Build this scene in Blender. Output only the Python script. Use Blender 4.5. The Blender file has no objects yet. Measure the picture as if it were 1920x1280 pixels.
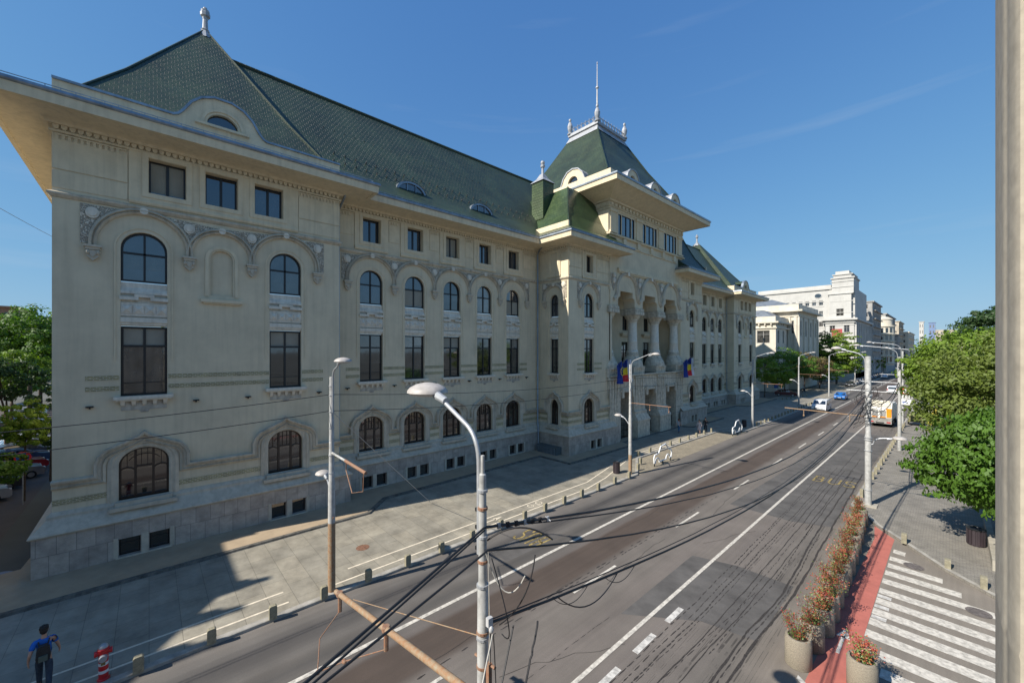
import bpy, bmesh, math, random
from math import sin, cos, pi, radians, sqrt, atan2, hypot
from mathutils import Vector, Matrix, noise
from mathutils.geometry import tessellate_polygon

sc = bpy.context.scene
COL = sc.collection
rnd = random.Random(7)

# ------------------------------------------------------------------ camera
FPX = 747.0
YAW = math.atan2(1780.0 - 960.0, FPX)
cam_d = bpy.data.cameras.new("camera")
cam = bpy.data.objects.new("camera", cam_d)
COL.objects.link(cam)
sc.camera = cam
cam_d.sensor_width = 36.0
cam_d.lens = 36.0 * FPX / 1920.0
cam_d.shift_y = 18.0 / 1920.0
cam_d.clip_start = 0.05
cam_d.clip_end = 6000.0
cam.location = (0.0, 0.0, 10.2)
cam.rotation_euler = (pi / 2, 0.0, YAW)

# ------------------------------------------------------------------ sky and sun
SUN_EL = radians(39.7)
SUN_AZ = radians(192.4)          # measured from +Y towards +X
w = bpy.data.worlds.new("World")
sc.world = w
w.use_nodes = True
wn = w.node_tree
sky = wn.nodes.new('ShaderNodeTexSky')
sky.sky_type = 'NISHITA'
sky.sun_disc = False
sky.sun_elevation = SUN_EL
sky.sun_rotation = SUN_AZ
sky.altitude = 0.0
sky.air_density = 1.0
sky.dust_density = 0.2
sky.ozone_density = 4.0
bg = wn.nodes['Background']
bg.inputs[1].default_value = 0.14
# keep the horizon from burning out: c -> a c / (1 + k c), and a few thin cirrus streaks
def _vm(op, a, b):
    n = wn.nodes.new('ShaderNodeVectorMath'); n.operation = op
    for i, x in enumerate((a, b)):
        if isinstance(x, tuple): n.inputs[i].default_value = x
        else: wn.links.new(x, n.inputs[i])
    return n.outputs[0]
hs = wn.nodes.new('ShaderNodeHueSaturation'); hs.inputs['Saturation'].default_value = 1.0
wn.links.new(sky.outputs[0], hs.inputs['Color'])
c_ = hs.outputs[0]
num = _vm('MULTIPLY', c_, (0.60, 1.10, 2.18))
den = _vm('ADD', _vm('MULTIPLY', c_, (0.20, 0.29, 0.50)), (1.0, 1.0, 1.0))
skyc = _vm('DIVIDE', num, den)
wtc = wn.nodes.new('ShaderNodeTexCoord'); wmp = wn.nodes.new('ShaderNodeMapping'); wmp.inputs['Scale'].default_value = (1.0, 1.0, 14.0); wmp.inputs['Rotation'].default_value = (0.06, 0.03, 0)
wn.links.new(wtc.outputs['Generated'], wmp.inputs[0])
wnz = wn.nodes.new('ShaderNodeTexNoise'); wnz.inputs['Scale'].default_value = 1.6; wnz.inputs['Detail'].default_value = 6; wn.links.new(wmp.outputs[0], wnz.inputs['Vector'])
wmr = wn.nodes.new('ShaderNodeMapRange'); wmr.inputs[1].default_value = 0.60; wmr.inputs[2].default_value = 0.95; wmr.inputs[3].default_value = 0.0; wmr.inputs[4].default_value = 0.22
wn.links.new(wnz.outputs[0], wmr.inputs[0])
wmx = wn.nodes.new('ShaderNodeMixRGB'); wmx.inputs[2].default_value = (2.9, 3.2, 3.5, 1)
wn.links.new(wmr.outputs[0], wmx.inputs[0]); wn.links.new(skyc, wmx.inputs[1])
wn.links.new(wmx.outputs[0], bg.inputs[0])
sd = bpy.data.lights.new("sun", 'SUN')
sd.energy = 5.0
sd.angle = radians(0.5)
sd.color = (1.0, 0.94, 0.85)
sun = bpy.data.objects.new("sun", sd)
COL.objects.link(sun)
to_sun = Vector((sin(SUN_AZ) * cos(SUN_EL), cos(SUN_AZ) * cos(SUN_EL), sin(SUN_EL)))
sun.rotation_euler = to_sun.to_track_quat('Z', 'Y').to_euler()
sun.location = (-30, -60, 60)
sc.view_settings.view_transform = 'Standard'
sc.view_settings.look = 'None'
sc.view_settings.gamma = 1.0
sc.view_settings.exposure = 0.6
sc.cycles.max_bounces = 6
sc.cycles.diffuse_bounces = 3
sc.cycles.glossy_bounces = 3
sc.cycles.transparent_max_bounces = 4

# ------------------------------------------------------------------ materials
def M(name, col, rough=0.7, metal=0.0, noise_amt=0.12, nscale=1.2, bump=0.0, bscale=30.0, spec=0.5,
      streak=0.0, col2=None, coat=0.0, detail=6.0):
    """procedural Principled material: base colour broken up by large and fine noise"""
    m = bpy.data.materials.new(name)
    m.use_nodes = True
    nt = m.node_tree
    N = nt.nodes; L = nt.links
    b = N['Principled BSDF']
    b.inputs['Roughness'].default_value = rough
    b.inputs['Metallic'].default_value = metal
    b.inputs['Specular IOR Level'].default_value = spec
    if coat: b.inputs['Coat Weight'].default_value = coat
    tc = N.new('ShaderNodeTexCoord')
    src = tc.outputs['Object']
    nz = N.new('ShaderNodeTexNoise'); nz.inputs['Scale'].default_value = nscale; nz.inputs['Detail'].default_value = detail
    nz.inputs['Roughness'].default_value = 0.65
    L.new(src, nz.inputs['Vector'])
    ramp = N.new('ShaderNodeValToRGB')
    c = Vector(col[:3]); c2 = Vector(col2[:3]) if col2 else c * (1 - 2.2 * noise_amt)
    ramp.color_ramp.elements[0].position = 0.30; ramp.color_ramp.elements[0].color = (*c2, 1)
    ramp.color_ramp.elements[1].position = 0.62; ramp.color_ramp.elements[1].color = (*(c * (1 + noise_amt * 0.5)), 1)
    L.new(nz.outputs[0], ramp.inputs[0])
    out = ramp.outputs[0]
    if streak:
        mp = N.new('ShaderNodeMapping'); mp.inputs['Scale'].default_value = (3.2, 3.2, 0.2)
        L.new(src, mp.inputs[0])
        n2 = N.new('ShaderNodeTexNoise'); n2.inputs['Scale'].default_value = 1.6; n2.inputs['Detail'].default_value = 5
        L.new(mp.outputs[0], n2.inputs['Vector'])
        r2 = N.new('ShaderNodeMapRange'); r2.inputs[1].default_value = 0.45; r2.inputs[2].default_value = 0.75
        r2.inputs[3].default_value = 1.0; r2.inputs[4].default_value = 1.0 - streak
        L.new(n2.outputs[0], r2.inputs[0])
        mx = N.new('ShaderNodeMixRGB'); mx.blend_type = 'MULTIPLY'; mx.inputs[0].default_value = 1
        L.new(out, mx.inputs[1]); L.new(r2.outputs[0], mx.inputs[2]); out = mx.outputs[0]
    L.new(out, b.inputs['Base Color'])
    if bump:
        n3 = N.new('ShaderNodeTexNoise'); n3.inputs['Scale'].default_value = bscale; n3.inputs['Detail'].default_value = 4
        L.new(src, n3.inputs['Vector'])
        bp = N.new('ShaderNodeBump'); bp.inputs['Strength'].default_value = bump; bp.inputs['Distance'].default_value = 0.02
        L.new(n3.outputs[0], bp.inputs['Height']); L.new(bp.outputs[0], b.inputs['Normal'])
    return m

def nodes_of(m):
    nt = m.node_tree
    return nt, nt.nodes, nt.links, nt.nodes['Principled BSDF']

def brick_mat(name, c1, c2, cm, bw, rh, mortar, rough=0.6, bump=0.3, offset=0.5, scale_noise=0.6, dist=0.02, spec=0.5, var=0.35, rvar=None):
    """tiles, slabs or bricks laid out in metres by the UV map"""
    m = M(name, c1, rough=rough, spec=spec)
    nt, N, L, b = nodes_of(m)
    uv = N.new('ShaderNodeUVMap')
    br = N.new('ShaderNodeTexBrick')
    br.inputs['Color1'].default_value = (*c1, 1); br.inputs['Color2'].default_value = (*c2, 1)
    br.inputs['Mortar'].default_value = (*cm, 1)
    br.inputs['Scale'].default_value = 1.0
    br.inputs['Mortar Size'].default_value = mortar
    br.inputs['Mortar Smooth'].default_value = 0.1
    br.inputs['Brick Width'].default_value = bw
    br.inputs['Row Height'].default_value = rh
    br.offset = offset
    L.new(uv.outputs[0], br.inputs['Vector'])
    nz = N.new('ShaderNodeTexNoise'); nz.inputs['Scale'].default_value = scale_noise; nz.inputs['Detail'].default_value = 8
    nz.inputs['Roughness'].default_value = 0.7
    L.new(uv.outputs[0], nz.inputs['Vector'])
    mr = N.new('ShaderNodeMapRange'); mr.inputs[1].default_value = 0.3; mr.inputs[2].default_value = 0.7
    mr.inputs[3].default_value = 1 - var; mr.inputs[4].default_value = 1 + var * 0.5
    L.new(nz.outputs[0], mr.inputs[0])
    mx = N.new('ShaderNodeMixRGB'); mx.blend_type = 'MULTIPLY'; mx.inputs[0].default_value = 1
    L.new(br.outputs[0], mx.inputs[1]); L.new(mr.outputs[0], mx.inputs[2])
    L.new(mx.outputs[0], b.inputs['Base Color'])
    if bump:
        iv = N.new('ShaderNodeMath'); iv.operation = 'SUBTRACT'; iv.inputs[0].default_value = 1.0
        L.new(br.outputs['Fac'], iv.inputs[1])
        ad = N.new('ShaderNodeMath'); ad.operation = 'MULTIPLY_ADD'; ad.inputs[1].default_value = 0.25
        n3 = N.new('ShaderNodeTexNoise'); n3.inputs['Scale'].default_value = 14; L.new(uv.outputs[0], n3.inputs['Vector'])
        L.new(n3.outputs[0], ad.inputs[0]); L.new(iv.outputs[0], ad.inputs[2])
        bp = N.new('ShaderNodeBump'); bp.inputs['Strength'].default_value = bump; bp.inputs['Distance'].default_value = dist
        L.new(ad.outputs[0], bp.inputs['Height']); L.new(bp.outputs[0], b.inputs['Normal'])
    return m

def roof_mat(name, c1, c2, rough=0.3):
    """glazed tiles in overlapping courses: saw-tooth along the slope, joints across it"""
    m = M(name, c1, rough=rough, spec=0.4)
    nt, N, L, b = nodes_of(m)
    uv = N.new('ShaderNodeUVMap')
    sep = N.new('ShaderNodeSeparateXYZ'); L.new(uv.outputs[0], sep.inputs[0])
    br = N.new('ShaderNodeTexBrick')
    br.inputs['Color1'].default_value = (*c1, 1); br.inputs['Color2'].default_value = (*c2, 1)
    br.inputs['Mortar'].default_value = (c1[0] * .25, c1[1] * .25, c1[2] * .25, 1)
    br.inputs['Scale'].default_value = 1; br.inputs['Mortar Size'].default_value = 0.007
    br.inputs['Brick Width'].default_value = 0.34; br.inputs['Row Height'].default_value = 0.30
    L.new(uv.outputs[0], br.inputs['Vector'])
    nz = N.new('ShaderNodeTexNoise'); nz.inputs['Scale'].default_value = 0.35; nz.inputs['Detail'].default_value = 9
    L.new(uv.outputs[0], nz.inputs['Vector'])
    mr = N.new('ShaderNodeMapRange'); mr.inputs[1].default_value = 0.3; mr.inputs[2].default_value = 0.7
    mr.inputs[3].default_value = 0.65; mr.inputs[4].default_value = 1.3
    L.new(nz.outputs[0], mr.inputs[0])
    mx = N.new('ShaderNodeMixRGB'); mx.blend_type = 'MULTIPLY'; mx.inputs[0].default_value = 1
    L.new(br.outputs[0], mx.inputs[1]); L.new(mr.outputs[0], mx.inputs[2]); L.new(mx.outputs[0], b.inputs['Base Color'])
    dv = N.new('ShaderNodeMath'); dv.operation = 'DIVIDE'; dv.inputs[1].default_value = 0.30
    L.new(sep.outputs[1], dv.inputs[0])
    fr = N.new('ShaderNodeMath'); fr.operation = 'FRACT'; L.new(dv.outputs[0], fr.inputs[0])
    iv = N.new('ShaderNodeMath'); iv.operation = 'SUBTRACT'; iv.inputs[0].default_value = 1.0; L.new(fr.outputs[0], iv.inputs[1])
    ad = N.new('ShaderNodeMath'); ad.operation = 'SUBTRACT'; L.new(iv.outputs[0], ad.inputs[0]); L.new(br.outputs['Fac'], ad.inputs[1])
    bp = N.new('ShaderNodeBump'); bp.inputs['Strength'].default_value = 0.7; bp.inputs['Distance'].default_value = 0.035
    L.new(ad.outputs[0], bp.inputs['Height']); L.new(bp.outputs[0], b.inputs['Normal'])
    return m

def relief_mat(name, col, scale=5.0):
    """carved stone ornament: swirling scroll relief"""
    m = M(name, col, rough=0.85)
    nt, N, L, b = nodes_of(m)
    uv = N.new('ShaderNodeUVMap')
    vo = N.new('ShaderNodeTexNoise'); vo.inputs['Scale'].default_value = scale; vo.inputs['Detail'].default_value = 1.5
    vo.inputs['Distortion'].default_value = 2.2
    L.new(uv.outputs[0], vo.inputs['Vector'])
    ml = N.new('ShaderNodeMath'); ml.operation = 'MULTIPLY'; ml.inputs[1].default_value = 26.0; L.new(vo.outputs[0], ml.inputs[0])
    sn = N.new('ShaderNodeMath'); sn.operation = 'SINE'; L.new(ml.outputs[0], sn.inputs[0])
    mr = N.new('ShaderNodeMapRange'); mr.inputs[1].default_value = -0.4; mr.inputs[2].default_value = 0.6
    L.new(sn.outputs[0], mr.inputs[0])
    rp = N.new('ShaderNodeMixRGB'); rp.inputs[1].default_value = (col[0] * .48, col[1] * .46, col[2] * .44, 1)  # hollows of the carving darkened in the colour to stand for shade
    rp.inputs[2].default_value = (*col, 1); L.new(mr.outputs[0], rp.inputs[0]); L.new(rp.outputs[0], b.inputs['Base Color'])
    bp = N.new('ShaderNodeBump'); bp.inputs['Strength'].default_value = 1.0; bp.inputs['Distance'].default_value = 0.05
    L.new(mr.outputs[0], bp.inputs['Height']); L.new(bp.outputs[0], b.inputs['Normal'])
    return m

stucco = M('cream_stucco', (0.665, 0.56, 0.39), 0.9, noise_amt=0.07, nscale=0.5, bump=0.15, bscale=60, streak=0.11)
stucco_band = M('pale_stucco', (0.69, 0.58, 0.40), 0.9, noise_amt=0.05, nscale=1.5, streak=0.16)
stone = M('carved_limestone', (0.61, 0.535, 0.41), 0.85, noise_amt=0.16, nscale=3.0, bump=0.3, bscale=25, streak=0.32)
white_stone = M('white_stone', (0.72, 0.65, 0.53), 0.8, noise_amt=0.08, nscale=3.0, streak=0.2)
arch_stone = M('pinkish_arch_stone', (0.56, 0.48, 0.36), 0.85, noise_amt=0.16, nscale=1.6, bump=0.3, bscale=25, streak=0.3, col2=(0.44, 0.38, 0.29))
weathered = M('weathered_stone', (0.54, 0.47, 0.36), 0.85, noise_amt=0.09, nscale=2.5, bump=0.3, bscale=20, streak=0.16)
relief = relief_mat('carved_scroll_relief', (0.72, 0.635, 0.50), 4.0)
plinth_mat = brick_mat('travertine_slabs', (0.487, 0.414, 0.338), (0.386, 0.327, 0.270), (0.218, 0.193, 0.166), 0.62, 1.02, 0.010, rough=0.75, bump=0.4, offset=0.37, scale_noise=1.3, var=0.4)
tile_band = brick_mat('glazed_band_bricks', (0.30, 0.245, 0.075), (0.18, 0.17, 0.07), (0.52, 0.45, 0.31), 0.22, 0.075, 0.020, rough=0.35, bump=0.5, dist=0.01, scale_noise=2)
tiles = roof_mat('green_glazed_tiles', (0.022, 0.038, 0.021), (0.034, 0.052, 0.026), 0.48)
tiles_sunlit = roof_mat('sunlit_green_glazed_tiles', (0.036, 0.062, 0.026), (0.055, 0.085, 0.034), 0.36)  # same green tiles, made paler: sunlight is put into the colour
zinc = M('grey_zinc', (0.30, 0.34, 0.38), 0.38, metal=0.6, noise_amt=0.15, nscale=1.5, streak=0.2)
zinc_light = M('pale_zinc', (0.36, 0.37, 0.385), 0.5, metal=0.3, noise_amt=0.12, nscale=3)
dark_frame = M('dark_window_frame', (0.018, 0.016, 0.015), 0.4, noise_amt=0.1)
brown_frame = M('brown_wood_frame', (0.05, 0.028, 0.018), 0.45, noise_amt=0.2)
iron = M('dark_iron', (0.025, 0.027, 0.03), 0.45, metal=0.4)

def glass_mat(name, col, rough=0.04, wave=0.03, blotch=0.0):
    m = M(name, col, rough=rough, spec=1.0, noise_amt=0.3 + blotch, nscale=0.9)
    nt, N, L, b = nodes_of(m)
    b.inputs['IOR'].default_value = 1.6
    b.inputs['Coat Weight'].default_value = 1.0
    b.inputs['Coat Roughness'].default_value = 0.02
    n3 = N.new('ShaderNodeTexNoise'); n3.inputs['Scale'].default_value = 0.8
    tc = N.new('ShaderNodeTexCoord'); L.new(tc.outputs['Object'], n3.inputs['Vector'])
    bp = N.new('ShaderNodeBump'); bp.inputs['Strength'].default_value = wave; bp.inputs['Distance'].default_value = 0.3
    L.new(n3.outputs[0], bp.inputs['Height']); L.new(bp.outputs[0], b.inputs['Coat Normal'])
    return m
glass_dark = glass_mat('dark_glass', (0.012, 0.013, 0.015))
glass_blue = glass_mat('bright_glass', (0.045, 0.055, 0.07))
glass_blind = glass_mat('glass_with_blind', (0.20, 0.19, 0.165))
glass_half = glass_mat('glass_with_curtain', (0.055, 0.052, 0.047), blotch=0.3)

asphalt = M('asphalt', (0.085, 0.080, 0.077), 0.88, noise_amt=0.16, nscale=0.35, bump=0.25, bscale=90)
concrete = M('concrete', (0.36, 0.33, 0.27), 0.85, noise_amt=0.15, nscale=2.5, bump=0.2)
kerb_mat = M('kerb_stone', (0.34, 0.32, 0.28), 0.85, noise_amt=0.2, nscale=2.0)
white_paint = M('road_paint', (0.53, 0.495, 0.43), 0.75, noise_amt=0.22, nscale=7, detail=12)
old_paint = M('worn_road_paint', (0.52, 0.50, 0.46), 0.8, noise_amt=0.25, nscale=6, detail=10)
yellow_paint = M('yellow_road_paint', (0.30, 0.225, 0.08), 0.8, noise_amt=0.42, nscale=6, detail=10)
cream_paint = M('cream_cycle_paint', (0.66, 0.58, 0.45), 0.8, noise_amt=0.12, nscale=4)
galv = M('galvanised_steel', (0.40, 0.415, 0.43), 0.45, metal=0.35, noise_amt=0.12, nscale=6)
pole_paint = M('pale_grey_pole_paint', (0.40, 0.40, 0.385), 0.55, noise_amt=0.16, nscale=5, streak=0.25)
rust = M('rusty_steel', (0.20, 0.09, 0.05), 0.85, noise_amt=0.35, nscale=14, bump=0.3, col2=(0.22, 0.17, 0.12))
rust_pole = M('rust_stained_paint', (0.22, 0.12, 0.06), 0.8, noise_amt=0.35, nscale=11, col2=(0.27, 0.23, 0.16))
lamp_top = M('grey_lamp_shell', (0.42, 0.39, 0.36), 0.5, noise_amt=0.12, nscale=6)
lamp_glass = M('frosted_lamp_glass', (0.45, 0.45, 0.43), 0.35, noise_amt=0.05)
cable_mat = M('black_cable', (0.012, 0.012, 0.014), 0.5, noise_amt=0.1)
white_cable = M('white_cable', (0.45, 0.43, 0.38), 0.6)
rubber = M('tyre_rubber', (0.02, 0.02, 0.02), 0.85)
chrome = M('rim_metal', (0.45, 0.46, 0.48), 0.3, metal=0.8, noise_amt=0.05)

# ------------------------------------------------------------------ mesh building
class Fr:
    """facade frame: u along the wall, v up, w out of the wall"""
    def __init__(s, ox, oy, rot):
        s.ox, s.oy, s.rot = ox, oy, rot; s.c, s.s = cos(rot), sin(rot)
    def p(s, u, v, w=0.0):
        lx, ly = u, -w
        return (s.ox + lx * s.c - ly * s.s, s.oy + lx * s.s + ly * s.c, v)
def front(X): return Fr(X, 0.0, pi / 2)        # faces the street (+X); u = Y
def south(Y): return Fr(0.0, Y, 0.0)           # faces -Y; u = X
def north(Y): return Fr(0.0, Y, pi)            # faces +Y; u = -X

def root_loc(par):
    while par is not None and par.parent is not None: par = par.parent
    return Vector(par.location) if par is not None else Vector((0, 0, 0))

class MB:
    def __init__(s): s.v = []; s.f = []; s.m = []; s.mi = 0
    def add(s, vs, fs):
        b = len(s.v); s.v.extend(tuple(v) for v in vs)
        for f in fs: s.f.append(tuple(i + b for i in f)); s.m.append(s.mi)
        return s
    def mat(s, i): s.mi = i; return s
    def box(s, x0, x1, y0, y1, z0, z1):
        return s.add([(x0, y0, z0), (x1, y0, z0), (x1, y1, z0), (x0, y1, z0), (x0, y0, z1), (x1, y0, z1), (x1, y1, z1), (x0, y1, z1)],
                     [(0, 3, 2, 1), (4, 5, 6, 7), (0, 1, 5, 4), (1, 2, 6, 5), (2, 3, 7, 6), (3, 0, 4, 7)])
    def fbox(s, F, u0, u1, v0, v1, w0, w1):
        c = [F.p(u, v, w_) for (u, v, w_) in [(u0, v0, w0), (u1, v0, w0), (u1, v0, w1), (u0, v0, w1), (u0, v1, w0), (u1, v1, w0), (u1, v1, w1), (u0, v1, w1)]]
        return s.add(c, [(0, 3, 2, 1), (4, 5, 6, 7), (0, 1, 5, 4), (1, 2, 6, 5), (2, 3, 7, 6), (3, 0, 4, 7)])
    def prism(s, F, loop, w0, w1, cap0=False):
        """extrude a loop of (u, v) from depth w0 to w1; front cap at w1"""
        n = len(loop); A = [F.p(u, v, w0) for u, v in loop]; B = [F.p(u, v, w1) for u, v in loop]
        s.add(A + B, [(i, (i + 1) % n, n + (i + 1) % n, n + i) for i in range(n)])
        tri = tessellate_polygon([[Vector((u, v, 0)) for u, v in loop]])
        s.add(B, tri)
        if cap0: s.add(A, tri)
        return s
    def holed(s, F, outer, holes, w=0.0):
        pts = list(outer)
        for h in holes: pts += h
        tri = tessellate_polygon([[Vector((u, v, 0)) for u, v in lp] for lp in [outer] + holes])
        return s.add([F.p(u, v, w) for u, v in pts], tri)
    def reveal(s, F, loop, w0, w1):
        n = len(loop); A = [F.p(u, v, w0) for u, v in loop]; B = [F.p(u, v, w1) for u, v in loop]
        return s.add(A + B, [(i, (i + 1) % n, n + (i + 1) % n, n + i) for i in range(n)])
    def sweep(s, F, path, prof, closed=False):
        """path of (u, v); prof of (offset, out): offset is to the left of the path direction"""
        path = [p for i, p in enumerate(path) if i == 0 or hypot(p[0] - path[i - 1][0], p[1] - path[i - 1][1]) > 1e-4]
        if closed and hypot(path[0][0] - path[-1][0], path[0][1] - path[-1][1]) < 1e-4: path = path[:-1]
        n = len(path); rows = []
        for i in range(n):
            a = path[(i - 1) % n] if (closed or i > 0) else None
            c = path[(i + 1) % n] if (closed or i < n - 1) else None
            p = path[i]
            def nrm(q, r):
                dx, dy = r[0] - q[0], r[1] - q[1]; l = hypot(dx, dy) or 1; return (-dy / l, dx / l)
            if a is None: nx, ny = nrm(p, c); k = 1
            elif c is None: nx, ny = nrm(a, p); k = 1
            else:
                n1 = nrm(a, p); n2 = nrm(p, c); nx, ny = n1[0] + n2[0], n1[1] + n2[1]
                l = hypot(nx, ny) or 1; nx /= l; ny /= l; k = 1 / max(0.35, nx * n1[0] + ny * n1[1])
            rows.append([F.p(p[0] + nx * o * k, p[1] + ny * o * k, w_) for o, w_ in prof])
        m = len(prof); vs = [q for r in rows for q in r]; fs = []
        for i in range(n if closed else n - 1):
            j = (i + 1) % n
            for k in range(m - 1): fs.append((i * m + k, i * m + k + 1, j * m + k + 1, j * m + k))
        if not closed: fs += [tuple(range(m)), tuple((n - 1) * m + k for k in reversed(range(m)))]
        return s.add(vs, fs)
    def lathe(s, cx, cy, prof, n=12, a0=0.0, a1=2 * pi):
        full = abs(a1 - a0 - 2 * pi) < 1e-6; vs = []; fs = []; cnt = n if full else n + 1
        for r, z in prof:
            for k in range(cnt): a = a0 + (a1 - a0) * k / n; vs.append((cx + r * cos(a), cy + r * sin(a), z))
        for i in range(len(prof) - 1):
            for k in range(n):
                k2 = (k + 1) % cnt; fs.append((i * cnt + k, i * cnt + k2, (i + 1) * cnt + k2, (i + 1) * cnt + k))
        fs.append(tuple(range(cnt - 1, -1, -1))); fs.append(tuple((len(prof) - 1) * cnt + k for k in range(cnt)))
        return s.add(vs, fs)
    def tube(s, path, r, n=6, caps=True):
        pts = [Vector(p) for p in path]; rr = r if isinstance(r, (list, tuple)) else [r] * len(pts); vs = []; fs = []
        prev = None
        for i, p in enumerate(pts):
            d = (pts[min(i + 1, len(pts) - 1)] - pts[max(i - 1, 0)]).normalized()
            if prev is None:
                a = Vector((0, 0, 1)) if abs(d.z) < 0.9 else Vector((1, 0, 0)); x = d.cross(a).normalized()
            else:
                x = prev - d * prev.dot(d); x = x.normalized() if x.length > 1e-5 else d.orthogonal().normalized()
            prev = x; y = d.cross(x)
            for k in range(n): a = 2 * pi * k / n; q = p + (x * cos(a) + y * sin(a)) * rr[i]; vs.append(q[:])
        for i in range(len(pts) - 1):
            for k in range(n): k2 = (k + 1) % n; fs.append((i * n + k, i * n + k2, (i + 1) * n + k2, (i + 1) * n + k))
        if caps: fs += [tuple(range(n - 1, -1, -1)), tuple((len(pts) - 1) * n + k for k in range(n))]
        return s.add(vs, fs)
    def ball(s, c, rx, ry, rz, n=10, m=7):
        vs = []; fs = []
        for i in range(m + 1):
            t = pi * i / m
            for k in range(n): a = 2 * pi * k / n; vs.append((c[0] + rx * sin(t) * cos(a), c[1] + ry * sin(t) * sin(a), c[2] + rz * cos(t)))
        for i in range(m):
            for k in range(n): k2 = (k + 1) % n; fs.append((i * n + k, (i + 1) * n + k, (i + 1) * n + k2, i * n + k2))
        return s.add(vs, fs)
    def xform(s, mat, start=0):
        for i in range(start, len(s.v)): s.v[i] = (mat @ Vector(s.v[i]))[:]
        return s
    def build(s, name, mats, parent=None, smooth=False, uv=True, local=False):
        me = bpy.data.meshes.new(name)
        off = Vector((0, 0, 0)) if local else root_loc(parent)
        me.from_pydata([(v[0] - off.x, v[1] - off.y, v[2] - off.z) for v in s.v], [], s.f)
        mats = mats if isinstance(mats, (list, tuple)) else [mats]
        for m in mats: me.materials.append(m)
        me.polygons.foreach_set('material_index', s.m)
        if smooth:
            me.polygons.foreach_set('use_smooth', [True] * len(me.polygons))
        me.update()
        if uv:
            ul = me.uv_layers.new(name='UVMap').data
            vco = [v.co + off for v in me.vertices]; Z = Vector((0, 0, 1))
            for p in me.polygons:
                nn = p.normal
                if abs(nn.z) > 0.98 or nn.length < 0.5: h, vv = Vector((1, 0, 0)), Vector((0, 1, 0))
                else:
                    h = Z.cross(nn).normalized(); vv = nn.cross(h)
                for li in p.loop_indices:
                    c = vco[me.loops[li].vertex_index]; ul[li].uv = (c.dot(h), c.dot(vv))
        o = bpy.data.objects.new(name, me); COL.objects.link(o)
        if smooth:
            try:
                me.set_sharp_from_angle(angle=radians(38))
            except Exception: pass
        if parent is not None: o.parent = parent
        return o

def _build_parts(s, name, mats, parent, tol=0.05):
    """build each cluster of touching pieces as an object of its own"""
    n = len(s.v); par = list(range(n))
    def find(i):
        while par[i] != i: par[i] = par[par[i]]; i = par[i]
        return i
    for f in s.f:
        a = find(f[0])
        for i in f[1:]:
            b_ = find(i)
            if a != b_: par[b_] = a
    bb = {}
    for i, v in enumerate(s.v):
        r = find(i); q = bb.get(r)
        if q is None: bb[r] = [v[0], v[1], v[2], v[0], v[1], v[2]]
        else:
            for k in range(3):
                if v[k] < q[k]: q[k] = v[k]
                if v[k] > q[k + 3]: q[k + 3] = v[k]
    keys = list(bb); gp = {k: k for k in keys}
    def gf(i):
        while gp[i] != i: gp[i] = gp[gp[i]]; i = gp[i]
        return i
    for i, a in enumerate(keys):
        A = bb[a]
        for b_ in keys[i + 1:]:
            B = bb[b_]
            if A[0] <= B[3] + tol and B[0] <= A[3] + tol and A[1] <= B[4] + tol and B[1] <= A[4] + tol and A[2] <= B[5] + tol and B[2] <= A[5] + tol:
                x, y = gf(a), gf(b_)
                if x != y: gp[y] = x
    gr = {}
    for fi, f in enumerate(s.f): gr.setdefault(gf(find(f[0])), []).append(fi)
    out = []
    for k, fl in gr.items():
        m = MB(); mp = {}
        for fi in fl:
            g = []
            for i in s.f[fi]:
                if i not in mp: mp[i] = len(m.v); m.v.append(s.v[i])
                g.append(mp[i])
            m.f.append(tuple(g)); m.m.append(s.m[fi])
        out.append(m.build(name, mats, parent))
    return out
MB.build_parts = _build_parts

def empty(name, loc=(0, 0, 0), rz=0.0):
    o = bpy.data.objects.new(name, None); COL.objects.link(o); o.location = loc; o.rotation_euler = (0, 0, rz)
    o.empty_display_size = 0.3
    return o
def tag(o, label=None, cat=None, group=None, kind=None):
    if label: o['label'] = label
    if cat: o['category'] = cat
    if group: o['group'] = group
    if kind: o['kind'] = kind
    return o
def struct(o): o['kind'] = 'structure'; return o
def thing(name, label, cat, loc=(0, 0, 0), rz=0.0, group=None):
    return tag(empty(name, loc, rz), label, cat, group)
def copy_tree(o, parent=None):
    c = o.copy(); COL.objects.link(c); c.parent = parent
    for ch in list(o.children): copy_tree(ch, c)
    return c
def place(proto, parent, F, u, v, w, mats=None):
    """copy a part (with its sub-parts) onto a facade frame; parts are modelled x along, -y out, z up"""
    c = copy_tree(proto, parent)
    r = root_loc(parent)
    c.location = Vector(F.p(u, v, w)) - r
    c.rotation_euler = (0, 0, F.rot)
    return c
protos = []
def proto(o):
    protos.append(o); return o
def drop(o):
    for ch in list(o.children): drop(ch)
    bpy.data.objects.remove(o)
def setmat(o, m):
    o.material_slots[0].link = 'OBJECT'; o.material_slots[0].material = m

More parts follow.
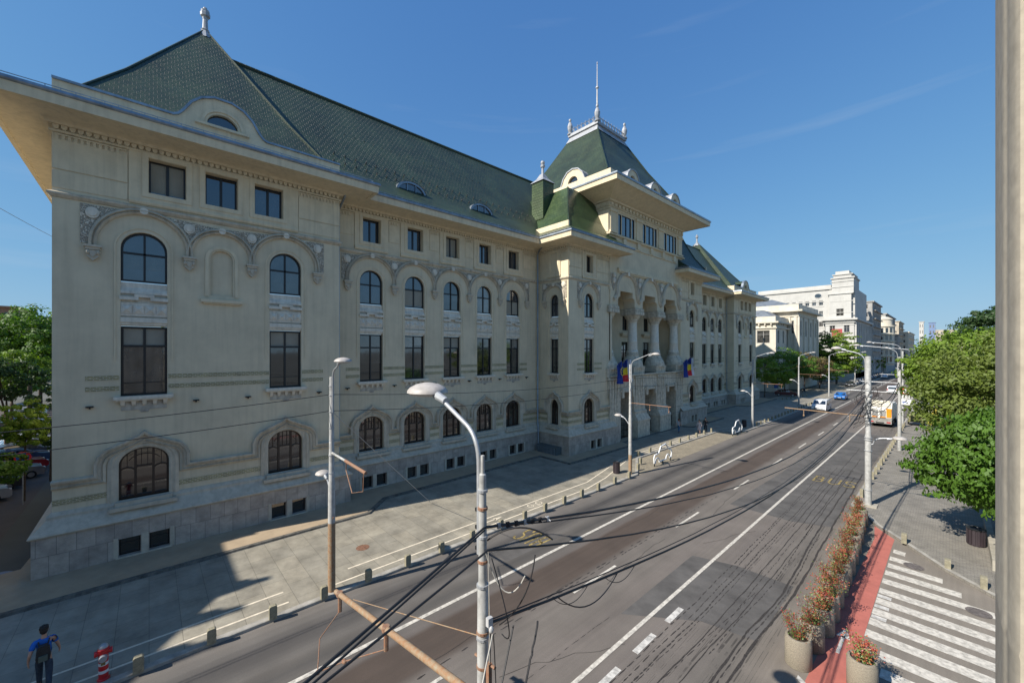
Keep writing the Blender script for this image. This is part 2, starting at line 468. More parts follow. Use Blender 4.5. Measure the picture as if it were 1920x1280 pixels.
def arc(cx, cy, r, a0, a1, n, ry=None):
    ry = r if ry is None else ry
    return [(cx + r * cos(a0 + (a1 - a0) * k / n), cy + ry * sin(a0 + (a1 - a0) * k / n)) for k in range(n + 1)]
def arch_loop(cx, zb, hw, zs, n=12, ry=None):
    return [(cx - hw, zb), (cx + hw, zb)] + arc(cx, zs, hw, 0, pi, n, ry)
def rect_loop(u0, u1, v0, v1): return [(u0, v0), (u1, v0), (u1, v1), (u0, v1)]
def splan(mb, path, prof, closed=False):
    """sweep a profile (out, z) along a plan path; outward is to the right of the direction"""
    n = len(path); rows = []
    for i, p in enumerate(path):
        a = path[(i - 1) % n] if (closed or i > 0) else None
        c = path[(i + 1) % n] if (closed or i < n - 1) else None
        def nr(q, r):
            dx, dy = r[0] - q[0], r[1] - q[1]; l = hypot(dx, dy) or 1; return (dy / l, -dx / l)
        if a is None: nx, ny = nr(p, c); k = 1
        elif c is None: nx, ny = nr(a, p); k = 1
        else:
            n1, n2 = nr(a, p), nr(p, c); nx, ny = n1[0] + n2[0], n1[1] + n2[1]; l = hypot(nx, ny) or 1; nx /= l; ny /= l
            k = 1 / max(0.3, nx * n1[0] + ny * n1[1])
        rows.append([(p[0] + nx * o * k, p[1] + ny * o * k, z) for o, z in prof])
    m = len(prof); vs = [q for r in rows for q in r]; fs = []
    for i in range(n if closed else n - 1):
        j = (i + 1) % n
        for k in range(m - 1): fs.append((i * m + k, j * m + k, j * m + k + 1, i * m + k + 1))
    return mb.add(vs, fs)


# ================================================================== GROUND, ROAD, PAVEMENTS
RZ = -0.12
def sheet(name, loop, z, mat, kind='structure', depth=0.0):
    m = MB(); n = len(loop)
    tri = tessellate_polygon([[Vector((x, y, 0)) for x, y in loop]])
    m.add([(x, y, z) for x, y in loop], tri)
    if depth: m.add([(x, y, z) for x, y in loop] + [(x, y, z - depth) for x, y in loop], [(i, (i + 1) % n, n + (i + 1) % n, n + i) for i in range(n)])
    o = m.build(name, mat); o['kind'] = kind; return o

# road asphalt: lane-wise wear, skid marks and patches are part of the surface
def road_mat():
    m = M('street_asphalt', (0.115, 0.107, 0.10), 0.9, noise_amt=0.1, nscale=0.3)
    nt, N, L, b = nodes_of(m)
    tc = N.new('ShaderNodeTexCoord'); sep = N.new('ShaderNodeSeparateXYZ'); L.new(tc.outputs['Object'], sep.inputs[0])
    ramp = N.new('ShaderNodeValToRGB'); ramp.color_ramp.interpolation = 'LINEAR'
    mr = N.new('ShaderNodeMapRange'); mr.inputs[1].default_value = -18.0; mr.inputs[2].default_value = -2.0
    wob = N.new('ShaderNodeTexNoise'); wob.inputs['Scale'].default_value = 0.25; L.new(tc.outputs['Object'], wob.inputs['Vector'])
    ws = N.new('ShaderNodeMath'); ws.operation = 'MULTIPLY_ADD'; ws.inputs[1].default_value = 0.35; L.new(wob.outputs[0], ws.inputs[0]); L.new(sep.outputs[0], ws.inputs[2])
    L.new(ws.outputs[0], mr.inputs[0]); L.new(mr.outputs[0], ramp.inputs[0])
    def px(x): return (x + .17 + 18.0) / 16.0
    stops = [(-17.4, (.13, .12, .11)), (-16.6, (.105, .10, .095)), (-16.0, (.052, .05, .05)), (-15.4, (.07, .067, .065)), (-15.0, (.105, .10, .095)), (-14.7, (.085, .08, .075)), (-14.3, (.06, .058, .056)), (-13.8, (.09, .085, .08)),
             (-13.2, (.10, .09, .085)), (-13.0, (.060, .046, .038)), (-11.6, (.062, .048, .040)), (-11.2, (.11, .10, .092)), (-10.2, (.125, .115, .105)), (-9.0, (.12, .108, .10)), (-8.0, (.13, .118, .108)),
             (-7.4, (.125, .113, .105)), (-6.0, (.118, .108, .10)), (-5.0, (.105, .098, .09)), (-4.0, (.15, .135, .118)), (-2.5, (.17, .155, .135))]
    el = ramp.color_ramp.elements
    while len(el) > 1: el.remove(el[-1])
    el[0].position = px(stops[0][0]); el[0].color = (*stops[0][1], 1)
    for x, c in stops[1:]:
        e = el.new(min(1, max(0, px(x)))); e.color = (*c, 1)
    # long stretched grime
    mp = N.new('ShaderNodeMapping'); mp.inputs['Scale'].default_value = (5.0, 0.10, 1); L.new(tc.outputs['Object'], mp.inputs[0])
    n1 = N.new('ShaderNodeTexNoise'); n1.inputs['Scale'].default_value = 1.0; n1.inputs['Detail'].default_value = 5; L.new(mp.outputs[0], n1.inputs['Vector'])
    r1 = N.new('ShaderNodeMapRange'); r1.inputs[1].default_value = .35; r1.inputs[2].default_value = .7; r1.inputs[3].default_value = 1.06; r1.inputs[4].default_value = .91
    L.new(n1.outputs[0], r1.inputs[0])
    n2 = N.new('ShaderNodeTexNoise'); n2.inputs['Scale'].default_value = 60; n2.inputs['Detail'].default_value = 3; L.new(tc.outputs['Object'], n2.inputs['Vector'])
    r2 = N.new('ShaderNodeMapRange'); r2.inputs[1].default_value = .3; r2.inputs[2].default_value = .7; r2.inputs[3].default_value = .82; r2.inputs[4].default_value = 1.18
    L.new(n2.outputs[0], r2.inputs[0])
    n3 = N.new('ShaderNodeTexNoise'); n3.inputs['Scale'].default_value = .6; n3.inputs['Detail'].default_value = 8; L.new(tc.outputs['Object'], n3.inputs['Vector'])
    r3 = N.new('ShaderNodeMapRange'); r3.inputs[1].default_value = .3; r3.inputs[2].default_value = .7; r3.inputs[3].default_value = .86; r3.inputs[4].default_value = 1.1
    L.new(n3.outputs[0], r3.inputs[0])
    # tyre skid lines in the near lane (X -7.3 .. -4.2)
    wv = N.new('ShaderNodeTexNoise'); wv.noise_dimensions = '2D'; wv.inputs['Detail'].default_value = 1
    mp2 = N.new('ShaderNodeMapping'); mp2.inputs['Scale'].default_value = (3.4, 0.035, 1); L.new(tc.outputs['Object'], mp2.inputs[0]); L.new(mp2.outputs[0], wv.inputs['Vector']); wv.inputs['Scale'].default_value = 1.6
    ab = N.new('ShaderNodeMath'); ab.operation = 'SUBTRACT'; ab.inputs[1].default_value = .5; L.new(wv.outputs[0], ab.inputs[0])
    ab2 = N.new('ShaderNodeMath'); ab2.operation = 'ABSOLUTE'; L.new(ab.outputs[0], ab2.inputs[0])
    rs = N.new('ShaderNodeMapRange'); rs.inputs[1].default_value = .004; rs.inputs[2].default_value = .022; rs.inputs[3].default_value = .42; rs.inputs[4].default_value = 1.0; L.new(ab2.outputs[0], rs.inputs[0])
    msk = N.new('ShaderNodeMapRange'); msk.inputs[1].default_value = -7.4; msk.inputs[2].default_value = -6.8; L.new(sep.outputs[0], msk.inputs[0])
    msk2 = N.new('ShaderNodeMapRange'); msk2.inputs[1].default_value = -4.3; msk2.inputs[2].default_value = -3.8; msk2.inputs[3].default_value = 1; msk2.inputs[4].default_value = 0; L.new(sep.outputs[0], msk2.inputs[0])
    mm = N.new('ShaderNodeMath'); mm.operation = 'MULTIPLY'; L.new(msk.outputs[0], mm.inputs[0]); L.new(msk2.outputs[0], mm.inputs[1])
    n4 = N.new('ShaderNodeTexNoise'); n4.inputs['Scale'].default_value = 2.5; n4.inputs['Detail'].default_value = 6; L.new(tc.outputs['Object'], n4.inputs['Vector'])
    r4 = N.new('ShaderNodeMapRange'); r4.inputs[1].default_value = .42; r4.inputs[2].default_value = .52; L.new(n4.outputs[0], r4.inputs[0])
    mm2 = N.new('ShaderNodeMath'); mm2.operation = 'MULTIPLY'; L.new(mm.outputs[0], mm2.inputs[0]); L.new(r4.outputs[0], mm2.inputs[1])
    cur = ramp.outputs[0]
    for r in (r1, r2, r3):
        mx = N.new('ShaderNodeMixRGB'); mx.blend_type = 'MULTIPLY'; mx.inputs[0].default_value = 1; L.new(cur, mx.inputs[1]); L.new(r.outputs[0], mx.inputs[2]); cur = mx.outputs[0]
    mx = N.new('ShaderNodeMixRGB'); mx.blend_type = 'MULTIPLY'; L.new(mm2.outputs[0], mx.inputs[0]); L.new(cur, mx.inputs[1]); L.new(rs.outputs[0], mx.inputs[2])
    gn = N.new('ShaderNodeMixRGB'); gn.blend_type = 'MULTIPLY'; gn.inputs[0].default_value = 1; gn.inputs[2].default_value = (1.10, 1.05, 0.99, 1); L.new(mx.outputs[0], gn.inputs[1])
    L.new(gn.outputs[0], b.inputs['Base Color'])
    bp = N.new('ShaderNodeBump'); bp.inputs['Strength'].default_value = .35; bp.inputs['Distance'].default_value = .01; L.new(n2.outputs[0], bp.inputs['Height']); L.new(bp.outputs[0], b.inputs['Normal'])
    return m
road_m = road_mat()
earth = M('far_ground', (0.10, 0.10, 0.085), 0.95, noise_amt=0.2, nscale=0.05)
patch_m = M('asphalt_patch', (0.094, 0.088, 0.082), 0.88, noise_amt=0.18, nscale=0.8, bump=0.3, bscale=80)
side_m = M('side_street_asphalt', (0.085, 0.07, 0.06), 0.9, noise_amt=0.12, nscale=0.4, bump=0.2, bscale=80)
slab_m = brick_mat('grey_stone_slabs', (0.305, 0.275, 0.215), (0.255, 0.235, 0.19), (0.15, 0.135, 0.105), 1.3, 0.9, 0.009, rough=0.6, bump=0.25, offset=0.43, scale_noise=0.8, var=0.42)
walk_m = M('sandy_walkway', (0.36, 0.275, 0.18), 0.95, noise_amt=0.08, nscale=1.2, bump=0.3, bscale=60)
small_m = brick_mat('small_grey_pavers', (0.25, 0.23, 0.195), (0.20, 0.185, 0.16), (0.13, 0.12, 0.105), 0.22, 0.11, 0.008, rough=0.8, bump=0.3, scale_noise=0.9, var=0.3)
cobble_m = brick_mat('parking_cobbles', (0.34, 0.29, 0.205), (0.27, 0.235, 0.17), (0.14, 0.12, 0.09), 0.12, 0.12, 0.014, rough=0.85, bump=0.4, scale_noise=0.9, var=0.3)
red_m = M('red_cycle_lane_paint', (0.40, 0.125, 0.095), 0.8, noise_amt=0.08, nscale=2.0, bump=0.2, bscale=80)

sheet('ground', [(-2500, -600), (2500, -600), (2500, 4000), (-2500, 4000)], RZ - .012, earth)
sheet('road', [(-17.42, -60), (70, -60), (70, 60), (-3, 60), (-3, 900), (-17.42, 900)], RZ, road_m)
sheet('side_street', [(-120, -60), (-17.42, -60), (-17.42, -6), (-26.4, -6.0), (-120, -6.0)], RZ - .004, side_m)
# left plaza of stone slabs with a kerb; a parking bay is cut into it beyond the second pole
plaza = [(-17.55, -6.5), (-17.55, 30.0), (-20.2, 34.6), (-20.0, 54.0), (-17.7, 56.4), (-17.55, 62), (-17.55, 900), (-26.0, 900), (-26.0, 96), (-60, 96), (-60, 5), (-28, -4), (-27, -6.5)]
sheet('plaza_paving', plaza, 0.0, slab_m, depth=.13)
kb = MB(); splan(kb, [(-17.55, -6.5), (-17.55, 30.0), (-20.2, 34.6), (-20.0, 54.0), (-17.7, 56.4), (-17.55, 62), (-17.55, 600)], [(-.10, .004), (.12, .004), (.15, -.02), (.15, -.15)])
struct(kb.build('kerb', kerb_mat))
sheet('parking_bay_paving', [(-17.42, 30.2), (-17.42, 56.2), (-19.87, 53.9), (-20.05, 34.7)], RZ + .008, cobble_m)
# raised sandy walkway along the palace, with its dark stone edge
edge = [(-24.5, -8), (-24.5, 10.2), (-26.2, 12.0), (-26.6, 27.9), (-23.0, 28.0), (-23.0, 38.5), (-24.4, 39.0), (-24.4, 53.0), (-23.0, 54.0), (-23.0, 64.2), (-26.6, 64.3), (-26.6, 80.2), (-24.6, 82.0), (-24.6, 98.0), (-30, 98)]
wl = edge + [(-48, 98), (-48, -3), (-29.0, -4.4), (-28.5, -8)]
sheet('walkway', wl, 0.10, walk_m)
ek = MB(); splan(ek, edge, [(-.16, .106), (-.02, .108), (.05, .10), (.08, .02), (.10, .0)])
struct(ek.build('walkway_edge', M('dark_edge_stone', (0.13, 0.12, 0.10), .9, noise_amt=.3, nscale=3)))
# right pavement and its kerb
rp = [(-4.45, 900), (-4.45, 34.6), (-4.2, 33.8), (-3.6, 33.4), (-2.98, 31.75), (-1.97, 30.35), (-.17, 27.6), (1.2, 26.1), (8, 20.5), (60, 18), (60, 900)]
sheet('pavement', rp, 0.0, small_m, depth=.13)
rk = MB(); splan(rk, rp[:9], [(-.02, -.15), (0.0, -.02), (-.05, .004), (-.22, .004)])
struct(rk.build('kerb', kerb_mat))
sheet('traffic_island', [(-4.25, 33.6), (-3.95, 33.2), (-3.7, 33.9), (-4.1, 34.4)], 0.01, concrete, depth=.14)
sheet('cycle_lane', [(-3.10, 2.0), (-3.05, 14.8), (-2.78, 29.6), (-2.98, 31.7), (-2.02, 30.2), (-2.04, 29.0), (-2.10, 15.9), (-2.15, 2.0)], RZ + .006, red_m)
sheet('asphalt_patch', [(-8.70, 13.7), (-8.75, 20.3), (-6.9, 20.9), (-4.6, 20.9), (-4.6, 16.0), (-6.4, 15.6)], RZ + .003, patch_m)
sheet('asphalt_patch', [(-10.0, 29), (-9.6, 40), (-9.9, 66), (-4.6, 66), (-4.7, 40), (-4.6, 29.6), (-6.5, 28.8)], RZ + .003, patch_m)
sheet('wet_asphalt_strip', [(-16.0, 15.6), (-16.0, 13.0), (-14.6, 13.0), (-14.6, 17.4)], RZ + .003, patch_m)
camera_pave = sheet('pavement', [(-1.2, -20), (-1.2, 9.0), (.1, 10), (12, 10.4), (12, -20)], 0.0, small_m, depth=.13)

# ---- rubber skid marks left in the near lane
rub = M('rubber_marks', (0.035, 0.03, 0.027), 0.9, noise_amt=.3, nscale=9)
def skid(pts, w_, gap=0.0, seed=1):
    rr = random.Random(seed); m = MB(); y = pts[0][1]; ph = rr.uniform(0, 6)
    def xa(y):
        for (x0, y0), (x1, y1) in zip(pts[:-1], pts[1:]):
            if y <= y1: t = (y - y0) / (y1 - y0); return x0 + (x1 - x0) * t
        return pts[-1][0]
    while y < pts[-1][1]:
        l = rr.uniform(.15, .5) if gap else rr.uniform(.5, 1.2); n = 3; row = []
        for k in range(n + 1):
            yy = y + l * k / n; x = xa(yy) + .018 * sin(yy * 1.3 + ph) + .008 * sin(yy * 4.3 + ph) + rr.uniform(-.006, .006); ww = w_ * rr.uniform(.55, 1.1) * (.4 if k in (0, n) and gap else 1)
            row.append(((x - ww / 2, yy, RZ + .006), (x + ww / 2, yy, RZ + .006)))
        m.add([q for r in row for q in r], [(2 * k, 2 * k + 1, 2 * k + 3, 2 * k + 2) for k in range(n)])
        y += l + (rr.uniform(.03, gap) if gap else 0)
    return struct(m.build('tyre_mark', rub))
for i, (pts, w_, gap) in enumerate([([(-7.18, 6), (-7.04, 16.4), (-7.09, 29.7), (-7.24, 42)], .05, .22), ([(-6.97, 5), (-6.76, 17.2), (-7.0, 28.6), (-7.05, 44)], .04, .2), ([(-6.81, 5), (-6.57, 16.2), (-6.57, 29.2), (-6.7, 45)], .055, .05), ([(-6.66, 9), (-6.42, 17), (-6.43, 28), (-6.5, 38)], .03, .15),
        ([(-6.3, 6), (-5.95, 16.4), (-5.9, 27.5), (-6.1, 44)], .045, 0), ([(-6.1, 12), (-5.72, 17), (-5.7, 26)], .03, .25), ([(-5.9, 6), (-5.50, 17.7), (-5.42, 26.2), (-5.6, 44)], .04, 0), ([(-5.54, 14.1), (-5.26, 20.5), (-5.48, 29.3)], .04, .18), ([(-5.75, 14), (-5.62, 19)], .03, .3),
        ([(-5.15, 5), (-4.99, 16.3), (-4.76, 19.9), (-5.08, 27.8), (-5.23, 42)], .085, 0), ([(-4.98, 5), (-4.86, 16), (-4.64, 20), (-4.95, 28)], .05, .12), ([(-4.85, 5), (-4.62, 16.2), (-4.42, 20.3), (-4.60, 28.9), (-4.9, 44)], .10, 0), ([(-5.6, 28), (-5.7, 50)], .05, 0), ([(-6.2, 28), (-6.4, 55)], .05, 0),
        ([(-11.2, 9), (-11.15, 30)], .05, .5), ([(-11.3, 4), (-11.35, 26)], .07, .8), ([(-9.0, 7), (-8.9, 13)], .02, .3)]): skid(pts, w_, gap, i)
# ---- painted markings -------------------------------------------------------
def mark(name, quads, mat, z=RZ + .010):
    m = MB()
    for q in quads: m.add([(x, y, z) for x, y in q], [tuple(range(len(q)))])
    return struct(m.build(name, mat))
def lineq(x, y0, y1, w_=.13): return [(x - w_ / 2, y0), (x + w_ / 2, y0), (x + w_ / 2, y1), (x - w_ / 2, y1)]
mark('solid_lane_line', [lineq(-13.78, -30, 108, .17)], white_paint)
mark('broken_lane_line', [lineq(-13.78, 110 + k * 3.2, 111.4 + k * 3.2) for k in range(12)] + [lineq(-13.78, 152, 420)], white_paint)
mark('centre_line', [lineq(-7.86, -30, 520, .15)], white_paint)
mark('lane_dashes', [lineq(-10.82, 13.4 + 9.45 * k, 16.6 + 9.45 * k, .13) for k in range(-2, 32)], white_paint)
mark('old_dashes', [lineq(-7.25, a, a + b, .22) for a, b in ((8.2, 1.1), (9.75, 1.55), (12.3, 1.3), (14.6, 1.2))], old_paint)
def bus_glyphs(name, x0, y0, sx, sy, flip):
    """the three letters B U S painted with strokes, read along the lane"""
    st = {'B': [[(0, 0), (0, 2)], [(0, 0), (.8, .1), (.85, .9), (0, 1)], [(0, 1), (.75, 1.1), (.75, 1.9), (0, 2)]],
          'U': [[(0, 2), (0, .4), (.3, 0), (.7, .0), (1, .4), (1, 2)]],
          'S': [[(1, 1.7), (.7, 2), (.2, 2), (0, 1.6), (.2, 1.15), (.8, .9), (1, .45), (.8, 0), (.2, 0), (0, .35)]]}
    m = MB(); FG = Fr(0, 0, 0)
    for i, ch in enumerate('BUS'):
        for path in st[ch]:
            pts = []
            for (a, b) in path:
                lx, ly = (i * 1.5 + a) * sx, b * sy
                if flip: lx, ly = -lx, -ly
                pts.append((x0 + lx, y0 + ly))
            for k in range(len(pts) - 1):
                (xa, ya), (xb, yb) = pts[k], pts[k + 1]; l = hypot(xb - xa, yb - ya) or 1; nx, ny = -(yb - ya) / l * .06, (xb - xa) / l * .06
                m.add([(xa + nx, ya + ny, RZ + .010), (xa - nx, ya - ny, RZ + .010), (xb - nx, yb - ny, RZ + .010), (xb + nx, yb + ny, RZ + .010)], [(0, 1, 2, 3)])
    return struct(m.build(name, yellow_paint))
bus_glyphs('bus_lane_lettering', -14.75, 16.4, .40, .75, True)
bus_glyphs('bus_lane_lettering', -7.35, 39.2, .62, .85, False)
mark('cycle_path_lines', [lineq(-19.0, 6.9, 25.2, .10), lineq(-18.1, 5.4, 24.0, .10), lineq(-19.0, -4, 4.2, .10), lineq(-18.1, -6, 4.2, .10)]
     + [[(-19.05, 25.2), (-18.95, 25.2), (-20.9, 33.2), (-21.0, 33.2)], [(-21.0, 33.2), (-20.9, 33.2), (-20.9, 55), (-21.0, 55)],
        [(-18.15, 24), (-18.05, 24), (-18.6, 27.2), (-18.7, 27.2)], [(-18.7, 27.2), (-18.6, 27.2), (-20.5, 33.8), (-20.6, 33.8)], [(-20.6, 33.8), (-20.5, 33.8), (-20.5, 54.5), (-20.6, 54.5)], [(-20.6, 54.5), (-20.5, 54.5), (-18.8, 60), (-18.9, 60)]], cream_paint, z=.006)
def cyc(x, y, s):
    q = []
    for cy in (-.45, .45):
        for k in range(10):
            a, b = 2 * pi * k / 10, 2 * pi * (k + 1) / 10
            q.append([(x + s * .3 * cos(t) * r, y + s * (cy + .3 * sin(t) * r)) for t, r in ((a, 1), (b, 1), (b, .75), (a, .75))])
    for (a, b) in (((0, -.45), (.35, -.1)), ((.35, -.1), (.35, .35)), ((.35, .35), (0, .45)), ((0, -.1), (.35, .3)), ((0, -.45), (0, 0))):
        q.append([(x + s * a[0] - .03, y + s * a[1]), (x + s * a[0] + .03, y + s * a[1]), (x + s * b[0] + .03, y + s * b[1]), (x + s * b[0] - .03, y + s * b[1])])
    return q
mark('bicycle_marking', cyc(-18.6, 19.0, .85), cream_paint, z=.006)
mark('arrow_marking', [[(-18.63, 14.6), (-18.53, 14.6), (-18.53, 15.6), (-18.63, 15.6)], [(-18.75, 15.5), (-18.41, 15.5), (-18.58, 16.1)]], cream_paint, z=.006)
# zebra across the mouth of the side street
zs_ = [(28.4, -1.95, -1.5), (27.3, -2.0, -1.2), (26.35, -2.0, -.2), (25.4, -2.02, .35), (24.4, -2.03, 1.2), (23.3, -2.04, 3.6), (22.3, -2.05, 4.3), (21.3, -2.06, 4.4), (20.4, -2.07, 4.4), (19.45, -2.08, 4.4), (18.35, -1.6, 4.3), (17.35, -1.5, 4.2), (16.35, -1.2, 4.1)]
mark('zebra_crossing', [[(xa, y - .25), (xb, y - .32), (xb, y + .22), (xa, y + .28)] for y, xa, xb in zs_], white_paint)
mark('worn_crossing_blocks', [[(-2.05, y), (-1.62, y), (-1.62, y + .28), (-2.05, y + .28)] for y in (20.72, 21.68, 22.66)], old_paint)
mark('cycle_arrow', [[(-2.63, 17.4), (-2.53, 17.4), (-2.53, 18.6), (-2.63, 18.6)], [(-2.78, 18.5), (-2.38, 18.5), (-2.58, 19.2)]], old_paint, z=RZ + .012)
# thin sealed cracks wandering over the lanes
crk = MB(); rc = random.Random(9)
for (x, y, n, dx) in ((-11.6, 7, 16, .03), (-9.6, 8.2, 9, .22), (-10.2, 15, 12, -.02), (-12.9, 18, 14, .02), (-8.9, 22, 8, .15), (-5.2, 33, 9, .1), (-15.5, 20, 10, .05), (-9.9, 26, 12, -.05)):
    p = (x, y)
    for k in range(n):
        q = (p[0] + dx + rc.uniform(-.09, .09), p[1] + rc.uniform(.3, .7)); crk.add([(p[0] - .009, p[1], RZ + .0055), (p[0] + .009, p[1], RZ + .0055), (q[0] + .009, q[1], RZ + .0055), (q[0] - .009, q[1], RZ + .0055)], [(0, 1, 2, 3)]); p = q
struct(crk.build('road_cracks', rub))
mark('give_way_block', [[(-3.25, 15.1), (-2.75, 14.7), (-2.75, 14.9), (-3.25, 15.3)]], old_paint)

# manhole covers, flush in the paving
def cover(x, y, r, z, mat, kind='round'):
    m = MB(); m.lathe(x, y, [(r, z), (r, z + .006), (r * .97, z + .007), (r * .9, z + .004)], 20)
    o = m.build('manhole_cover', mat); return struct(o)
cover(-20.53, 8.21, .33, .002, M('rusty_iron_cover', (.20, .10, .06), .8, noise_amt=.3, nscale=8))
iron_cov = M('grey_iron_cover', (.14, .12, .11), .7, noise_amt=.3, nscale=8)
cover(-1.15, 27.1, .36, RZ + .012, iron_cov); cover(.78, 24.2, .36, RZ + .012, iron_cov); cover(-29.0, -5.1, .5, .002, M('blue_grey_cover', (.16, .19, .24), .6))

# ================================================================== THE CITY HALL
HY = 46.1                                   # centre line of the symmetrical palace
hall = thing('city_hall', 'long cream palace with green glazed roofs, arcaded centre and wide eaves along the left pavement',
             'building', (-29.2, HY, 0.0))
XP, XW, XC = -27.75, -29.2, -25.2           # wall planes: pavilions, wings, centre
mir = lambda y: 2 * HY - y

def loft(mb, rings):
    """rings of (x0, x1, y0, y1, z) rectangles, bottom to top"""
    vs = []; fs = []
    for (x0, x1, y0, y1, z) in rings: vs += [(x0, y0, z), (x1, y0, z), (x1, y1, z), (x0, y1, z)]
    for i in range(len(rings) - 1):
        for k in range(4): j = (k + 1) % 4; fs.append((i * 4 + k, i * 4 + j, (i + 1) * 4 + j, (i + 1) * 4 + k))
    fs.append(tuple((len(rings) - 1) * 4 + k for k in range(4)))
    return mb.add(vs, fs)

# ---- window prototypes (x along the wall, y into the wall, z up) -----------------
L0 = Fr(0, 0, 0)
def bar(mb, u0, u1, v0, v1, d=0.07): mb.fbox(L0, u0, u1, v0, v1, -0.0, d)
def win_proto(kind, fm):
    f = MB(); g = MB()
    if kind == 'arched':
        hw, zs = 0.88, 1.62
        lp = arch_loop(0, 0, hw, zs, 14)
        f.sweep(L0, lp, [(0, 0), (0, 0.08), (0.09, 0.08), (0.09, 0)], closed=True)
        bar(f, -0.045, 0.045, 0.06, zs + hw - 0.05); bar(f, -hw, hw, 1.38, 1.47)
        g.prism(L0, lp, -0.02, 0.0)
    elif kind == 'tall':
        hw, h = 0.88, 3.5
        lp = rect_loop(-hw, hw, 0, h)
        f.sweep(L0, lp, [(0, 0), (0, 0.08), (0.1, 0.08), (0.1, 0)], closed=True)
        bar(f, -0.05, 0.05, 0.06, h - 0.05); bar(f, -hw, hw, 2.45, 2.56, 0.085); bar(f, -hw, hw, 0.62, 0.655, 0.05)
        g.prism(L0, lp, -0.02, 0.0)
    elif kind == 'attic':
        hw, h = 0.74, 1.78
        lp = rect_loop(-hw, hw, 0, h)
        f.sweep(L0, lp, [(0, 0), (0, 0.08), (0.08, 0.08), (0.08, 0)], closed=True)
        bar(f, -0.06, 0.06, 0.05, h - 0.05)
        g.prism(L0, lp, -0.02, 0.0)
    elif kind == 'ground':
        hw, zs = 0.95, 1.75
        lp = arch_loop(0, 0, hw, zs, 16, 0.80)
        f.sweep(L0, lp, [(0, 0), (0, 0.09), (0.09, 0.09), (0.09, 0)], closed=True)
        for sx in (-1, 1): bar(f, sx * 0.34 - 0.05, sx * 0.34 + 0.05, 0.05, 2.42, 0.09)
        bar(f, -0.34, 0.34, 1.52, 1.60, 0.08)
        for sx in (-1, 1):
            a = [(sx * 0.95, 1.42), (sx * 0.8, 1.52), (sx * 0.64, 1.56), (sx * 0.48, 1.5), (sx * 0.36, 1.42)]
            f.sweep(L0, a if sx > 0 else a[::-1], [(-0.03, 0), (-0.03, 0.07), (0.03, 0.07), (0.03, 0)])
            bar(f, sx * 0.65 - 0.015, sx * 0.65 + 0.015, 1.5, 2.2, 0.05)
            bar(f, sx * 0.12 - 0.015, sx * 0.12 + 0.015, 1.58, 2.48, 0.05)
            bar(f, min(sx * 0.34, sx * 0.95), max(sx * 0.34, sx * 0.95), 0.7, 0.73, 0.05)
        f.sweep(L0, arc(0, 1.75, 0.62, 0.35, pi - 0.35, 8, 0.42), [(-0.015, 0), (-0.015, 0.05), (0.015, 0.05), (0.015, 0)])
        g.prism(L0, lp, -0.02, 0.0)
    elif kind == 'basement':
        hw, h = 0.39, 0.86
        lp = rect_loop(-hw, hw, 0, h)
        f.sweep(L0, lp, [(0, 0), (0, 0.05), (0.06, 0.05), (0.06, 0)], closed=True)
        bar(f, -hw, hw, 0.55, 0.58, 0.04)
        g.prism(L0, lp, -0.02, 0.0)
    name = 'basement_window' if kind == 'basement' else 'window'
    fo = f.build(name, fm, None, local=True); go = g.build('pane', glass_dark, fo, local=True); go.parent = fo
    return proto(fo)
P_arch = win_proto('arched', dark_frame); P_tall = win_proto('tall', dark_frame); P_attic = win_proto('attic', dark_frame)
P_ground = win_proto('ground', brown_frame); P_base = win_proto('basement', dark_frame)

def add_sill_proto():
    s = MB()
    s.fbox(L0, -1.12, 1.12, -0.16, 0.0, -0.3, 0.34); s.fbox(L0, -1.04, 1.04, -0.24, -0.16, -0.05, 0.26)
    for k in range(5):
        x = -0.8 + 0.4 * k
        s.add([L0.p(x - .09, -.24, 0), L0.p(x + .09, -.24, 0), L0.p(x + .09, -.24, .22), L0.p(x - .09, -.24, .22),
               L0.p(x - .07, -.52, 0), L0.p(x + .07, -.52, 0), L0.p(x + .07, -.46, .12), L0.p(x - .07, -.46, .12)],
              [(0, 1, 2, 3), (4, 7, 6, 5), (0, 4, 5, 1), (1, 5, 6, 2), (2, 6, 7, 3), (3, 7, 4, 0)])
    o = s.build('window_sill', white_stone, None, local=True)
    r = MB(); r.prism(L0, [(-.86, -.72), (-.2, -.72), (-.14, -.86), (.14, -.86), (.2, -.72), (.86, -.72), (.86, -.26), (-.86, -.26)], 0, 0.03)
    r.fbox(L0, -.07, .07, -.82, -.62, .03, .06)
    c = r.build('apron', relief_plain, o, local=True); c.parent = o
    return proto(o)
relief_plain = M('plain_carved_stone', (0.50, 0.45, 0.37), 0.85, noise_amt=0.15, nscale=3, streak=0.2)
P_sill = add_sill_proto()

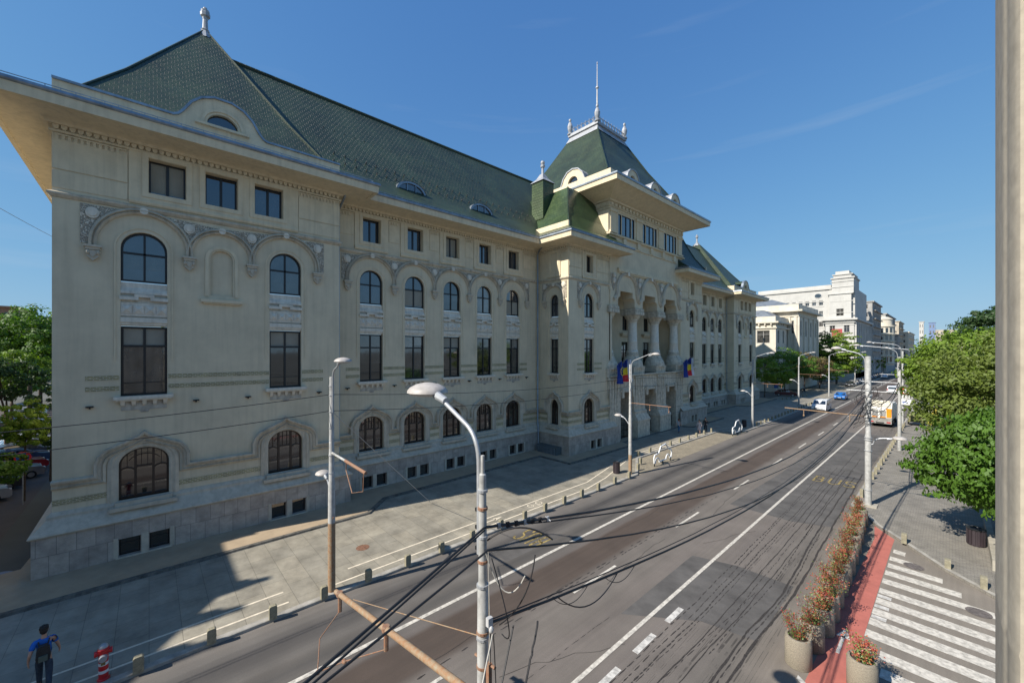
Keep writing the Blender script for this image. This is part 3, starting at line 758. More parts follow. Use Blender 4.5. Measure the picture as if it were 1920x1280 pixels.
def add_panel_proto():
    s = MB(); hw = 0.88
    s.fbox(L0, -hw, hw, 0.0, 2.2, -0.28, -0.12)
    s.add([L0.p(-hw, 2.2, -.25), L0.p(hw, 2.2, -.25), L0.p(hw, 1.72, 0.0), L0.p(-hw, 1.72, 0.0), L0.p(-hw, 1.62, 0.0), L0.p(hw, 1.62, 0.0)], [(0, 3, 2, 1), (3, 4, 5, 2)])
    s.fbox(L0, -hw, hw, 0.18, 0.42, -0.12, 0.02); s.fbox(L0, -hw, hw, 0.05, 0.18, -0.12, -0.04)
    s.fbox(L0, -hw, hw, 0.50, 1.16, -0.12, -0.03)
    for k in range(4):
        x = -0.66 + 0.44 * k; r_ = 0.17
        s.fbox(L0, x - .2, x + .2, 0.62, 1.04, -0.03, 0.0)
        s.add([L0.p(x - r_, .83 - r_, .005), L0.p(x + r_, .83 - r_, .005), L0.p(x + r_, .83 + r_, .005), L0.p(x - r_, .83 + r_, .005), L0.p(x, .83, .09)],
              [(0, 1, 4), (1, 2, 4), (2, 3, 4), (3, 0, 4)])
    s.fbox(L0, -hw - .04, -.32, 1.30, 1.46, -0.12, 0.07); s.fbox(L0, .32, hw + .04, 1.30, 1.46, -0.12, 0.07)
    s.fbox(L0, -.38, .38, 1.46, 1.60, -0.12, 0.09); s.fbox(L0, -.38, -.22, 1.30, 1.46, -0.12, 0.09); s.fbox(L0, .22, .38, 1.30, 1.46, -0.12, 0.09)
    return proto(s.build('relief_panel', white_stone, None, local=True))
P_panel = add_panel_proto()

def add_corbel_proto():
    s = MB()
    s.fbox(L0, -.30, .30, 0.02, .12, 0, .30); s.fbox(L0, -.25, .25, -.10, .02, 0, .24)
    s.prism(L0, [(-.20, -.10), (-.20, -.42), (0, -.62), (.20, -.42), (.20, -.10)], 0, .17)
    for sx in (-1, 1):
        st = len(s.v); s.ball((0, 0, 0), .09, .09, .12); s.xform(Matrix.Translation((sx * .17, -.17, -.22)), st)
    s.prism(L0, [(-.10, -.15), (-.10, -.34), (0, -.46), (.10, -.34), (.10, -.15)], .17, .22)
    return proto(s.build('corbel', weathered, None, local=True))
P_corbel = add_corbel_proto()

# ---- collectors -------------------------------------------------------------------
wall = MB(); trim = MB(); archm = MB(); scroll = MB(); plinth = MB(); band = MB(); frames = MB(); shields = MB(); hoods = MB(); lowst = MB()
panes_up = [glass_blue, glass_blue, glass_half, glass_blue, glass_blind, glass_dark]
blind_mats = [glass_blind, M('cream_blind', (.30, .27, .21), .6, noise_amt=.06), glass_half]
def blind_proto(hw, z1, hh):
    m = MB(); m.fbox(L0, -hw + .08, -.05, z1 - hh, z1, -.005, .012); m.fbox(L0, .05, hw - .08, z1 - hh * rnd.choice((1, 1, .8)), z1, -.005, .012)
    return m.build('blind', blind_mats[0], None, local=True)
wcount = [0]
def win(P, F, u, v, w_, pane=None, sx=1.0, sz=1.0):
    o = place(P, hall, F, u, v, w_)
    o.scale = (sx, 1, sz)
    if pane is not None: setmat(o.children[0], pane)
    wcount[0] += 1; k = wcount[0]
    b = None
    if P is P_tall: b = blind_proto(.88, 3.42, [.86, .9, 2.1, .88, .86, 1.5][k % 6])
    elif P is P_arch and k % 3 != 0: b = blind_proto(.88, 1.36, [.3, 1.2, .7][k % 3])
    elif P is P_attic and k % 3 == 1: b = blind_proto(.74, 1.70, [.5, 1.5][k % 2])
    if b is not None:
        b.parent = o; setmat(b, blind_mats[k % 3])
    return o

RING = [(-.16, 0), (-.16, .13), (-.06, .22), (-.02, .10), (.05, .19), (.13, .10), (.13, 0)]
def arch_bay(F, c, r, zs=15.45, zl=15.22):
    path = [(c + r, zl)] + arc(c, zs, r, 0, pi, 22) + [(c - r, zl)]
    archm.sweep(F, path, RING)
    shields.prism(F, arc(c, zs + r + .05, .17, 0, 2 * pi, 12)[:-1], 0, .2)
def spandrel(F, A, B, zt=17.22, zs=15.45):
    """relief infill between arches A and B (centre, radius); None = straight end"""
    pts = []
    if B is not None:
        c, r = B; R = r + .17; th = math.acos(min(1, (r + .02) / R)); t1 = math.asin(min(1, (zt - zs) / R))
        pb = [(c - R * cos(t), zs + R * sin(t)) for t in [th + (t1 - th) * k / 8 for k in range(9)]]
    if A is not None:
        c, r = A; R = r + .17; th = math.acos(min(1, (r + .02) / R)); t1 = math.asin(min(1, (zt - zs) / R))
        pa = [(c + R * cos(t), zs + R * sin(t)) for t in [th + (t1 - th) * k / 8 for k in range(9)]]
    if A is None:
        e = B[0] - B[1] - .42; pts = [(e, zs - .1), (pb[0][0] - .02, zs - .1)] + pb + [(e, zt)]; sc_ = (e + .4, zt - .38)
    elif B is None:
        e = A[0] + A[1] + .42; pts = [(pa[0][0] + .02, zs - .1), (e, zs - .1), (e, zt)] + pa[::-1]; sc_ = (e - .4, zt - .38)
    else:
        pts = [((A[0] + A[1]), pa[0][1] - .1)] + pb + pa[::-1]; sc_ = (A[0] + A[1], zt - .42)
    scroll.prism(F, pts, 0, .035)
    shields.prism(F, [(sc_[0] + .24 * cos(t), sc_[1] + .27 * sin(t)) for t in [2 * pi * k / 14 for k in range(14)]], .03, .10)
    shields.prism(F, [(sc_[0] + .15 * cos(t), sc_[1] + .18 * sin(t)) for t in [2 * pi * k / 14 for k in range(14)]], .10, .15)

def strip_window(F, c, hw=0.88, idx=0, holes=None):
    """tall recess holding a tall window, relief panel and arched window"""
    sx = hw / 0.88; zs = 15.37
    lp = arch_loop(c, 7.95, hw, zs, 14, hw)
    holes.append(lp); wall.reveal(F, lp, -0.32, 0)
    win(P_tall, F, c, 7.95, -0.30, [glass_dark, glass_half, glass_dark, glass_dark, glass_half][idx % 5], sx)
    p = place(P_panel, hall, F, c, 11.47, 0.0); p.scale.x = sx
    a = win(P_arch, F, c, 13.72, -0.28, panes_up[(idx * 5 + 1) % 6], sx, (zs + hw - 13.72) / 2.5)
    s = place(P_sill, hall, F, c, 7.95, 0.0); s.scale.x = sx
    R = hw + .2
    frames.sweep(F, [(c + R, 9.75), (c + R, zs)] + arc(c, zs, R, 0, pi, 16) + [(c - R, zs), (c - R, 9.75)], [(-.03, 0), (-.03, .035), (.03, .035), (.03, 0)])

def ground_window(F, c, hw=0.95, holes=None, idx=0):
    sx = hw / 0.95; lp = arch_loop(c, 2.75, hw, 4.50, 16, 0.80)
    holes.append(lp); wall.reveal(F, lp, -0.36, 0)
    win(P_ground, F, c, 2.75, -0.32, [glass_dark, glass_half, glass_dark][idx % 3], sx)
    path = [(c + hw + .2, 2.75)] + [(c + hw + .2, 4.5)] + arc(c, 4.5, hw + .2, 0, pi, 16, 1.0) + [(c - hw - .2, 4.5), (c - hw - .2, 2.75)]
    hoods.sweep(F, path, [(-.2, 0), (-.2, .05), (-.05, .11), (.02, .06), (.12, .06), (.2, .02)])
    lowst.fbox(F, c - hw - .32, c + hw + .32, 2.38, 2.56, 0.02, .50); lowst.fbox(F, c - hw - .12, c + hw + .12, 2.56, 2.75, -.34, .30)
def hood_path(c, hw):
    a = hw + .68
    return [(c - a, 4.1), (c - a, 4.72), (c - a + .10, 5.02), (c - a + .32, 5.28), (c - .62, 5.62), (c - .2, 5.82), (c, 6.0), (c + .2, 5.82), (c + .62, 5.62), (c + a - .32, 5.28), (c + a - .10, 5.02), (c + a, 4.72), (c + a, 4.1)]
HOOD = [(-.30, 0), (-.30, .07), (-.20, .16), (-.16, .07), (-.04, .12), (0, .24), (.10, .27), (.14, .10), (.14, 0)]

def bands(F, u0, u1, gaps, zlist=((3.05, 3.33), (8.24, 8.47), (8.76, 8.99)), ends=None):
    for (z0, z1) in zlist:
        e0, e1 = (u0, u1) if z0 < 5 or ends is None else ends
        cur = e0
        for g0, g1 in sorted(gaps) + [(e1, None)]:
            if g0 > cur + .02: band.fbox(F, cur, min(g0, e1), z0, z1, 0, .02)
            if g1 is not None: cur = max(cur, g1)
def attic_window(F, c, hw, holes, idx, blind=False):
    lp = rect_loop(c - hw, c + hw, 18.32, 20.1)
    if blind:
        wall.fbox(F, c - hw, c + hw, 18.32, 20.1, -.01, .02)
    else:
        holes.append(lp); wall.reveal(F, lp, -0.45, 0)
        win(P_attic, F, c, 18.32, -0.42, [glass_blue, glass_blue, glass_dark, glass_blue, glass_half][idx % 5], hw / .74)
    trim.sweep(F, rect_loop(c - hw - .12, c + hw + .12, 18.2, 20.22), [(-.13, 0), (-.13, .11), (.10, .11), (.12, 0)], closed=True)
def raised(F, u0, u1, v0=17.68, v1=20.32, holes=()):
    """box frieze panel with a rounded foot, pierced by its windows"""
    outer = rect_loop(u0, u1, v0 + .1, v1)
    trim.holed(F, outer, list(holes), .07); trim.reveal(F, outer, 0, .07)
    for h in holes: trim.reveal(F, h, 0, .07)
    trim.sweep(F, [(u0, v0 + .1), (u1, v0 + .1)], [(-.12, 0), (-.10, .09), (0, .14), (.10, .12), (.12, .07)])
def dentils(F, u0, u1, z=20.05, step=0.2):
    n = int((u1 - u0) / step)
    for k in range(n): trim.fbox(F, u0 + k * step, u0 + k * step + step * .55, z, z + .18, 0, .06)
    trim.fbox(F, u0, u1, z + .18, z + .25, 0, .08)
def eggs(F, u0, u1, z=20.42, step=0.26):
    n = int((u1 - u0) / step)
    for k in range(n):
        u = u0 + (k + .5) * (u1 - u0) / n
        trim.prism(F, [(u - .1, z + .2), (u - .1, z + .1), (u - .05, z), (u + .05, z), (u + .1, z + .1), (u + .1, z + .2)], .0, .12)
def plinth_wall(F, u0, u1, pairs, z1=2.0, quoins=True):
    holes = []
    for c in pairs:
        for d in (-.55, .55):
            lp = rect_loop(c + d - .39, c + d + .39, .17, 1.04); holes.append(lp)
            plinth.reveal(F, lp, -.34, 0)
            win(P_base, F, c + d, .17, -.32, glass_half if (int(c * 7) % 3 == 0) else glass_dark)
        lowst.fbox(F, c - 1.05, c + 1.05, .06, .165, .0, .05)
        lowst.fbox(F, c - 1.12, c - .96, .165, 1.12, 0, .03); lowst.fbox(F, c + .96, c + 1.12, .165, 1.12, 0, .03); lowst.fbox(F, c - .13, c + .13, .165, 1.12, 0, .03)
        plinth.fbox(F, c - .35, c + .35, 1.5, 1.72, -.02, .02)
    plinth.holed(F, rect_loop(u0, u1, -.12, z1), holes)

def seg(lo, hi, m):   # mirrored interval
    return (lo, hi) if not m else (mir(hi), mir(lo))

for m in (False, True):
    t = (lambda y: mir(y)) if m else (lambda y: y)
    # ---------------- end pavilion
    F = front(XP); holes = []
    cs = [t(-.17), t(6.28)]; cmid = t(3.05)
    for i, c in enumerate(cs): strip_window(F, c, idx=i + (3 if m else 4), holes=holes); ground_window(F, c, holes=holes, idx=i)
    ah = []
    for i, c0 in enumerate((.73, 3.05, 5.37)): attic_window(F, t(c0), .74, holes, i + 1); ah.append(rect_loop(t(c0) - .74, t(c0) + .74, 18.32, 20.1))
    lo, hi = seg(-3.3, 9.5, m)
    raised(F, *seg(-.75, 6.95, m), holes=ah)
    # blind niche in the middle
    lp = arch_loop(cmid, 13.3, .52, 15.33, 10); holes.append(lp); wall.reveal(F, lp, -.14, 0); wall.prism(F, lp, -.16, -.14)
    frames.sweep(F, [(cmid + .68, 13.25), (cmid + .68, 15.33)] + arc(cmid, 15.33, .68, 0, pi, 14) + [(cmid - .68, 15.33), (cmid - .68, 13.25)], [(-.08, 0), (-.08, .05), (.08, .05), (.08, 0)])
    trim.fbox(F, cmid - .95, cmid + .95, 12.9, 13.08, 0, .2); trim.fbox(F, cmid - .85, cmid + .85, 12.82, 12.9, 0, .12)
    wall.holed(F, rect_loop(lo, hi, 2.7, 20.95), holes)
    A = sorted([(t(-.19), 1.8), (cmid, 1.43), (t(6.28), 1.8)])
    for c, r in A: arch_bay(F, c, r)
    spandrel(F, None, A[0]); spandrel(F, A[0], A[1]); spandrel(F, A[1], A[2]); spandrel(F, A[2], None)
    for u in (A[0][0] - 1.8, A[0][0] + 1.8, A[2][0] - 1.8, A[2][0] + 1.8): place(P_corbel, hall, F, u, 15.15, 0)
    gaps = [(c - 1.0, c + 1.0) for c in cs]
    bands(F, lo, hi, [(c - 1.22, c + 1.22) for c in cs], zlist=((3.05, 3.33),))
    bands(F, lo, hi, [(c - .92, c + .92) for c in cs], zlist=((8.24, 8.47), (8.76, 8.99)), ends=(lo + 1.05, hi - 1.05))
    hp = [(lo - .02, 4.1)]
    for c in sorted(cs): hp += hood_path(c, 1.0)
    hoods.sweep(F, hp + [(hi + .02, 4.1)], HOOD)
    # corner pilaster strips beside the attic frieze
    for (a, b) in (seg(-3.3, -.8, m), seg(7.0, 9.5, m)):
        dentils(F, a + .1, b - .05, 20.0)
        trim.fbox(F, a, b, 18.62, 20.0, 0, .05); trim.fbox(F, a, b, 17.75, 18.55, 0, .035)
    eggs(F, lo, hi)
    Fp = front(XP + .55)
    plinth_wall(Fp, lo - .55, hi + .55, [t(-.15), t(6.35)])
    # pavilion side wall facing the observer or the far end, and the return to the wing
    Fs = south(-3.3) if not m else north(mir(-3.3))
    u0, u1 = (-48.0, XP) if not m else (-XP, 48.0)
    wall.holed(Fs, rect_loop(u0, u1, 2.7, 20.95), [])
    Fr_ = north(9.5) if not m else south(mir(9.5))
    a, b = (-XP, -XW) if not m else (XW, XP)
    wall.holed(Fr_, rect_loop(a, b, 2.7, 20.95), [])
    plinth.holed(north(10.05) if not m else south(mir(10.05)), rect_loop(a - .55, b + .2, -.12, 2.0) if not m else rect_loop(XW - .2, XP + .55, -.12, 2.0), [])
    plinth.holed(south(-3.85) if not m else north(mir(-3.85)), rect_loop(-48, XP + .55, -.12, 2.0) if not m else rect_loop(-XP - .55, 48, -.12, 2.0), [])
    # ---------------- wing
    F = front(XW); holes = []
    wc = sorted([t(12.35 + 3.6 * k) for k in range(5)])
    lo, hi = seg(9.5, 30.45, m)
    for i, c in enumerate(wc):
        strip_window(F, c, idx=i, holes=holes); ground_window(F, c, holes=holes, idx=i + 1)
        attic_window(F, c, .68, holes, i + 2)
        raised(F, c - 1.28, c + 1.28, holes=[rect_loop(c - .68, c + .68, 18.32, 20.1)])
        arch_bay(F, c, 1.8)
    for i in range(4): spandrel(F, (wc[i], 1.8), (wc[i + 1], 1.8))
    spandrel(F, None, (wc[0], 1.8)); spandrel(F, (wc[4], 1.8), None)
    for k in range(6): place(P_corbel, hall, F, wc[0] - 1.8 + 3.6 * k, 15.15, 0)
    wall.holed(F, rect_loop(lo, hi, 2.7, 20.95), holes)
    hp = [(lo, 4.1)]
    for c in wc: hp += hood_path(c, .86)
    hoods.sweep(F, hp + [(hi, 4.1)], HOOD)
    bands(F, lo, hi, [(c - 1.22, c + 1.22) for c in wc], zlist=((3.05, 3.33), (3.62, 3.78)))
    bands(F, lo, hi, [(c - .92, c + .92) for c in wc], zlist=((8.24, 8.47), (8.76, 8.99)), ends=(wc[0] - 1.9, wc[4] + 1.9))
    for k in range(6):
        a = (lo + .1) if k == 0 else wc[k - 1] + 1.36; b = (hi - .1) if k == 5 else wc[k] - 1.36
        if b - a > .2:
            dentils(F, a, b, 20.0); trim.fbox(F, a, b, 18.62, 19.95, 0, .04)
    eggs(F, lo, hi)
    plinth_wall(front(XW + .55), lo + (.55 if not m else -.0), hi + (.0 if not m else -.55), [c for c in wc])
    # ---------------- side bays of the centre
    F = front(XC); holes = []
    c = t(33.8); lo, hi = seg(30.45, 37.45, m)
    strip_window(F, c, .80, 2, holes); ground_window(F, c, .85, holes, 2)
    attic_window(F, c, .56, holes, 2)
    raised(F, c - 1.2, c + 1.2, holes=[rect_loop(c - .56, c + .56, 18.32, 20.1)])
    arch_bay(F, c, 1.55, 15.6); spandrel(F, None, (c, 1.55), zs=15.6); spandrel(F, (c, 1.55), None, zs=15.6)
    for s_ in (-1.55, 1.55): place(P_corbel, hall, F, c + s_, 15.2, 0)
    wall.holed(F, rect_loop(lo, hi, 2.7, 20.95), holes)
    hoods.sweep(F, [(lo, 4.1)] + hood_path(c, .86) + [(hi, 4.1)], HOOD)
    bands(F, lo, hi, [(c - 1.15, c + 1.15)], zlist=((3.05, 3.33), (3.62, 3.78)))
    bands(F, lo, hi, [(c - .86, c + .86)], zlist=((8.24, 8.47), (8.76, 8.99)), ends=(c - 2, c + 2.2))
    for (a, b) in (seg(30.55, 32.5, m), seg(35.1, 37.4, m)):
        dentils(F, a, b, 20.0); trim.fbox(F, a, b, 18.62, 19.95, 0, .05); trim.fbox(F, a, b, 17.75, 18.55, 0, .035)
    eggs(F, lo, hi)
    plinth_wall(front(XC + .55), *seg(29.9, 38.7, m), [t(34.3)])
    F = south(30.45) if not m else north(mir(30.45)); holes = []
    sg = 1 if not m else -1
    c = -27.05 * sg; lo, hi = (XW, XC) if not m else (-XC, -XW)
    strip_window(F, c, .55, 1, holes); ground_window(F, c, .52, holes, 0); attic_window(F, c, .45, holes, 0, blind=True)
    raised(F, c - .85, c + .85, holes=[rect_loop(c - .45, c + .45, 18.32, 20.1)])
    arch_bay(F, c, 1.25, 15.6); spandrel(F, None, (c, 1.25), zs=15.6); spandrel(F, (c, 1.25), None, zs=15.6)
    for s_ in (-1.25, 1.25): place(P_corbel, hall, F, c + s_, 15.2, 0)
    wall.holed(F, rect_loop(lo, hi, 2.7, 20.95), holes)
    hoods.sweep(F, [(lo, 4.1)] + hood_path(c, .45) + [(hi, 4.1)], HOOD)
    bands(F, lo, hi, [(c - .75, c + .75)], zlist=((3.05, 3.33), (3.62, 3.78)))
    dentils(F, hi - 1.0 if not m else lo + .1, hi - .1 if not m else lo + 1.0, 20.0)
    eggs(F, lo, hi)
    plinth.holed(south(29.9) if not m else north(mir(29.9)), rect_loop(XW, XC + .55, -.12, 2.0) if not m else rect_loop(-XC - .55, -XW, -.12, 2.0), [])

# ---------------- continuous plan mouldings
back = -48.0
foot_near = [(back, -3.3), (XP, -3.3), (XP, 9.5), (XW, 9.5), (XW, 30.45), (XC, 30.45), (XC, 38.1)]
def mirror_path(p): return [(x, mir(y)) for x, y in reversed(p)]
for p in (foot_near, mirror_path(foot_near)):
    splan(lowst, p, [(.55, 1.84), (.62, 1.86), (.66, 1.93), (.62, 2.0), (.56, 2.04), (.22, 2.42), (.17, 2.5), (.17, 2.62), (.05, 2.76), (0, 2.78)])
    splan(archm, p, [(0, 17.30), (.06, 17.32), (.16, 17.44), (.16, 17.52), (.05, 17.58), (0, 17.60)])
eave_near = [(back, -3.3), (XP, -3.3), (XP, 9.5), (XW, 9.5), (XW, 30.45), (XC, 30.45), (XC, 37.4), (-28.5, 37.4)]
soff = MB(); gut = MB()
for p in (eave_near, mirror_path(eave_near)):
    splan(soff, p, [(0, 20.28), (.10, 20.30), (.10, 20.40), (.02, 20.42)])
    splan(soff, p, [(.0, 20.62), (.18, 20.64), (.22, 20.74), (.34, 20.78), (1.70, 20.86), (1.72, 20.80), (1.90, 20.80), (1.93, 21.22)])
    splan(gut, p, [(1.93, 21.22), (2.0, 21.24), (2.03, 21.30), (2.0, 21.42), (1.9, 21.42), (1.85, 21.34), (1.6, 21.40), (.15, 21.78)])
    # snow guard: two rails on short posts along the gutter
    for z in (21.52, 21.64): splan(gut, p, [(1.62, z), (1.65, z), (1.65, z + .03), (1.62, z + .03), (1.62, z)])
    for i in range(len(p) - 1):
        (xa, ya), (xb, yb) = p[i], p[i + 1]; l = hypot(xb - xa, yb - ya)
        if l < 2 or i == 0 or i == len(p) - 2: continue
        dx, dy = (xb - xa) / l, (yb - ya) / l
        k = 0.0
        while k < l:
            x = xa + dx * k + dy * 1.63; y = ya + dy * k - dx * 1.63
            gut.box(x - .012, x + .012, y - .012, y + .012, 21.40, 21.68); k += .45
soff.build('eaves', stucco_band, hall)
gut.build('gutter', zinc, hall)

# ---------------- roofs
def pavilion_roof(m):
    t = (lambda y: mir(y)) if m else (lambda y: y)
    y0, y1 = seg(-3.3, 9.5, m); yc = (y0 + y1) / 2
    r = MB()
    loft(r, [(-47.8, XP - .1, y0 + .1, y1 - .1, 22.0), (-47.2, XP - .75, y0 + .75, y1 - .75, 23.0), (-44.6, XP - 3.2, y0 + 2.35, y1 - 2.35, 25.9), (-37.5, -37.3, yc - .1, yc + .1, 34.0)])
    o = r.build('roof', tiles, hall)
    h = MB()
    for sx, sy in ((1, -1), (1, 1), (-1, -1), (-1, 1)):
        cx = -37.4; e0 = (XP - .75) if sx > 0 else -47.2; e1 = (XP - 3.2) if sx > 0 else -44.6
        pts = [(e0, (y1 - .75) if sy > 0 else (y0 + .75), 23.03), (e1, (y1 - 2.35) if sy > 0 else (y0 + 2.35), 25.93), (cx + sx * .1, yc + sy * .1, 34.0)]
        h.tube(pts, .06, 6)
    h.build('ridge_tiles', tiles, o)
    f = MB(); f.lathe(-37.4, yc, [(.75, 33.25), (.55, 33.6), (.34, 33.85), (.24, 34.0), (.28, 34.08), (.18, 34.18), (.15, 34.85), (.19, 35.02), (.30, 35.12), (.31, 35.36), (.25, 35.42), (.27, 35.55), (.13, 35.62), (.12, 35.76), (.0, 35.82)], 8)
    f.build('finial', zinc_light, o)
    # gabled parapet with an arched lucarne
    g = MB(); F = front(XP + .05)
    arm = [(2.15, 22.75), (1.95, 22.85), (1.75, 23.1), (1.4, 23.7), (.98, 24.1), (.4, 24.34)]
    prof = [(y0, 21.6), (y1, 21.6), (y1, 22.75)] + [(yc + a_, z_) for a_, z_ in arm] + [(yc - a_, z_) for a_, z_ in reversed(arm)] + [(y0, 22.75)]
    lp = arch_loop(yc, 22.85, .72, 22.9, 10, .62)
    g.holed(F, prof, [lp]); g.reveal(F, lp, -.3, 0)
    g.reveal(F, prof, -.25, 0); g.holed(F, prof, [lp], -.25)
    g.sweep(F, [(yc + .95, 22.8), (yc + .92, 22.95)] + arc(yc, 22.95, .9, 0, pi, 12, .76)[1:-1] + [(yc - .92, 22.95), (yc - .95, 22.8)], [(-.07, 0), (-.07, .06), (.07, .06), (.07, 0)])
    g.fbox(F, yc - 1.25, yc + 1.25, 22.66, 22.78, 0, .18)
    if not m: g.box(-46, XP - .2, y0 + .02, y0 + .25, 21.6, 22.75)
    else: g.box(-46, XP - .2, y0, y0 + .25, 21.6, 22.75)
    go = g.build('parapet', stucco_band, hall)
    c = MB(); c.sweep(F, prof[2:], [(-.06, -.30), (-.06, .10), (.05, .10), (.05, -.30)]); c.build('coping', zinc, go)
    p = MB(); p.prism(F, lp, -.3, -.22); p.build('pane', glass_dark, go)
    # round-backed roof of the lucarne running into the slope
    q = MB(); pr = [(yc + 1.4, 23.6), (yc + .96, 24.05), (yc + .4, 24.3), (yc - .4, 24.3), (yc - .96, 24.05), (yc - 1.4, 23.6)]
    A = [F.p(u, v, -.2) for u, v in pr]; B = [F.p(u, v, -2.6) for u, v in pr]
    q.add(A + B, [(i, i + 1, 7 + i, 6 + i) for i in range(5)]); q.build('lucarne_roof', tiles, go)
pavilion_roof(False); pavilion_roof(True)

XR, ZR = -36.4, 32.0                                     # wing ridge
def wing_roof(m):
    y0, y1 = seg(2.0, 37.3, m)
    ye0, ye1 = seg(9.5, 30.45, m)
    pr = [(XW + 1.85, 21.42), (XW + .9, 22.15), (XW - .4, 23.35), (XW - 2.6, 26.1), (XR, ZR)]
    r = MB(); rows = []
    for (x, z) in pr: rows.append([(x, y0 if z > 22 else ye0, z), (x, y1 if z > 22 else ye1, z)])
    vs = [q for rr in rows for q in rr]; fs = [(2 * i, 2 * i + 1, 2 * i + 3, 2 * i + 2) for i in range(len(pr) - 1)]
    r.add(vs, fs); r.add([(XR, y0, ZR), (XR, y1, ZR), (XR - 7, y1, ZR - 8.6), (XR - 7, y0, ZR - 8.6)], [(0, 1, 2, 3)])
    o = r.build('roof', tiles, hall)
    h = MB(); h.tube([(XR, y0, ZR + .03), (XR, y1, ZR + .03)], .13, 6); h.build('ridge_tiles', tiles, o)
    g = MB()
    for j in range(26):                                   # scattered snow hooks
        for (x, z) in ((XW - .9, 23.97), (XW - 1.6, 24.85), (XW - 4.0, 27.7)):
            y = ye0 + (ye1 - ye0) * (j + .5 + (.3 if x < XW - 1 else 0)) / 26
            g.box(x, x + .12, y - .03, y + .03, z, z + .12)
    g.build('snow_hooks', iron, o)
    for yc in ((15.75, 22.95) if not m else (mir(15.75), mir(22.95))):
        F = front(XW - .15); d = MB()
        out = [(yc - 1.35, 22.55), (yc + 1.35, 22.55), (yc + 1.35, 23.05)] + arc(yc, 23.0, 1.35, .08, pi - .08, 12, .92) + [(yc - 1.35, 23.05)]
        inn = [(yc - 1.15, 22.72), (yc + 1.15, 22.72), (yc + 1.15, 23.02)] + arc(yc, 23.0, 1.15, .08, pi - .08, 12, .74) + [(yc - 1.15, 23.02)]
        d.holed(F, out, [inn]); d.reveal(F, inn, -.15, 0)
        for u in (-.38, .38): d.fbox(F, yc + u - .03, yc + u + .03, 22.7, 23.68, -.14, -.02)
        n = len(out); A = [F.p(u, v, .06) for u, v in out]; B = [F.p(u, v, -2.3) for u, v in out]
        d.add(A + B, [(i, (i + 1) % n, n + (i + 1) % n, n + i) for i in range(n)])
        do = d.build('dormer', zinc, o)
        p = MB(); p.prism(F, inn, -.16, -.12); p.build('pane', glass_blue, do)
wing_roof(False); wing_roof(True)

def bay_roof(m):
    y0, y1 = seg(30.1, 40.0, m)
    def ring(dx, dy, z):
        a, b = seg(30.1 + dy, 38.5, m); return (-38.5, -24.9 - dx, a, b, z)
    r = MB(); loft(r, [ring(-1.2, -1.2, 21.7), ring(0, 0, 22.5), ring(1.0, 1.15, 24.1), ring(1.75, 2.0, 25.8), ring(2.4, 2.8, 27.6)])
    o = r.build('roof', tiles_sunlit if not m else tiles, hall)  # near bay roof takes the tile copy with sunlight in its colour
    h = MB(); yy = lambda a: a if not m else mir(a)
    h.tube([(-24.9, yy(30.1), 22.52), (-25.9, yy(31.25), 24.12), (-26.65, yy(32.1), 25.82), (-27.3, yy(32.9), 27.6)], .09, 6); h.build('ridge_tiles', tiles, o)
    p = MB(); a, b = seg(29.85, 30.05, m)
    p.box(-31.5, -24.7, a, b, 21.6, 22.85); a2, b2 = seg(29.85, 31.4, m)
    p.build('parapet', stucco_band, hall)
    # small square turret with a zinc cap and ball finial
    tx, ty = -30.3, yy(32.2); q = MB(); q.box(tx - .85, tx + .85, ty - .85, ty + .85, 24.5, 28.7)
    to = q.build('turret', tiles_sunlit, hall)
    z = MB(); loft(z, [(tx - .97, tx + .97, ty - .97, ty + .97, 28.65), (tx - .9, tx + .9, ty - .9, ty + .9, 28.75), (tx - .5, tx + .5, ty - .5, ty + .5, 29.15), (tx - .22, tx + .22, ty - .22, ty + .22, 29.7)])
    z.lathe(tx, ty, [(.22, 29.6), (.15, 29.8), (.13, 30.4), (.24, 30.5), (.26, 30.7), (.16, 30.78), (.24, 30.95), (.2, 31.15), (.0, 31.25)], 10)
    z.build('finial', zinc_light, to)
bay_roof(False); bay_roof(True)

# ---------------- the tower over the centre
XT = -25.1; TY0, TY1 = 37.3, 54.9
F = front(XT); holes = []
twin = (40.75, HY, 51.45)
for c in twin:
    for (a, b) in ((-1.68, -1.10), (-.96, .96), (1.10, 1.68)): holes.append(rect_loop(c + a, c + b, 23.35, 25.65))
for h_ in holes: wall.reveal(F, h_, -.12, 0)
def tripartite(c):
    o = MB(); g = MB()
    for (a, b) in ((-1.68, -1.10), (-.96, .96), (1.10, 1.68)):
        lp = rect_loop(a, b, 0, 2.3); o.sweep(L0, lp, [(0, 0), (0, .08), (.06, .08), (.06, 0)], closed=True); g.prism(L0, lp, -.02, 0)
    bar(o, -.04, .04, .05, 2.25)
    wo = o.build('window', dark_frame, None, local=True); go = g.build('pane', glass_blue, wo, local=True); go.parent = wo
    wo.parent = hall; wo.location = Vector(F.p(c, 23.35, -.10)) - hall.location; wo.rotation_euler = (0, 0, F.rot)
for c in twin: tripartite(c)
wall.holed(F, rect_loop(TY0, TY1, 17.0, 26.9), holes)
wall.holed(south(TY0), rect_loop(-41.0, XT, 20.0, 26.9), []); wall.holed(north(TY1), rect_loop(-XT, 41.0, 20.0, 26.9), [])
tw = [(-41.0, TY0), (XT, TY0), (XT, TY1), (-41.0, TY1)]
splan(trim, tw, [(0, 22.95), (.28, 23.0), (.32, 23.12), (.1, 23.25), (0, 23.3)])
splan(trim, tw, [(0, 25.85), (.10, 25.9), (.10, 26.02), (0, 26.06)])
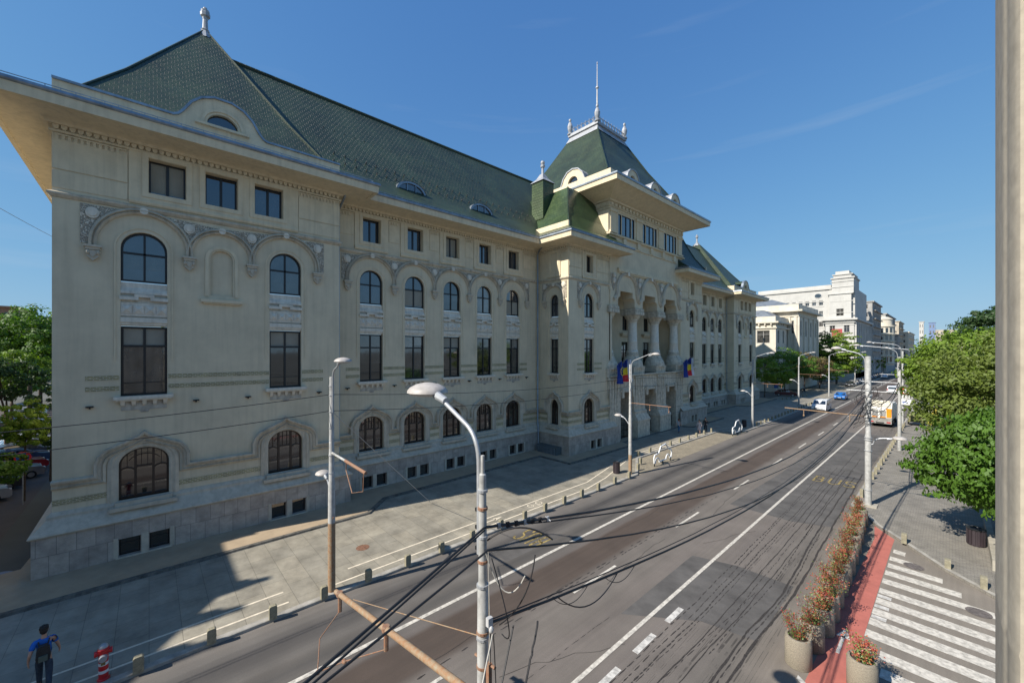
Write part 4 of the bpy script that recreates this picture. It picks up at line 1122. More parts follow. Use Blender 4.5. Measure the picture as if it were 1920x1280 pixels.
for u in (TY0 + .05, 42.75, 48.1, TY1 - 1.35):
    w_ = 1.3 if u in (TY0 + .05, TY1 - 1.35) else 1.35
    trim.fbox(F, u + .1, u + w_ - .1, 23.3, 25.7, 0, .09); trim.fbox(F, u - .06, u + w_ + .06, 25.6, 25.84, 0, .2); trim.fbox(F, u - .06, u + w_ + .06, 23.3, 23.5, 0, .2)
Fs = south(TY0)
trim.fbox(Fs, XT - 1.35, XT - .05, 23.3, 25.7, 0, .14); trim.fbox(Fs, XT - 5.2, XT - 1.9, 23.5, 25.6, 0, .05)
k = TY0 + .2
while k < TY1 - .3: trim.fbox(F, k, k + .42, 26.28, 26.62, 0, .16); k += .74
k = -34.0
while k < XT - .2: trim.fbox(Fs, k, k + .42, 26.28, 26.62, 0, .16); k += .74
trim.fbox(F, 38.8, 53.4, 19.15, 19.45, 0, .30); trim.fbox(F, 38.95, 53.25, 19.0, 19.15, 0, .18); trim.fbox(F, 38.9, 53.3, 19.45, 19.6, 0, .16)
trim.fbox(F, 38.9, 53.3, 22.1, 22.22, 0, .12)
for k in range(5): trim.fbox(F, 39.9 + k * 3.05, 40.5 + k * 3.05, 22.22, 22.95, 0, .22)
te = MB(); splan(te, tw, [(0, 26.12), (.12, 26.16), (.12, 26.24), (.03, 26.26)])
splan(te, tw, [(0, 26.68), (.2, 26.72), (.3, 26.86), (.55, 26.92), (2.5, 27.55), (2.52, 27.48), (2.72, 27.50), (2.74, 27.98)])
te.build('eaves', stucco_band, hall)
tg = MB(); splan(tg, tw, [(2.74, 27.98), (2.82, 28.0), (2.84, 28.1), (2.8, 28.22), (2.66, 28.2), (2.3, 28.3), (.6, 28.95)])
for z in (28.36,): splan(tg, tw, [(2.4, z), (2.43, z), (2.43, z + .04), (2.4, z + .04), (2.4, z)])
tg.build('gutter', zinc, hall)
TB = (-41.2, XT + .55, TY0 - .55, TY1 + .55)
tr = MB(); loft(tr, [(TB[0], TB[1], TB[2], TB[3], 28.9), (TB[0] + .8, TB[1] - .9, TB[2] + .75, TB[3] - .75, 30.4), (-37.7, -28.4, 40.6, 51.6, 35.0), (-35.1, -30.9, 43.1, 49.1, 39.7)])
to = tr.build('roof', tiles, hall)
h = MB()
for (x, y) in ((1, 0), (1, 1)):
    yy = (lambda a, b: a if y == 0 else b)
    h.tube([(TB[1] - .9, yy(TB[2] + .75, TB[3] - .75), 30.43), (-28.4, yy(40.6, 51.6), 35.03), (-30.9, yy(43.1, 49.1), 39.7)], .09, 6)
h.build('ridge_tiles', tiles, to)
cz = MB(); loft(cz, [(-35.6, -30.3, 42.5, 49.7, 38.7), (-35.2, -30.7, 42.9, 49.3, 39.55), (-35.4, -30.5, 42.7, 49.5, 39.6), (-35.4, -30.5, 42.7, 49.5, 39.95)])
for (x, y) in ((-30.7, 42.9), (-30.7, 49.3), (-35.2, 42.9), (-35.2, 49.3)):
    cz.lathe(x, y, [(.36, 39.9), (.40, 40.05), (.2, 40.25), (.32, 40.6), (.38, 41.05), (.24, 41.5), (.10, 41.7), (.18, 41.85), (.17, 42.05), (.0, 42.2)], 10)
def cresting(a, b):
    n = max(4, int(hypot(b[0] - a[0], b[1] - a[1]) / .62))
    for i in range(n):
        x = a[0] + (b[0] - a[0]) * (i + .5) / n; y = a[1] + (b[1] - a[1]) * (i + .5) / n
        dx, dy = (b[0] - a[0]) / n, (b[1] - a[1]) / n
        ring = [(x + dx * .42 * cos(t), y + dy * .42 * cos(t), 40.32 + .26 * sin(t)) for t in [2 * pi * q / 8 for q in range(9)]]
        cz.tube(ring, .035, 4, caps=False); cz.tube([(x + dx * .5, y + dy * .5, 39.95), (x + dx * .5, y + dy * .5, 40.85)], .035, 4)
    cz.tube([(a[0], a[1], 40.62), (b[0], b[1], 40.62)], .035, 4)
for a, b in (((-30.7, 42.9), (-30.7, 49.3)), ((-35.2, 42.9), (-30.7, 42.9)), ((-35.2, 49.3), (-30.7, 49.3)), ((-35.2, 42.9), (-35.2, 49.3))): cresting(a, b)
cz.build('roof_cresting', zinc_light, to)
fp = MB(); fp.lathe(-33, HY, [(.5, 39.9), (.4, 41.0), (.22, 41.4), (.16, 43.0), (.10, 46.6), (.22, 46.75), (.22, 46.9), (.08, 47.05), (.05, 50.1), (.09, 50.2), (0, 50.5)], 8)
fp.build('flagpole', zinc_light, to)
# dormers of the tower roof
def lucarne(F, c, z0, s, deep, par):
    prof = [(c - 2.3 * s, z0), (c + 2.3 * s, z0), (c + 2.3 * s, z0 + .25), (c + 1.7 * s, z0 + .35), (c + 1.3 * s, z0 + .8 * s), (c + 1.05 * s, z0 + 1.4 * s), (c + .6 * s, z0 + 1.85 * s), (c, z0 + 2.0 * s),
            (c - .6 * s, z0 + 1.85 * s), (c - 1.05 * s, z0 + 1.4 * s), (c - 1.3 * s, z0 + .8 * s), (c - 1.7 * s, z0 + .35), (c - 2.3 * s, z0 + .25)]
    lp = arch_loop(c, z0 + .5 * s, .55 * s, z0 + .75 * s, 10, .6 * s)
    g = MB(); g.holed(F, prof, [lp]); g.reveal(F, lp, -.3, 0); g.reveal(F, prof, -.2, 0)
    g.fbox(F, c - .8 * s, c + .8 * s, z0 + .34 * s, z0 + .46 * s, 0, .12)
    go = g.build('dormer', stucco_band, par)
    q = MB(); q.sweep(F, prof[2:], [(-.05, -.2), (-.05, .1), (.07, .1), (.07, -.2)])
    pr = prof[4:11]; A = [F.p(u, v, -.15) for u, v in pr]; B = [F.p(u, v, -deep) for u, v in pr]
    q.add(A + B, [(i, i + 1, len(pr) + i + 1, len(pr) + i) for i in range(len(pr) - 1)])
    q.build('dormer_roof', zinc_light, go)
    p = MB(); p.prism(F, lp, -.3, -.24); p.build('pane', glass_dark, go)
for c in (40.9, HY, 51.3): lucarne(front(XT + .75), c, 28.8, 1.05, 2.6, hall)
lucarne(south(TY0 - .75), -29.6, 28.75, 1.35, 3.0, hall)
pp = MB(); pp.box(-33.5, XT + .8, TY0 - .95, TY0 - .75, 28.6, 29.75); pp.box(XT + .6, XT + .8, TY0 - .75, TY0 + .9, 28.6, 29.7)
pp.build('parapet', stucco_band, hall)

# ---------------- the central arcade
F = front(XT + .02); AC = (40.75, HY, 51.45)
lp = [(37.45, 7.4), (37.75, 7.4), (37.75, 15.3)]
for c in AC:
    lp += [(c - 1.78, 15.3), (c - 1.78, 15.95), (c - 1.66, 16.25), (c - 1.32, 16.38)] + [(c - 1.32, 16.75)] + arc(c, 16.75, 1.32, pi, 0, 14)[1:-1] + [(c + 1.32, 16.75), (c + 1.32, 16.38), (c + 1.66, 16.25), (c + 1.78, 15.95), (c + 1.78, 15.3)]
lp += [(54.45, 15.3), (54.45, 7.4), (54.75, 7.4), (54.75, 19.0), (37.45, 19.0)]
ar = MB(); ar.prism(F, lp, -1.5, 0, cap0=True)
ar.box(XT - 1.5, XT, 37.45, 37.75, 7.4, 15.3)
aro = ar.build('arcade', stucco, hall)
for c in AC:
    R = 2.1; pth = [(c + 2.75, 15.95), (c + 2.5, 16.05), (c + 2.2, 16.5)] + arc(c, 16.95, R, 0, pi, 20) + [(c - 2.2, 16.5), (c - 2.5, 16.05), (c - 2.75, 15.95)]
    archm.sweep(F, pth, [(-.2, 0), (-.2, .16), (-.06, .28), (.02, .16), (.14, .18), (.2, .06), (.2, 0)])
    shields.prism(F, arc(c, 19.0, .22, 0, 2 * pi, 12)[:-1], 0, .34)
for c in (38.05, 43.42, 48.78, 54.15):
    scroll.prism(F, [(c - .55, 18.8), (c - .55, 18.0), (c, 16.9), (c + .55, 18.0), (c + .55, 18.8)], 0, .05)
    sh = len(shields.v); shields.ball((XT + .15, c, 18.6), .2, .2, .26); shields.ball((XT + .12, c, 18.05), .16, .22, .35)
# loggia interior
li = MB(); FB = front(-28.6); holes = []
for c in AC:
    for (z0, z1, hw) in ((12.9, 15.6, .62), (7.7, 11.4, .85)):
        l_ = rect_loop(c - hw, c + hw, z0, z1); holes.append(l_); li.reveal(FB, l_, -.3, 0)
li.holed(FB, rect_loop(37.5, 54.7, 7.4, 19), holes)
li.holed(north(37.6), rect_loop(25.1, 28.6, 7.4, 19), []); li.holed(south(54.6), rect_loop(-28.6, -25.1, 7.4, 19), [])
li.box(-28.6, XT - .05, 37.5, 54.7, 18.6, 18.8); li.box(-28.6, XT, 37.5, 54.7, 7.2, 7.5)
for c in AC: li.fbox(FB, c - 1.3, c + 1.3, 12.3, 12.55, 0, .5); li.fbox(FB, c - 1.1, c + 1.1, 12.1, 12.3, 0, .3)
li.build('loggia_wall', stucco, hall)
for c in AC:
    o = win(P_tall, FB, c, 7.7, -.28, glass_half if c < 42 else glass_dark, .85 / .88, 3.7 / 3.5); o = win(P_attic, FB, c, 12.9, -.28, glass_dark, .62 / .74, 2.7 / 1.78)
def column():
    s = MB(); X, Y = 0.0, 0.0
    s.lathe(X, Y, [(.66, 9.95), (.72, 10.05), (.70, 10.2), (.62, 10.28), (.60, 10.5), (.585, 11.3), (.60, 11.34), (.565, 11.4), (.52, 13.55), (.56, 13.6), (.56, 13.7)], 18)
    so = s.build('column', white_stone, None, smooth=True, local=True)
    c = MB(); c.lathe(X, Y, [(.56, 13.7), (.70, 13.85), (.66, 13.95), (.82, 14.15), (.98, 14.45), (.98, 14.5)], 18)
    loft(c, [(-.98, .98, -.98, .98, 14.45), (-1.0, 1.0, -1.0, 1.0, 15.25)])
    for k in range(4):
        for f_ in (Fr(.0, 0, pi / 2), Fr(0, 0, 0), Fr(0, 0, pi)):
            c.fbox(f_, -.88 + k * .48, -.56 + k * .48, 14.98, 15.16, 1.0, 1.05); c.fbox(f_, -.9 + k * .48, -.5 + k * .48, 14.5, 14.85, 1.0, 1.08)
    co = c.build('capital', stone, so, local=True); co.parent = so
    p = MB(); p.lathe(X, Y, [(.72, 9.95), (.80, 9.85), (.78, 9.6), (.95, 9.3), (1.22, 8.75), (1.28, 8.4), (1.28, 8.2)], 18)
    loft(p, [(-1.0, .9, -1.2, 1.2, 7.3), (-1.0, 1.0, -1.25, 1.25, 8.35)])
    po = p.build('pedestal', stone, so, local=True); po.parent = so
    q = MB()
    loft(q, [(-.9, .55, -.55, .55, 4.7), (-.9, .8, -.85, .85, 5.3), (-.9, .95, -.95, .95, 5.6), (-.9, .98, -1.0, 1.0, 7.35)])
    for k in range(4): q.box(.95, 1.05, -.92 + k * .5, -.68 + k * .5, 4.95, 6.9)
    for k in range(3): q.box(.3 - k * .5, .54 - k * .5, -1.06, -.98, 5.4, 6.9)
    q.box(-.9, 1.12, -1.12, 1.12, 7.0, 7.18)
    qo = q.build('console', stone, so, local=True); qo.parent = so
    return proto(so)
P_col = column()
for c in (38.05, 43.42, 48.78, 54.15):
    o = copy_tree(P_col, hall); o.location = Vector((XT - .85, c, 0)) - Vector(hall.location)
# ground floor of the centre: piers, deep doorways and gates
cp = MB()
PY = [37.3, 39.35, 42.15, 44.7, 47.5, 50.05, 52.85, 54.9]
for i in range(0, 8, 2):
    a, b = PY[i], PY[i + 1]
    cp.box(-28.0, XT + .12, a, b, 0, 5.6)
    if i in (2, 4):
        loft(cp, [(-27.5, XT + .7, a - .12, b + .12, -.12), (-27.5, XT + .7, a - .12, b + .12, 1.95), (-27.5, XT + .78, a - .2, b + .2, 2.0), (-27.5, XT + .76, a - .18, b + .18, 2.12), (-27.5, XT + .3, a - .02, b + .02, 2.8), (-27.5, XT + .32, a - .04, b + .04, 3.1), (-27.5, XT + .13, a, b, 3.2)])
    for k in range(3): cp.box(XT + .1, XT + .17, a + .3 + k * (b - a - .6) / 3, a + .3 + (k + .6) * (b - a - .6) / 3, 3.5, 5.3)
cp.box(-28.0, XT + .06, 37.3, 54.9, 5.6, 7.45)
cp.box(-28.0, XT + .35, 37.3, 54.9, 7.35, 7.5)
for i in (1, 3, 5):
    a, b = PY[i], PY[i + 1]
    cp.box(XT + .02, XT + .30, a + .1, a + .5, 4.9, 5.9); cp.box(XT + .02, XT + .30, b - .5, b - .1, 4.9, 5.9)
    cp.box(XT + .06, XT + .22, a - .1, b + .1, 5.5, 5.75)
cp.box(-28.4, -28.0, 37.3, 54.9, -.1, 7.4)
cp.build('portal_wall', stone, hall)
for i in (1, 3, 5):
    a, b = PY[i], PY[i + 1]; d = MB(); FD = front(-27.95)
    d.fbox(FD, a, b, 0, 3.3, 0, .06)
    n = 8
    for k in range(n + 1): d.fbox(FD, a + (b - a - .06) * k / n, a + (b - a - .06) * k / n + .06, 0, 3.3, .06, .12)
    for z in (.9, 1.9, 3.2): d.fbox(FD, a, b, z, z + .08, .06, .13)
    g = d.build('door', iron, hall); e = MB(); e.fbox(FD, a, b, 3.3, 5.6, .0, .03); e.build('fanlight', glass_half, g)
    gt = MB(); FG = front(-25.6)
    for k in range(10): gt.fbox(FG, a + .02 + (b - a - .08) * k / 9, a + .06 + (b - a - .08) * k / 9, .02, 1.75 + .5 * abs(sin(k * pi / 4.5)), 0, .04)
    for z in (.15, .95, 1.6): gt.fbox(FG, a, b, z, z + .05, .0, .05)
    gt.build('gate', iron, hall)

wall.build_parts('wall', stucco, hall, 3.0); trim.build('frieze', stucco_band, hall); archm.build_parts('arch_moulding', arch_stone, hall)
scroll.build_parts('carved_spandrel', relief, hall, .01); shields.build_parts('carved_boss', white_stone, hall, .01); frames.build_parts('window_moulding', stucco_band, hall)
hoods.build_parts('hood_moulding', arch_stone, hall); lowst.build_parts('base_moulding', weathered, hall); plinth.build_parts('plinth', plinth_mat, hall, 1.0); band.build_parts('tile_band', tile_band, hall, .01)
# downpipes
for y in (9.85, 30.0, mir(30.0), mir(9.85)):
    d = MB(); x = XW + .25 if y in (30.0, mir(30.0)) else XW + .3
    d.tube([(XW + 1.8, y, 21.2), (XW + 1.5, y, 20.7), (x, y, 20.1), (x, y, 2.9), (XW + .85, y, 2.2), (XW + .85, y, .05)] if y in (9.85, mir(9.85)) else [(XW + 1.9, y - .3, 21.2), (x + .3, y - .1, 20.6), (x, y, 20.2), (x, y, 3.0), (x + .45, y - .4, 2.0), (x + .45, y - .4, .0)], .075, 8)
    d.build('downpipe', zinc, hall, smooth=True)
# small floodlights on the wall between the tall windows
for y in (-2.1, 1.9, 4.3, 8.2): 
    d = MB(); F = front(XP); d.fbox(F, y - .13, y + .13, 7.5, 7.56, 0, .2); d.fbox(F, y - .03, y + .03, 7.42, 7.5, 0, .1); d.build('floodlight', iron, hall)
for k in range(6):
    d = MB(); F = front(XW); y = 10.55 + 3.6 * k; d.fbox(F, y - .13, y + .13, 7.5, 7.56, 0, .2); d.fbox(F, y - .03, y + .03, 7.42, 7.5, 0, .1); d.build('floodlight', iron, hall)

# flags hung from the pedestals
def flag(name, label, x, y, z, kind, lean=0.0):
    t_ = thing(name, label, 'flag', (x, y, z), 0, 'flags on the loggia')
    p = MB(); p.tube([(x - .9, y, z + .2), (x + .55, y + lean, z + 2.3)], .025, 6); p.build('flagstaff', galv, t_)
    cols = {'eu': [(.012, .04, .25)], 'ro': [(.01, .03, .2), (.75, .55, .02), (.62, .02, .03)], 'white': [(.7, .7, .75)]}[kind]
    n = 9; mm = 12
    for ci in range(len(cols)):
        f = MB(); vs = []; fs = []
        r0, r1 = mm * ci // len(cols), mm * (ci + 1) // len(cols)
        for i in range(r0, r1 + 1):
            for k in range(n + 1):
                s = k / n; h_ = i / mm
                px = x + .5 - 1.2 * (1 - s) * .35 + .12 * sin(s * 9 + h_ * 3) + .15 * h_; py = y + lean + (s - .5) * (.25 + .55 * h_) + .06 * sin(s * 14); pz = z + 2.15 - h_ * 2.5 - .5 * (1 - s) * (1 - h_)
                vs.append((px, py, pz))
        W = n + 1
        for i in range(r1 - r0):
            for k in range(n): fs.append((i * W + k, i * W + k + 1, (i + 1) * W + k + 1, (i + 1) * W + k))
        f.add(vs, fs)
        fo = f.build('cloth' if len(cols) == 1 else 'stripe', M('flag_%s_%d' % (kind, ci), cols[ci], .8, noise_amt=.05), t_, smooth=True)
        if kind == 'eu':
            st = MB()
            for q in range(12):
                a = 2 * pi * q / 12; cy = y + lean + .28 * cos(a) ; cz_ = z + 1.0 + .42 * sin(a)
                st.box(x + .72, x + .74, cy - .045, cy + .045, cz_ - .045, cz_ + .045)
            st.build('stars', M('flag_star_yellow', (.75, .6, .05), .7), t_)
for (y, side) in ((38.6, 'beside the first arcade column'), (54.6, 'beside the last arcade column')):
    flag('blue_flag', 'blue flag with a ring of yellow stars hanging ' + side, -24.4, y - .6, 7.0, 'eu', -.35)
    flag('striped_flag', 'blue, yellow and red flag hanging ' + side, -24.3, y, 7.2, 'ro', 0)
    flag('white_flag', 'white flag hanging ' + side, -24.4, y + .55, 7.2, 'white', .35)

# ground box grille beside the inner corner
gb = thing('ventilation_grille', 'dark slatted metal ventilation box in the inner corner of the palace plinth', 'grille', (-27.0, 29.5, 0))
g = MB(); g.box(-28.2, -25.6, 29.1, 29.88, 0.05, .8); g.build('housing', M('grille_grey_green', (.10, .12, .12), .6), gb)
g = MB()
for k in range(14): g.box(-28.2 + k * .18, -28.1 + k * .18, 29.06, 29.1, .1, .76)
g.build('slats', zinc, gb)
ORD = ['first','second','third','fourth','fifth','sixth','seventh','eighth','ninth','tenth','eleventh','twelfth','thirteenth','fourteenth','fifteenth','sixteenth','seventeenth','eighteenth','nineteenth','twentieth','twenty-first','twenty-second','twenty-third','twenty-fourth','twenty-fifth','twenty-sixth']

# ================================================================== STREET FURNITURE
def quad_bez(a, b, c, n=8):
    a, b, c = Vector(a), Vector(b), Vector(c)
    return [((1 - t) ** 2 * a + 2 * t * (1 - t) * b + t * t * c)[:] for t in [k / n for k in range(n + 1)]]
def lamp_head(parent, x, y, z, ax, r=.34, sub=True):
    """flat mushroom lamp: shell above, bowl below, collar towards the arm (ax: direction back to the pole)"""
    h = MB(); h.lathe(x, y, [(r, z), (r * .98, z + .035), (r * .86, z + .085), (r * .55, z + .14), (r * .2, z + .165), (0.0, z + .17)], 20)
    ho = h.build('lamp_head', lamp_top, parent, smooth=True)
    b = MB(); b.lathe(x, y, [(0.0, z - .07), (r * .4, z - .065), (r * .75, z - .045), (r * .93, z - .01), (r * .97, z + .004)], 20); b.build('lamp_bowl', lamp_glass, ho, smooth=True)
    c = MB(); c.tube([(x + ax * (r * .8), y, z - .02), (x + ax * (r + .22), y, z - .10)], [.075, .06], 10); c.build('collar', galv, ho)
    return ho
def arm_tube(parent, x, y, z0, z1, xe, ye=None, side=1, r=.045):
    ye = y if ye is None else ye
    m = MB(); s = 1 if xe > x else -1
    m.tube([(x, y, z0), (x, y, z1 - .35)] + quad_bez((x, y, z1 - .35), (x, y, z1 + .12), (x + s * .5, y, z1 + .22), 6)[1:] + [(xe, ye, z1 + .22 + abs(xe - x) * .28)], r, 10)
    return m.build('lamp_arm', galv, parent, smooth=True)
def clamp(parent, x, y, z, r, mat=galv):
    m = MB(); m.lathe(x, y, [(r * .9, z), (r + .012, z + .005), (r + .012, z + .04), (r * .9, z + .045)], 12); m.build('clamp', mat, parent)
def pole_body(parent, x, y, zb, zt, r0, r1, mat=pole_paint, lower=None, zl=2.8):
    m = MB(); m.lathe(x, y, [(r0, zl if lower else zb), (r0 * .95, 4.6), (r0 * .93, 4.62), (r0 * .80, 4.7), (r1 * 1.1, 7.4), (r1 * 1.04, 7.42), (r1, zt), (0, zt + .01)], 14)
    o = m.build('pole', mat, parent, smooth=True)
    if lower:
        m = MB(); m.lathe(x, y, [(r0 * 1.03, zb), (r0 * 1.02, zl)], 14); m.build('rusty_base', lower, parent, smooth=True)
    return o
def trolley_arm(parent, x, y, z, xe, ze, drops=(), r=.035, mat=rust):
    m = MB(); m.tube([(x, y, z), (xe, y, ze)], r, 8); o = m.build('bracket_arm', mat, parent, smooth=True)
    for fx in drops:
        px = x + (xe - x) * fx; pz = z + (ze - z) * fx; d = MB(); d.tube([(px, y, pz), (px, y, pz - .38)], r * .7, 6); d.ball((px, y, pz - .42), .06, .06, .07, 8, 5); d.build('insulator_hanger', mat, o)
    return o

# ---- left hand poles
LP_ = [(-17.72, 5.75), (-17.88, 29.6), (-17.88, 60.2), (-19.0, 90.0), (-18.3, 113.5), (-19.0, 156), (-19.0, 200), (-19, 245)]
lab = ['rust-footed grey lamp pole on the paving in front of the left end of the palace', 'grey lamp pole beside the litter bin and first car-shaped rack',
       'grey lamp pole at the far end of the parking bay', 'grey lamp pole on the pavement beside the white van', 'grey lamp pole behind the blue car', 'slender grey pole in front of the dark trees',
       'far lamp pole on the left pavement past the trees', 'farthest lamp pole seen on the left pavement']
for i, (x, y) in enumerate(LP_):
    t_ = thing('lamp_pole', lab[i], 'lamp pole', (x, y, 0), 0, 'lamp and trolley wire poles on the left pavement')
    pole_body(t_, x, y, -.02, 9.1, .145, .085, lower=rust_pole if i in (0, 1) else None, zl=2.9 if i == 0 else 1.6)
    arm_tube(t_, x + .12, y, 7.6, 9.3, x + (1.0 if i == 0 else 1.9), r=.035)
    lamp_head(t_, x + (1.35 if i == 0 else 2.25), y, 9.78 if i == 0 else 9.92, -1, .34)
    if i != 5:
        m = MB(); m.tube([(x - .12, y, 4.1), (x - .5, y, 4.55), (x - .9, y, 4.7)], .03, 8); m.build('low_lamp_arm', galv, t_)
        lamp_head(t_, x - 1.15, y, 4.72, 1, .32)
    if i == 0:
        m = MB(); m.tube([(x, y, 5.88), (-16.1, y, 5.86)], .05, 10); o = m.build('bracket_arm', pole_paint, t_, smooth=True)
        m = MB(); m.tube([(-16.1, y, 5.86), (-14.1, y, 5.82)], .062, 10); m.build('rusty_arm_end', rust, o, smooth=True)
        m = MB(); m.tube([(-16.0, y, 5.82), (-16.05, y, 5.5), (-14.6, y - .3, 5.05), (-14.35, y, 5.1), (-14.3, y, 5.8)], .018, 6); m.build('hanging_span', rust, o)
        m = MB(); m.tube([(x, y, 2.95), (x + .22, y, 3.2)], .02, 6); m.tube([(x, y, 2.95), (x - .15, y, 3.15)], .02, 6); m.build('flag_bracket', rust, t_)
    else: trolley_arm(t_, x, y, 5.9, x + 3.5, 5.9, (.5, .95), .03)
    for z in (3.05, 3.9, 5.0, 5.75, 6.4, 6.9, 7.6, 8.3, 8.7): clamp(t_, x, y, z, .12 if z < 6 else .10)

# ---- right hand poles
RP_ = [(-3.62, 35.2, 9.85, .18, .155), (-3.45, 57.0, 9.6, .155, .13), (-4.2, 74.5, 10.2, .13, .10), (-4.4, 100, 9.6, .17, .12), (-5.0, 139, 9.6, .17, .12), (-5.0, 190, 9.6, .17, .12)]
labr = ['thick pale concrete pole wrapped in tangled black cables on the right pavement', 'pale pole with a dented top just behind the cable-wrapped pole', 'thin grey lamp pole carrying the round speed sign',
        'thin grey lamp pole beside the right kerb past the speed sign', 'distant grey pole beside the right kerb', 'farthest grey pole on the right of the road']
for i, (x, y, zt, r0, r1) in enumerate(RP_):
    t_ = thing('street_pole', labr[i], 'pole', (x, y, 0), 0, 'poles along the right pavement')
    pole_body(t_, x, y, -.02, zt, r0, r1)
    if i in (0, 1, 2, 3, 4):
        m = MB(); xa = x - .15
        m.tube([(xa, y, 7.6), (xa, y, zt + .15)] + quad_bez((xa, y, zt + .15), (xa, y, zt + .75), (xa - .9, y, zt + .95), 6)[1:] + [(xa - 2.9, y, zt + 1.2)] if i != 0 else [(xa, y, 8.0), (xa, y, 9.4)] + quad_bez((xa, y, 9.4), (xa, y, 9.95), (xa - .5, y, 10.1), 5)[1:] + [(xa - 1.2, y, 10.3)], .03, 8)
        m.build('lamp_arm', galv, t_, smooth=True); lamp_head(t_, xa - (3.2 if i != 0 else 1.5), y, zt + 1.2 if i != 0 else 10.36, 1, .30)
    if i == 0:
        trolley_arm(t_, x, y, 5.86, -8.3, 5.97, (.75, .2), .035, rust_pole)
        m = MB(); m.tube([(x + .15, y, 4.05)] + quad_bez((x + .25, y, 4.1), (x + .28, y, 4.5), (x + .75, y, 4.55), 4) + [(x + 1.1, y, 4.6)], .035, 8); m.build('low_lamp_arm', galv, t_)
        lamp_head(t_, x + 1.5, y, 4.62, -1, .36)
        m = MB(); m.box(x - .45, x + .45, y - .45, y + .45, .0, .07); m.build('footing', concrete, t_)
        for z in (1.0, 3.6, 4.3, 4.45, 5.8, 6.6, 7.2): clamp(t_, x, y, z, .2)
    else:
        if i < 5: trolley_arm(t_, x, y, 5.9, x - 4.2, 5.95, (.5, .95), .03, galv)

# ---- the near pole with the big mushroom lamp
NX, NY = -4.46, 3.5
t_ = thing('lamp_pole', 'nearest pale grey pole with large mushroom lamp and tangled cables in the foreground', 'lamp pole', (NX, NY, 0))
m = MB(); m.lathe(NX, NY, [(.105, 0), (.092, 3), (.080, 5.6), (.075, 6.9), (.061, 6.92), (.061, 7.0), (.058, 7.9), (.054, 8.0), (.050, 8.45), (.03, 8.47), (.028, 8.72), (0, 8.73)], 18); m.build('pole', pole_paint, t_, smooth=True)
m = MB(); m.tube([(NX - .085, NY, 7.3), (NX - .085, NY, 8.55)] + quad_bez((NX - .085, NY, 8.55), (NX - .085, NY, 8.95), (NX - .38, NY, 9.1), 8)[1:] + [(-5.62, NY, 9.46)], .034, 12); m.build('lamp_arm', galv, t_, smooth=True)
lamp_head(t_, -5.97, NY, 9.50, 1, .345)
for z, mt in ((8.2, galv), (7.95, rust), (7.55, galv), (7.2, rust), (6.86, galv), (6.2, rust), (6.12, galv), (5.72, rust), (5.3, rust)): clamp(t_, NX, NY, z, 0.061 if z > 7 else .077, mt)
m = MB(); m.tube([(NX - .22, NY + .04, 5.76), (NX + .25, NY + .02, 5.84)], .022, 6); m.box(NX + .1, NX + .16, NY - .02, NY + .04, 5.55, 5.85); m.build('rusty_bracket', rust, t_)
for z in (7.9, 7.65, 7.35): m = MB(); m.box(NX - .14, NX - .10, NY - .03, NY + .03, z, z + .05); m.build('clamp_bolt', iron, t_)
m = MB(); m.box(NX + .12, NX + .18, NY - .04, NY + .04, 6.38, 6.5); m.ball((NX + .19, NY, 6.35), .035, .035, .05); m.build('junction_box', M('white_box', (.5, .5, .5), .5), t_)
m = MB(); m.tube([(NX, NY, 5.23), (-10.45, NY, 4.12)], .062, 12); a_ = m.build('bracket_arm', rust_pole, t_, smooth=True)
for fx in (.52, .955):
    px = NX + (-10.45 - NX) * fx; pz = 5.23 - 1.11 * fx
    m = MB(); m.tube([(px, NY, pz + .06), (px, NY, pz - .42)], .05, 8); m.lathe(px, NY, [(.075, pz - .05), (.085, pz - .03), (.085, pz + .05), (.07, pz + .07)], 10); m.build('insulator_hanger', rust, a_)
p1 = (NX + (-10.45 - NX) * .52, NY, 5.23 - 1.11 * .52 - .4); p2 = (NX + (-10.45 - NX) * .955, NY, 5.23 - 1.11 * .955 - .4)
m = MB(); mid = ((p1[0] + p2[0]) / 2, NY - .9, p1[2] - .75)
m.tube([p2, (p2[0] + .1, NY - .5, p2[2] - .4), mid, (p1[0] - .9, NY - .5, p1[2] - .5), p1], .012, 6); m.ball(mid, .05, .05, .05); m.ball((p1[0] - .9, NY - .5, p1[2] - .5), .07, .05, .04); m.build('hanging_span', rust, a_)
m = MB(); m.tube([(-9.3, NY, 4.45), (NX, NY, 6.15)], .009, 5); m.build('stay_wire', rust_pole, t_)

# ---- overhead cables: each one a thing
def cable(label, pts, r=.016, sag=0.0, mat=None, n=14, name='overhead_cable', wob=0.0, grp='overhead cables'):
    P = [Vector(p) for p in pts]; out = []
    for i in range(len(P) - 1):
        for k in range(n):
            t = k / n; q = P[i].lerp(P[i + 1], t); q.z -= sag * 4 * t * (1 - t) * (P[i + 1] - P[i]).length / 30
            if wob: q.x += rnd.uniform(-wob, wob); q.z += rnd.uniform(-wob, wob)
            out.append(q[:])
    out.append(P[-1][:])
    m = MB(); m.tube(out, r, 6); o = m.build(name, mat or cable_mat, None, smooth=True)
    return tag(o, label, 'cable', grp)
A1 = (NX + .05, NY, 7.72); A2 = (NX + .12, NY, 7.42); A3 = (NX + .15, NY, 6.42)
B1 = (-3.75, 35.1, 6.6); B2 = (-3.75, 35.1, 6.9); B3 = (-3.75, 35.1, 7.3)
cable('thick upper black cable from the near pole to the cable-wrapped pole', [A1, B3], .020, 1.3, wob=.006, n=26)
cable('second black cable below it leaving the near pole for the cable-wrapped pole', [A1, B2], .012, 1.45, wob=.01, n=26)
cable('middle black cable with a loop where it leaves the near pole', [A2, B2], .016, 1.9, wob=.006, n=26)
cable('lowest thick black cable leaving the near pole above the centre line', [A3, B1], .020, 1.2, wob=.006, n=26)
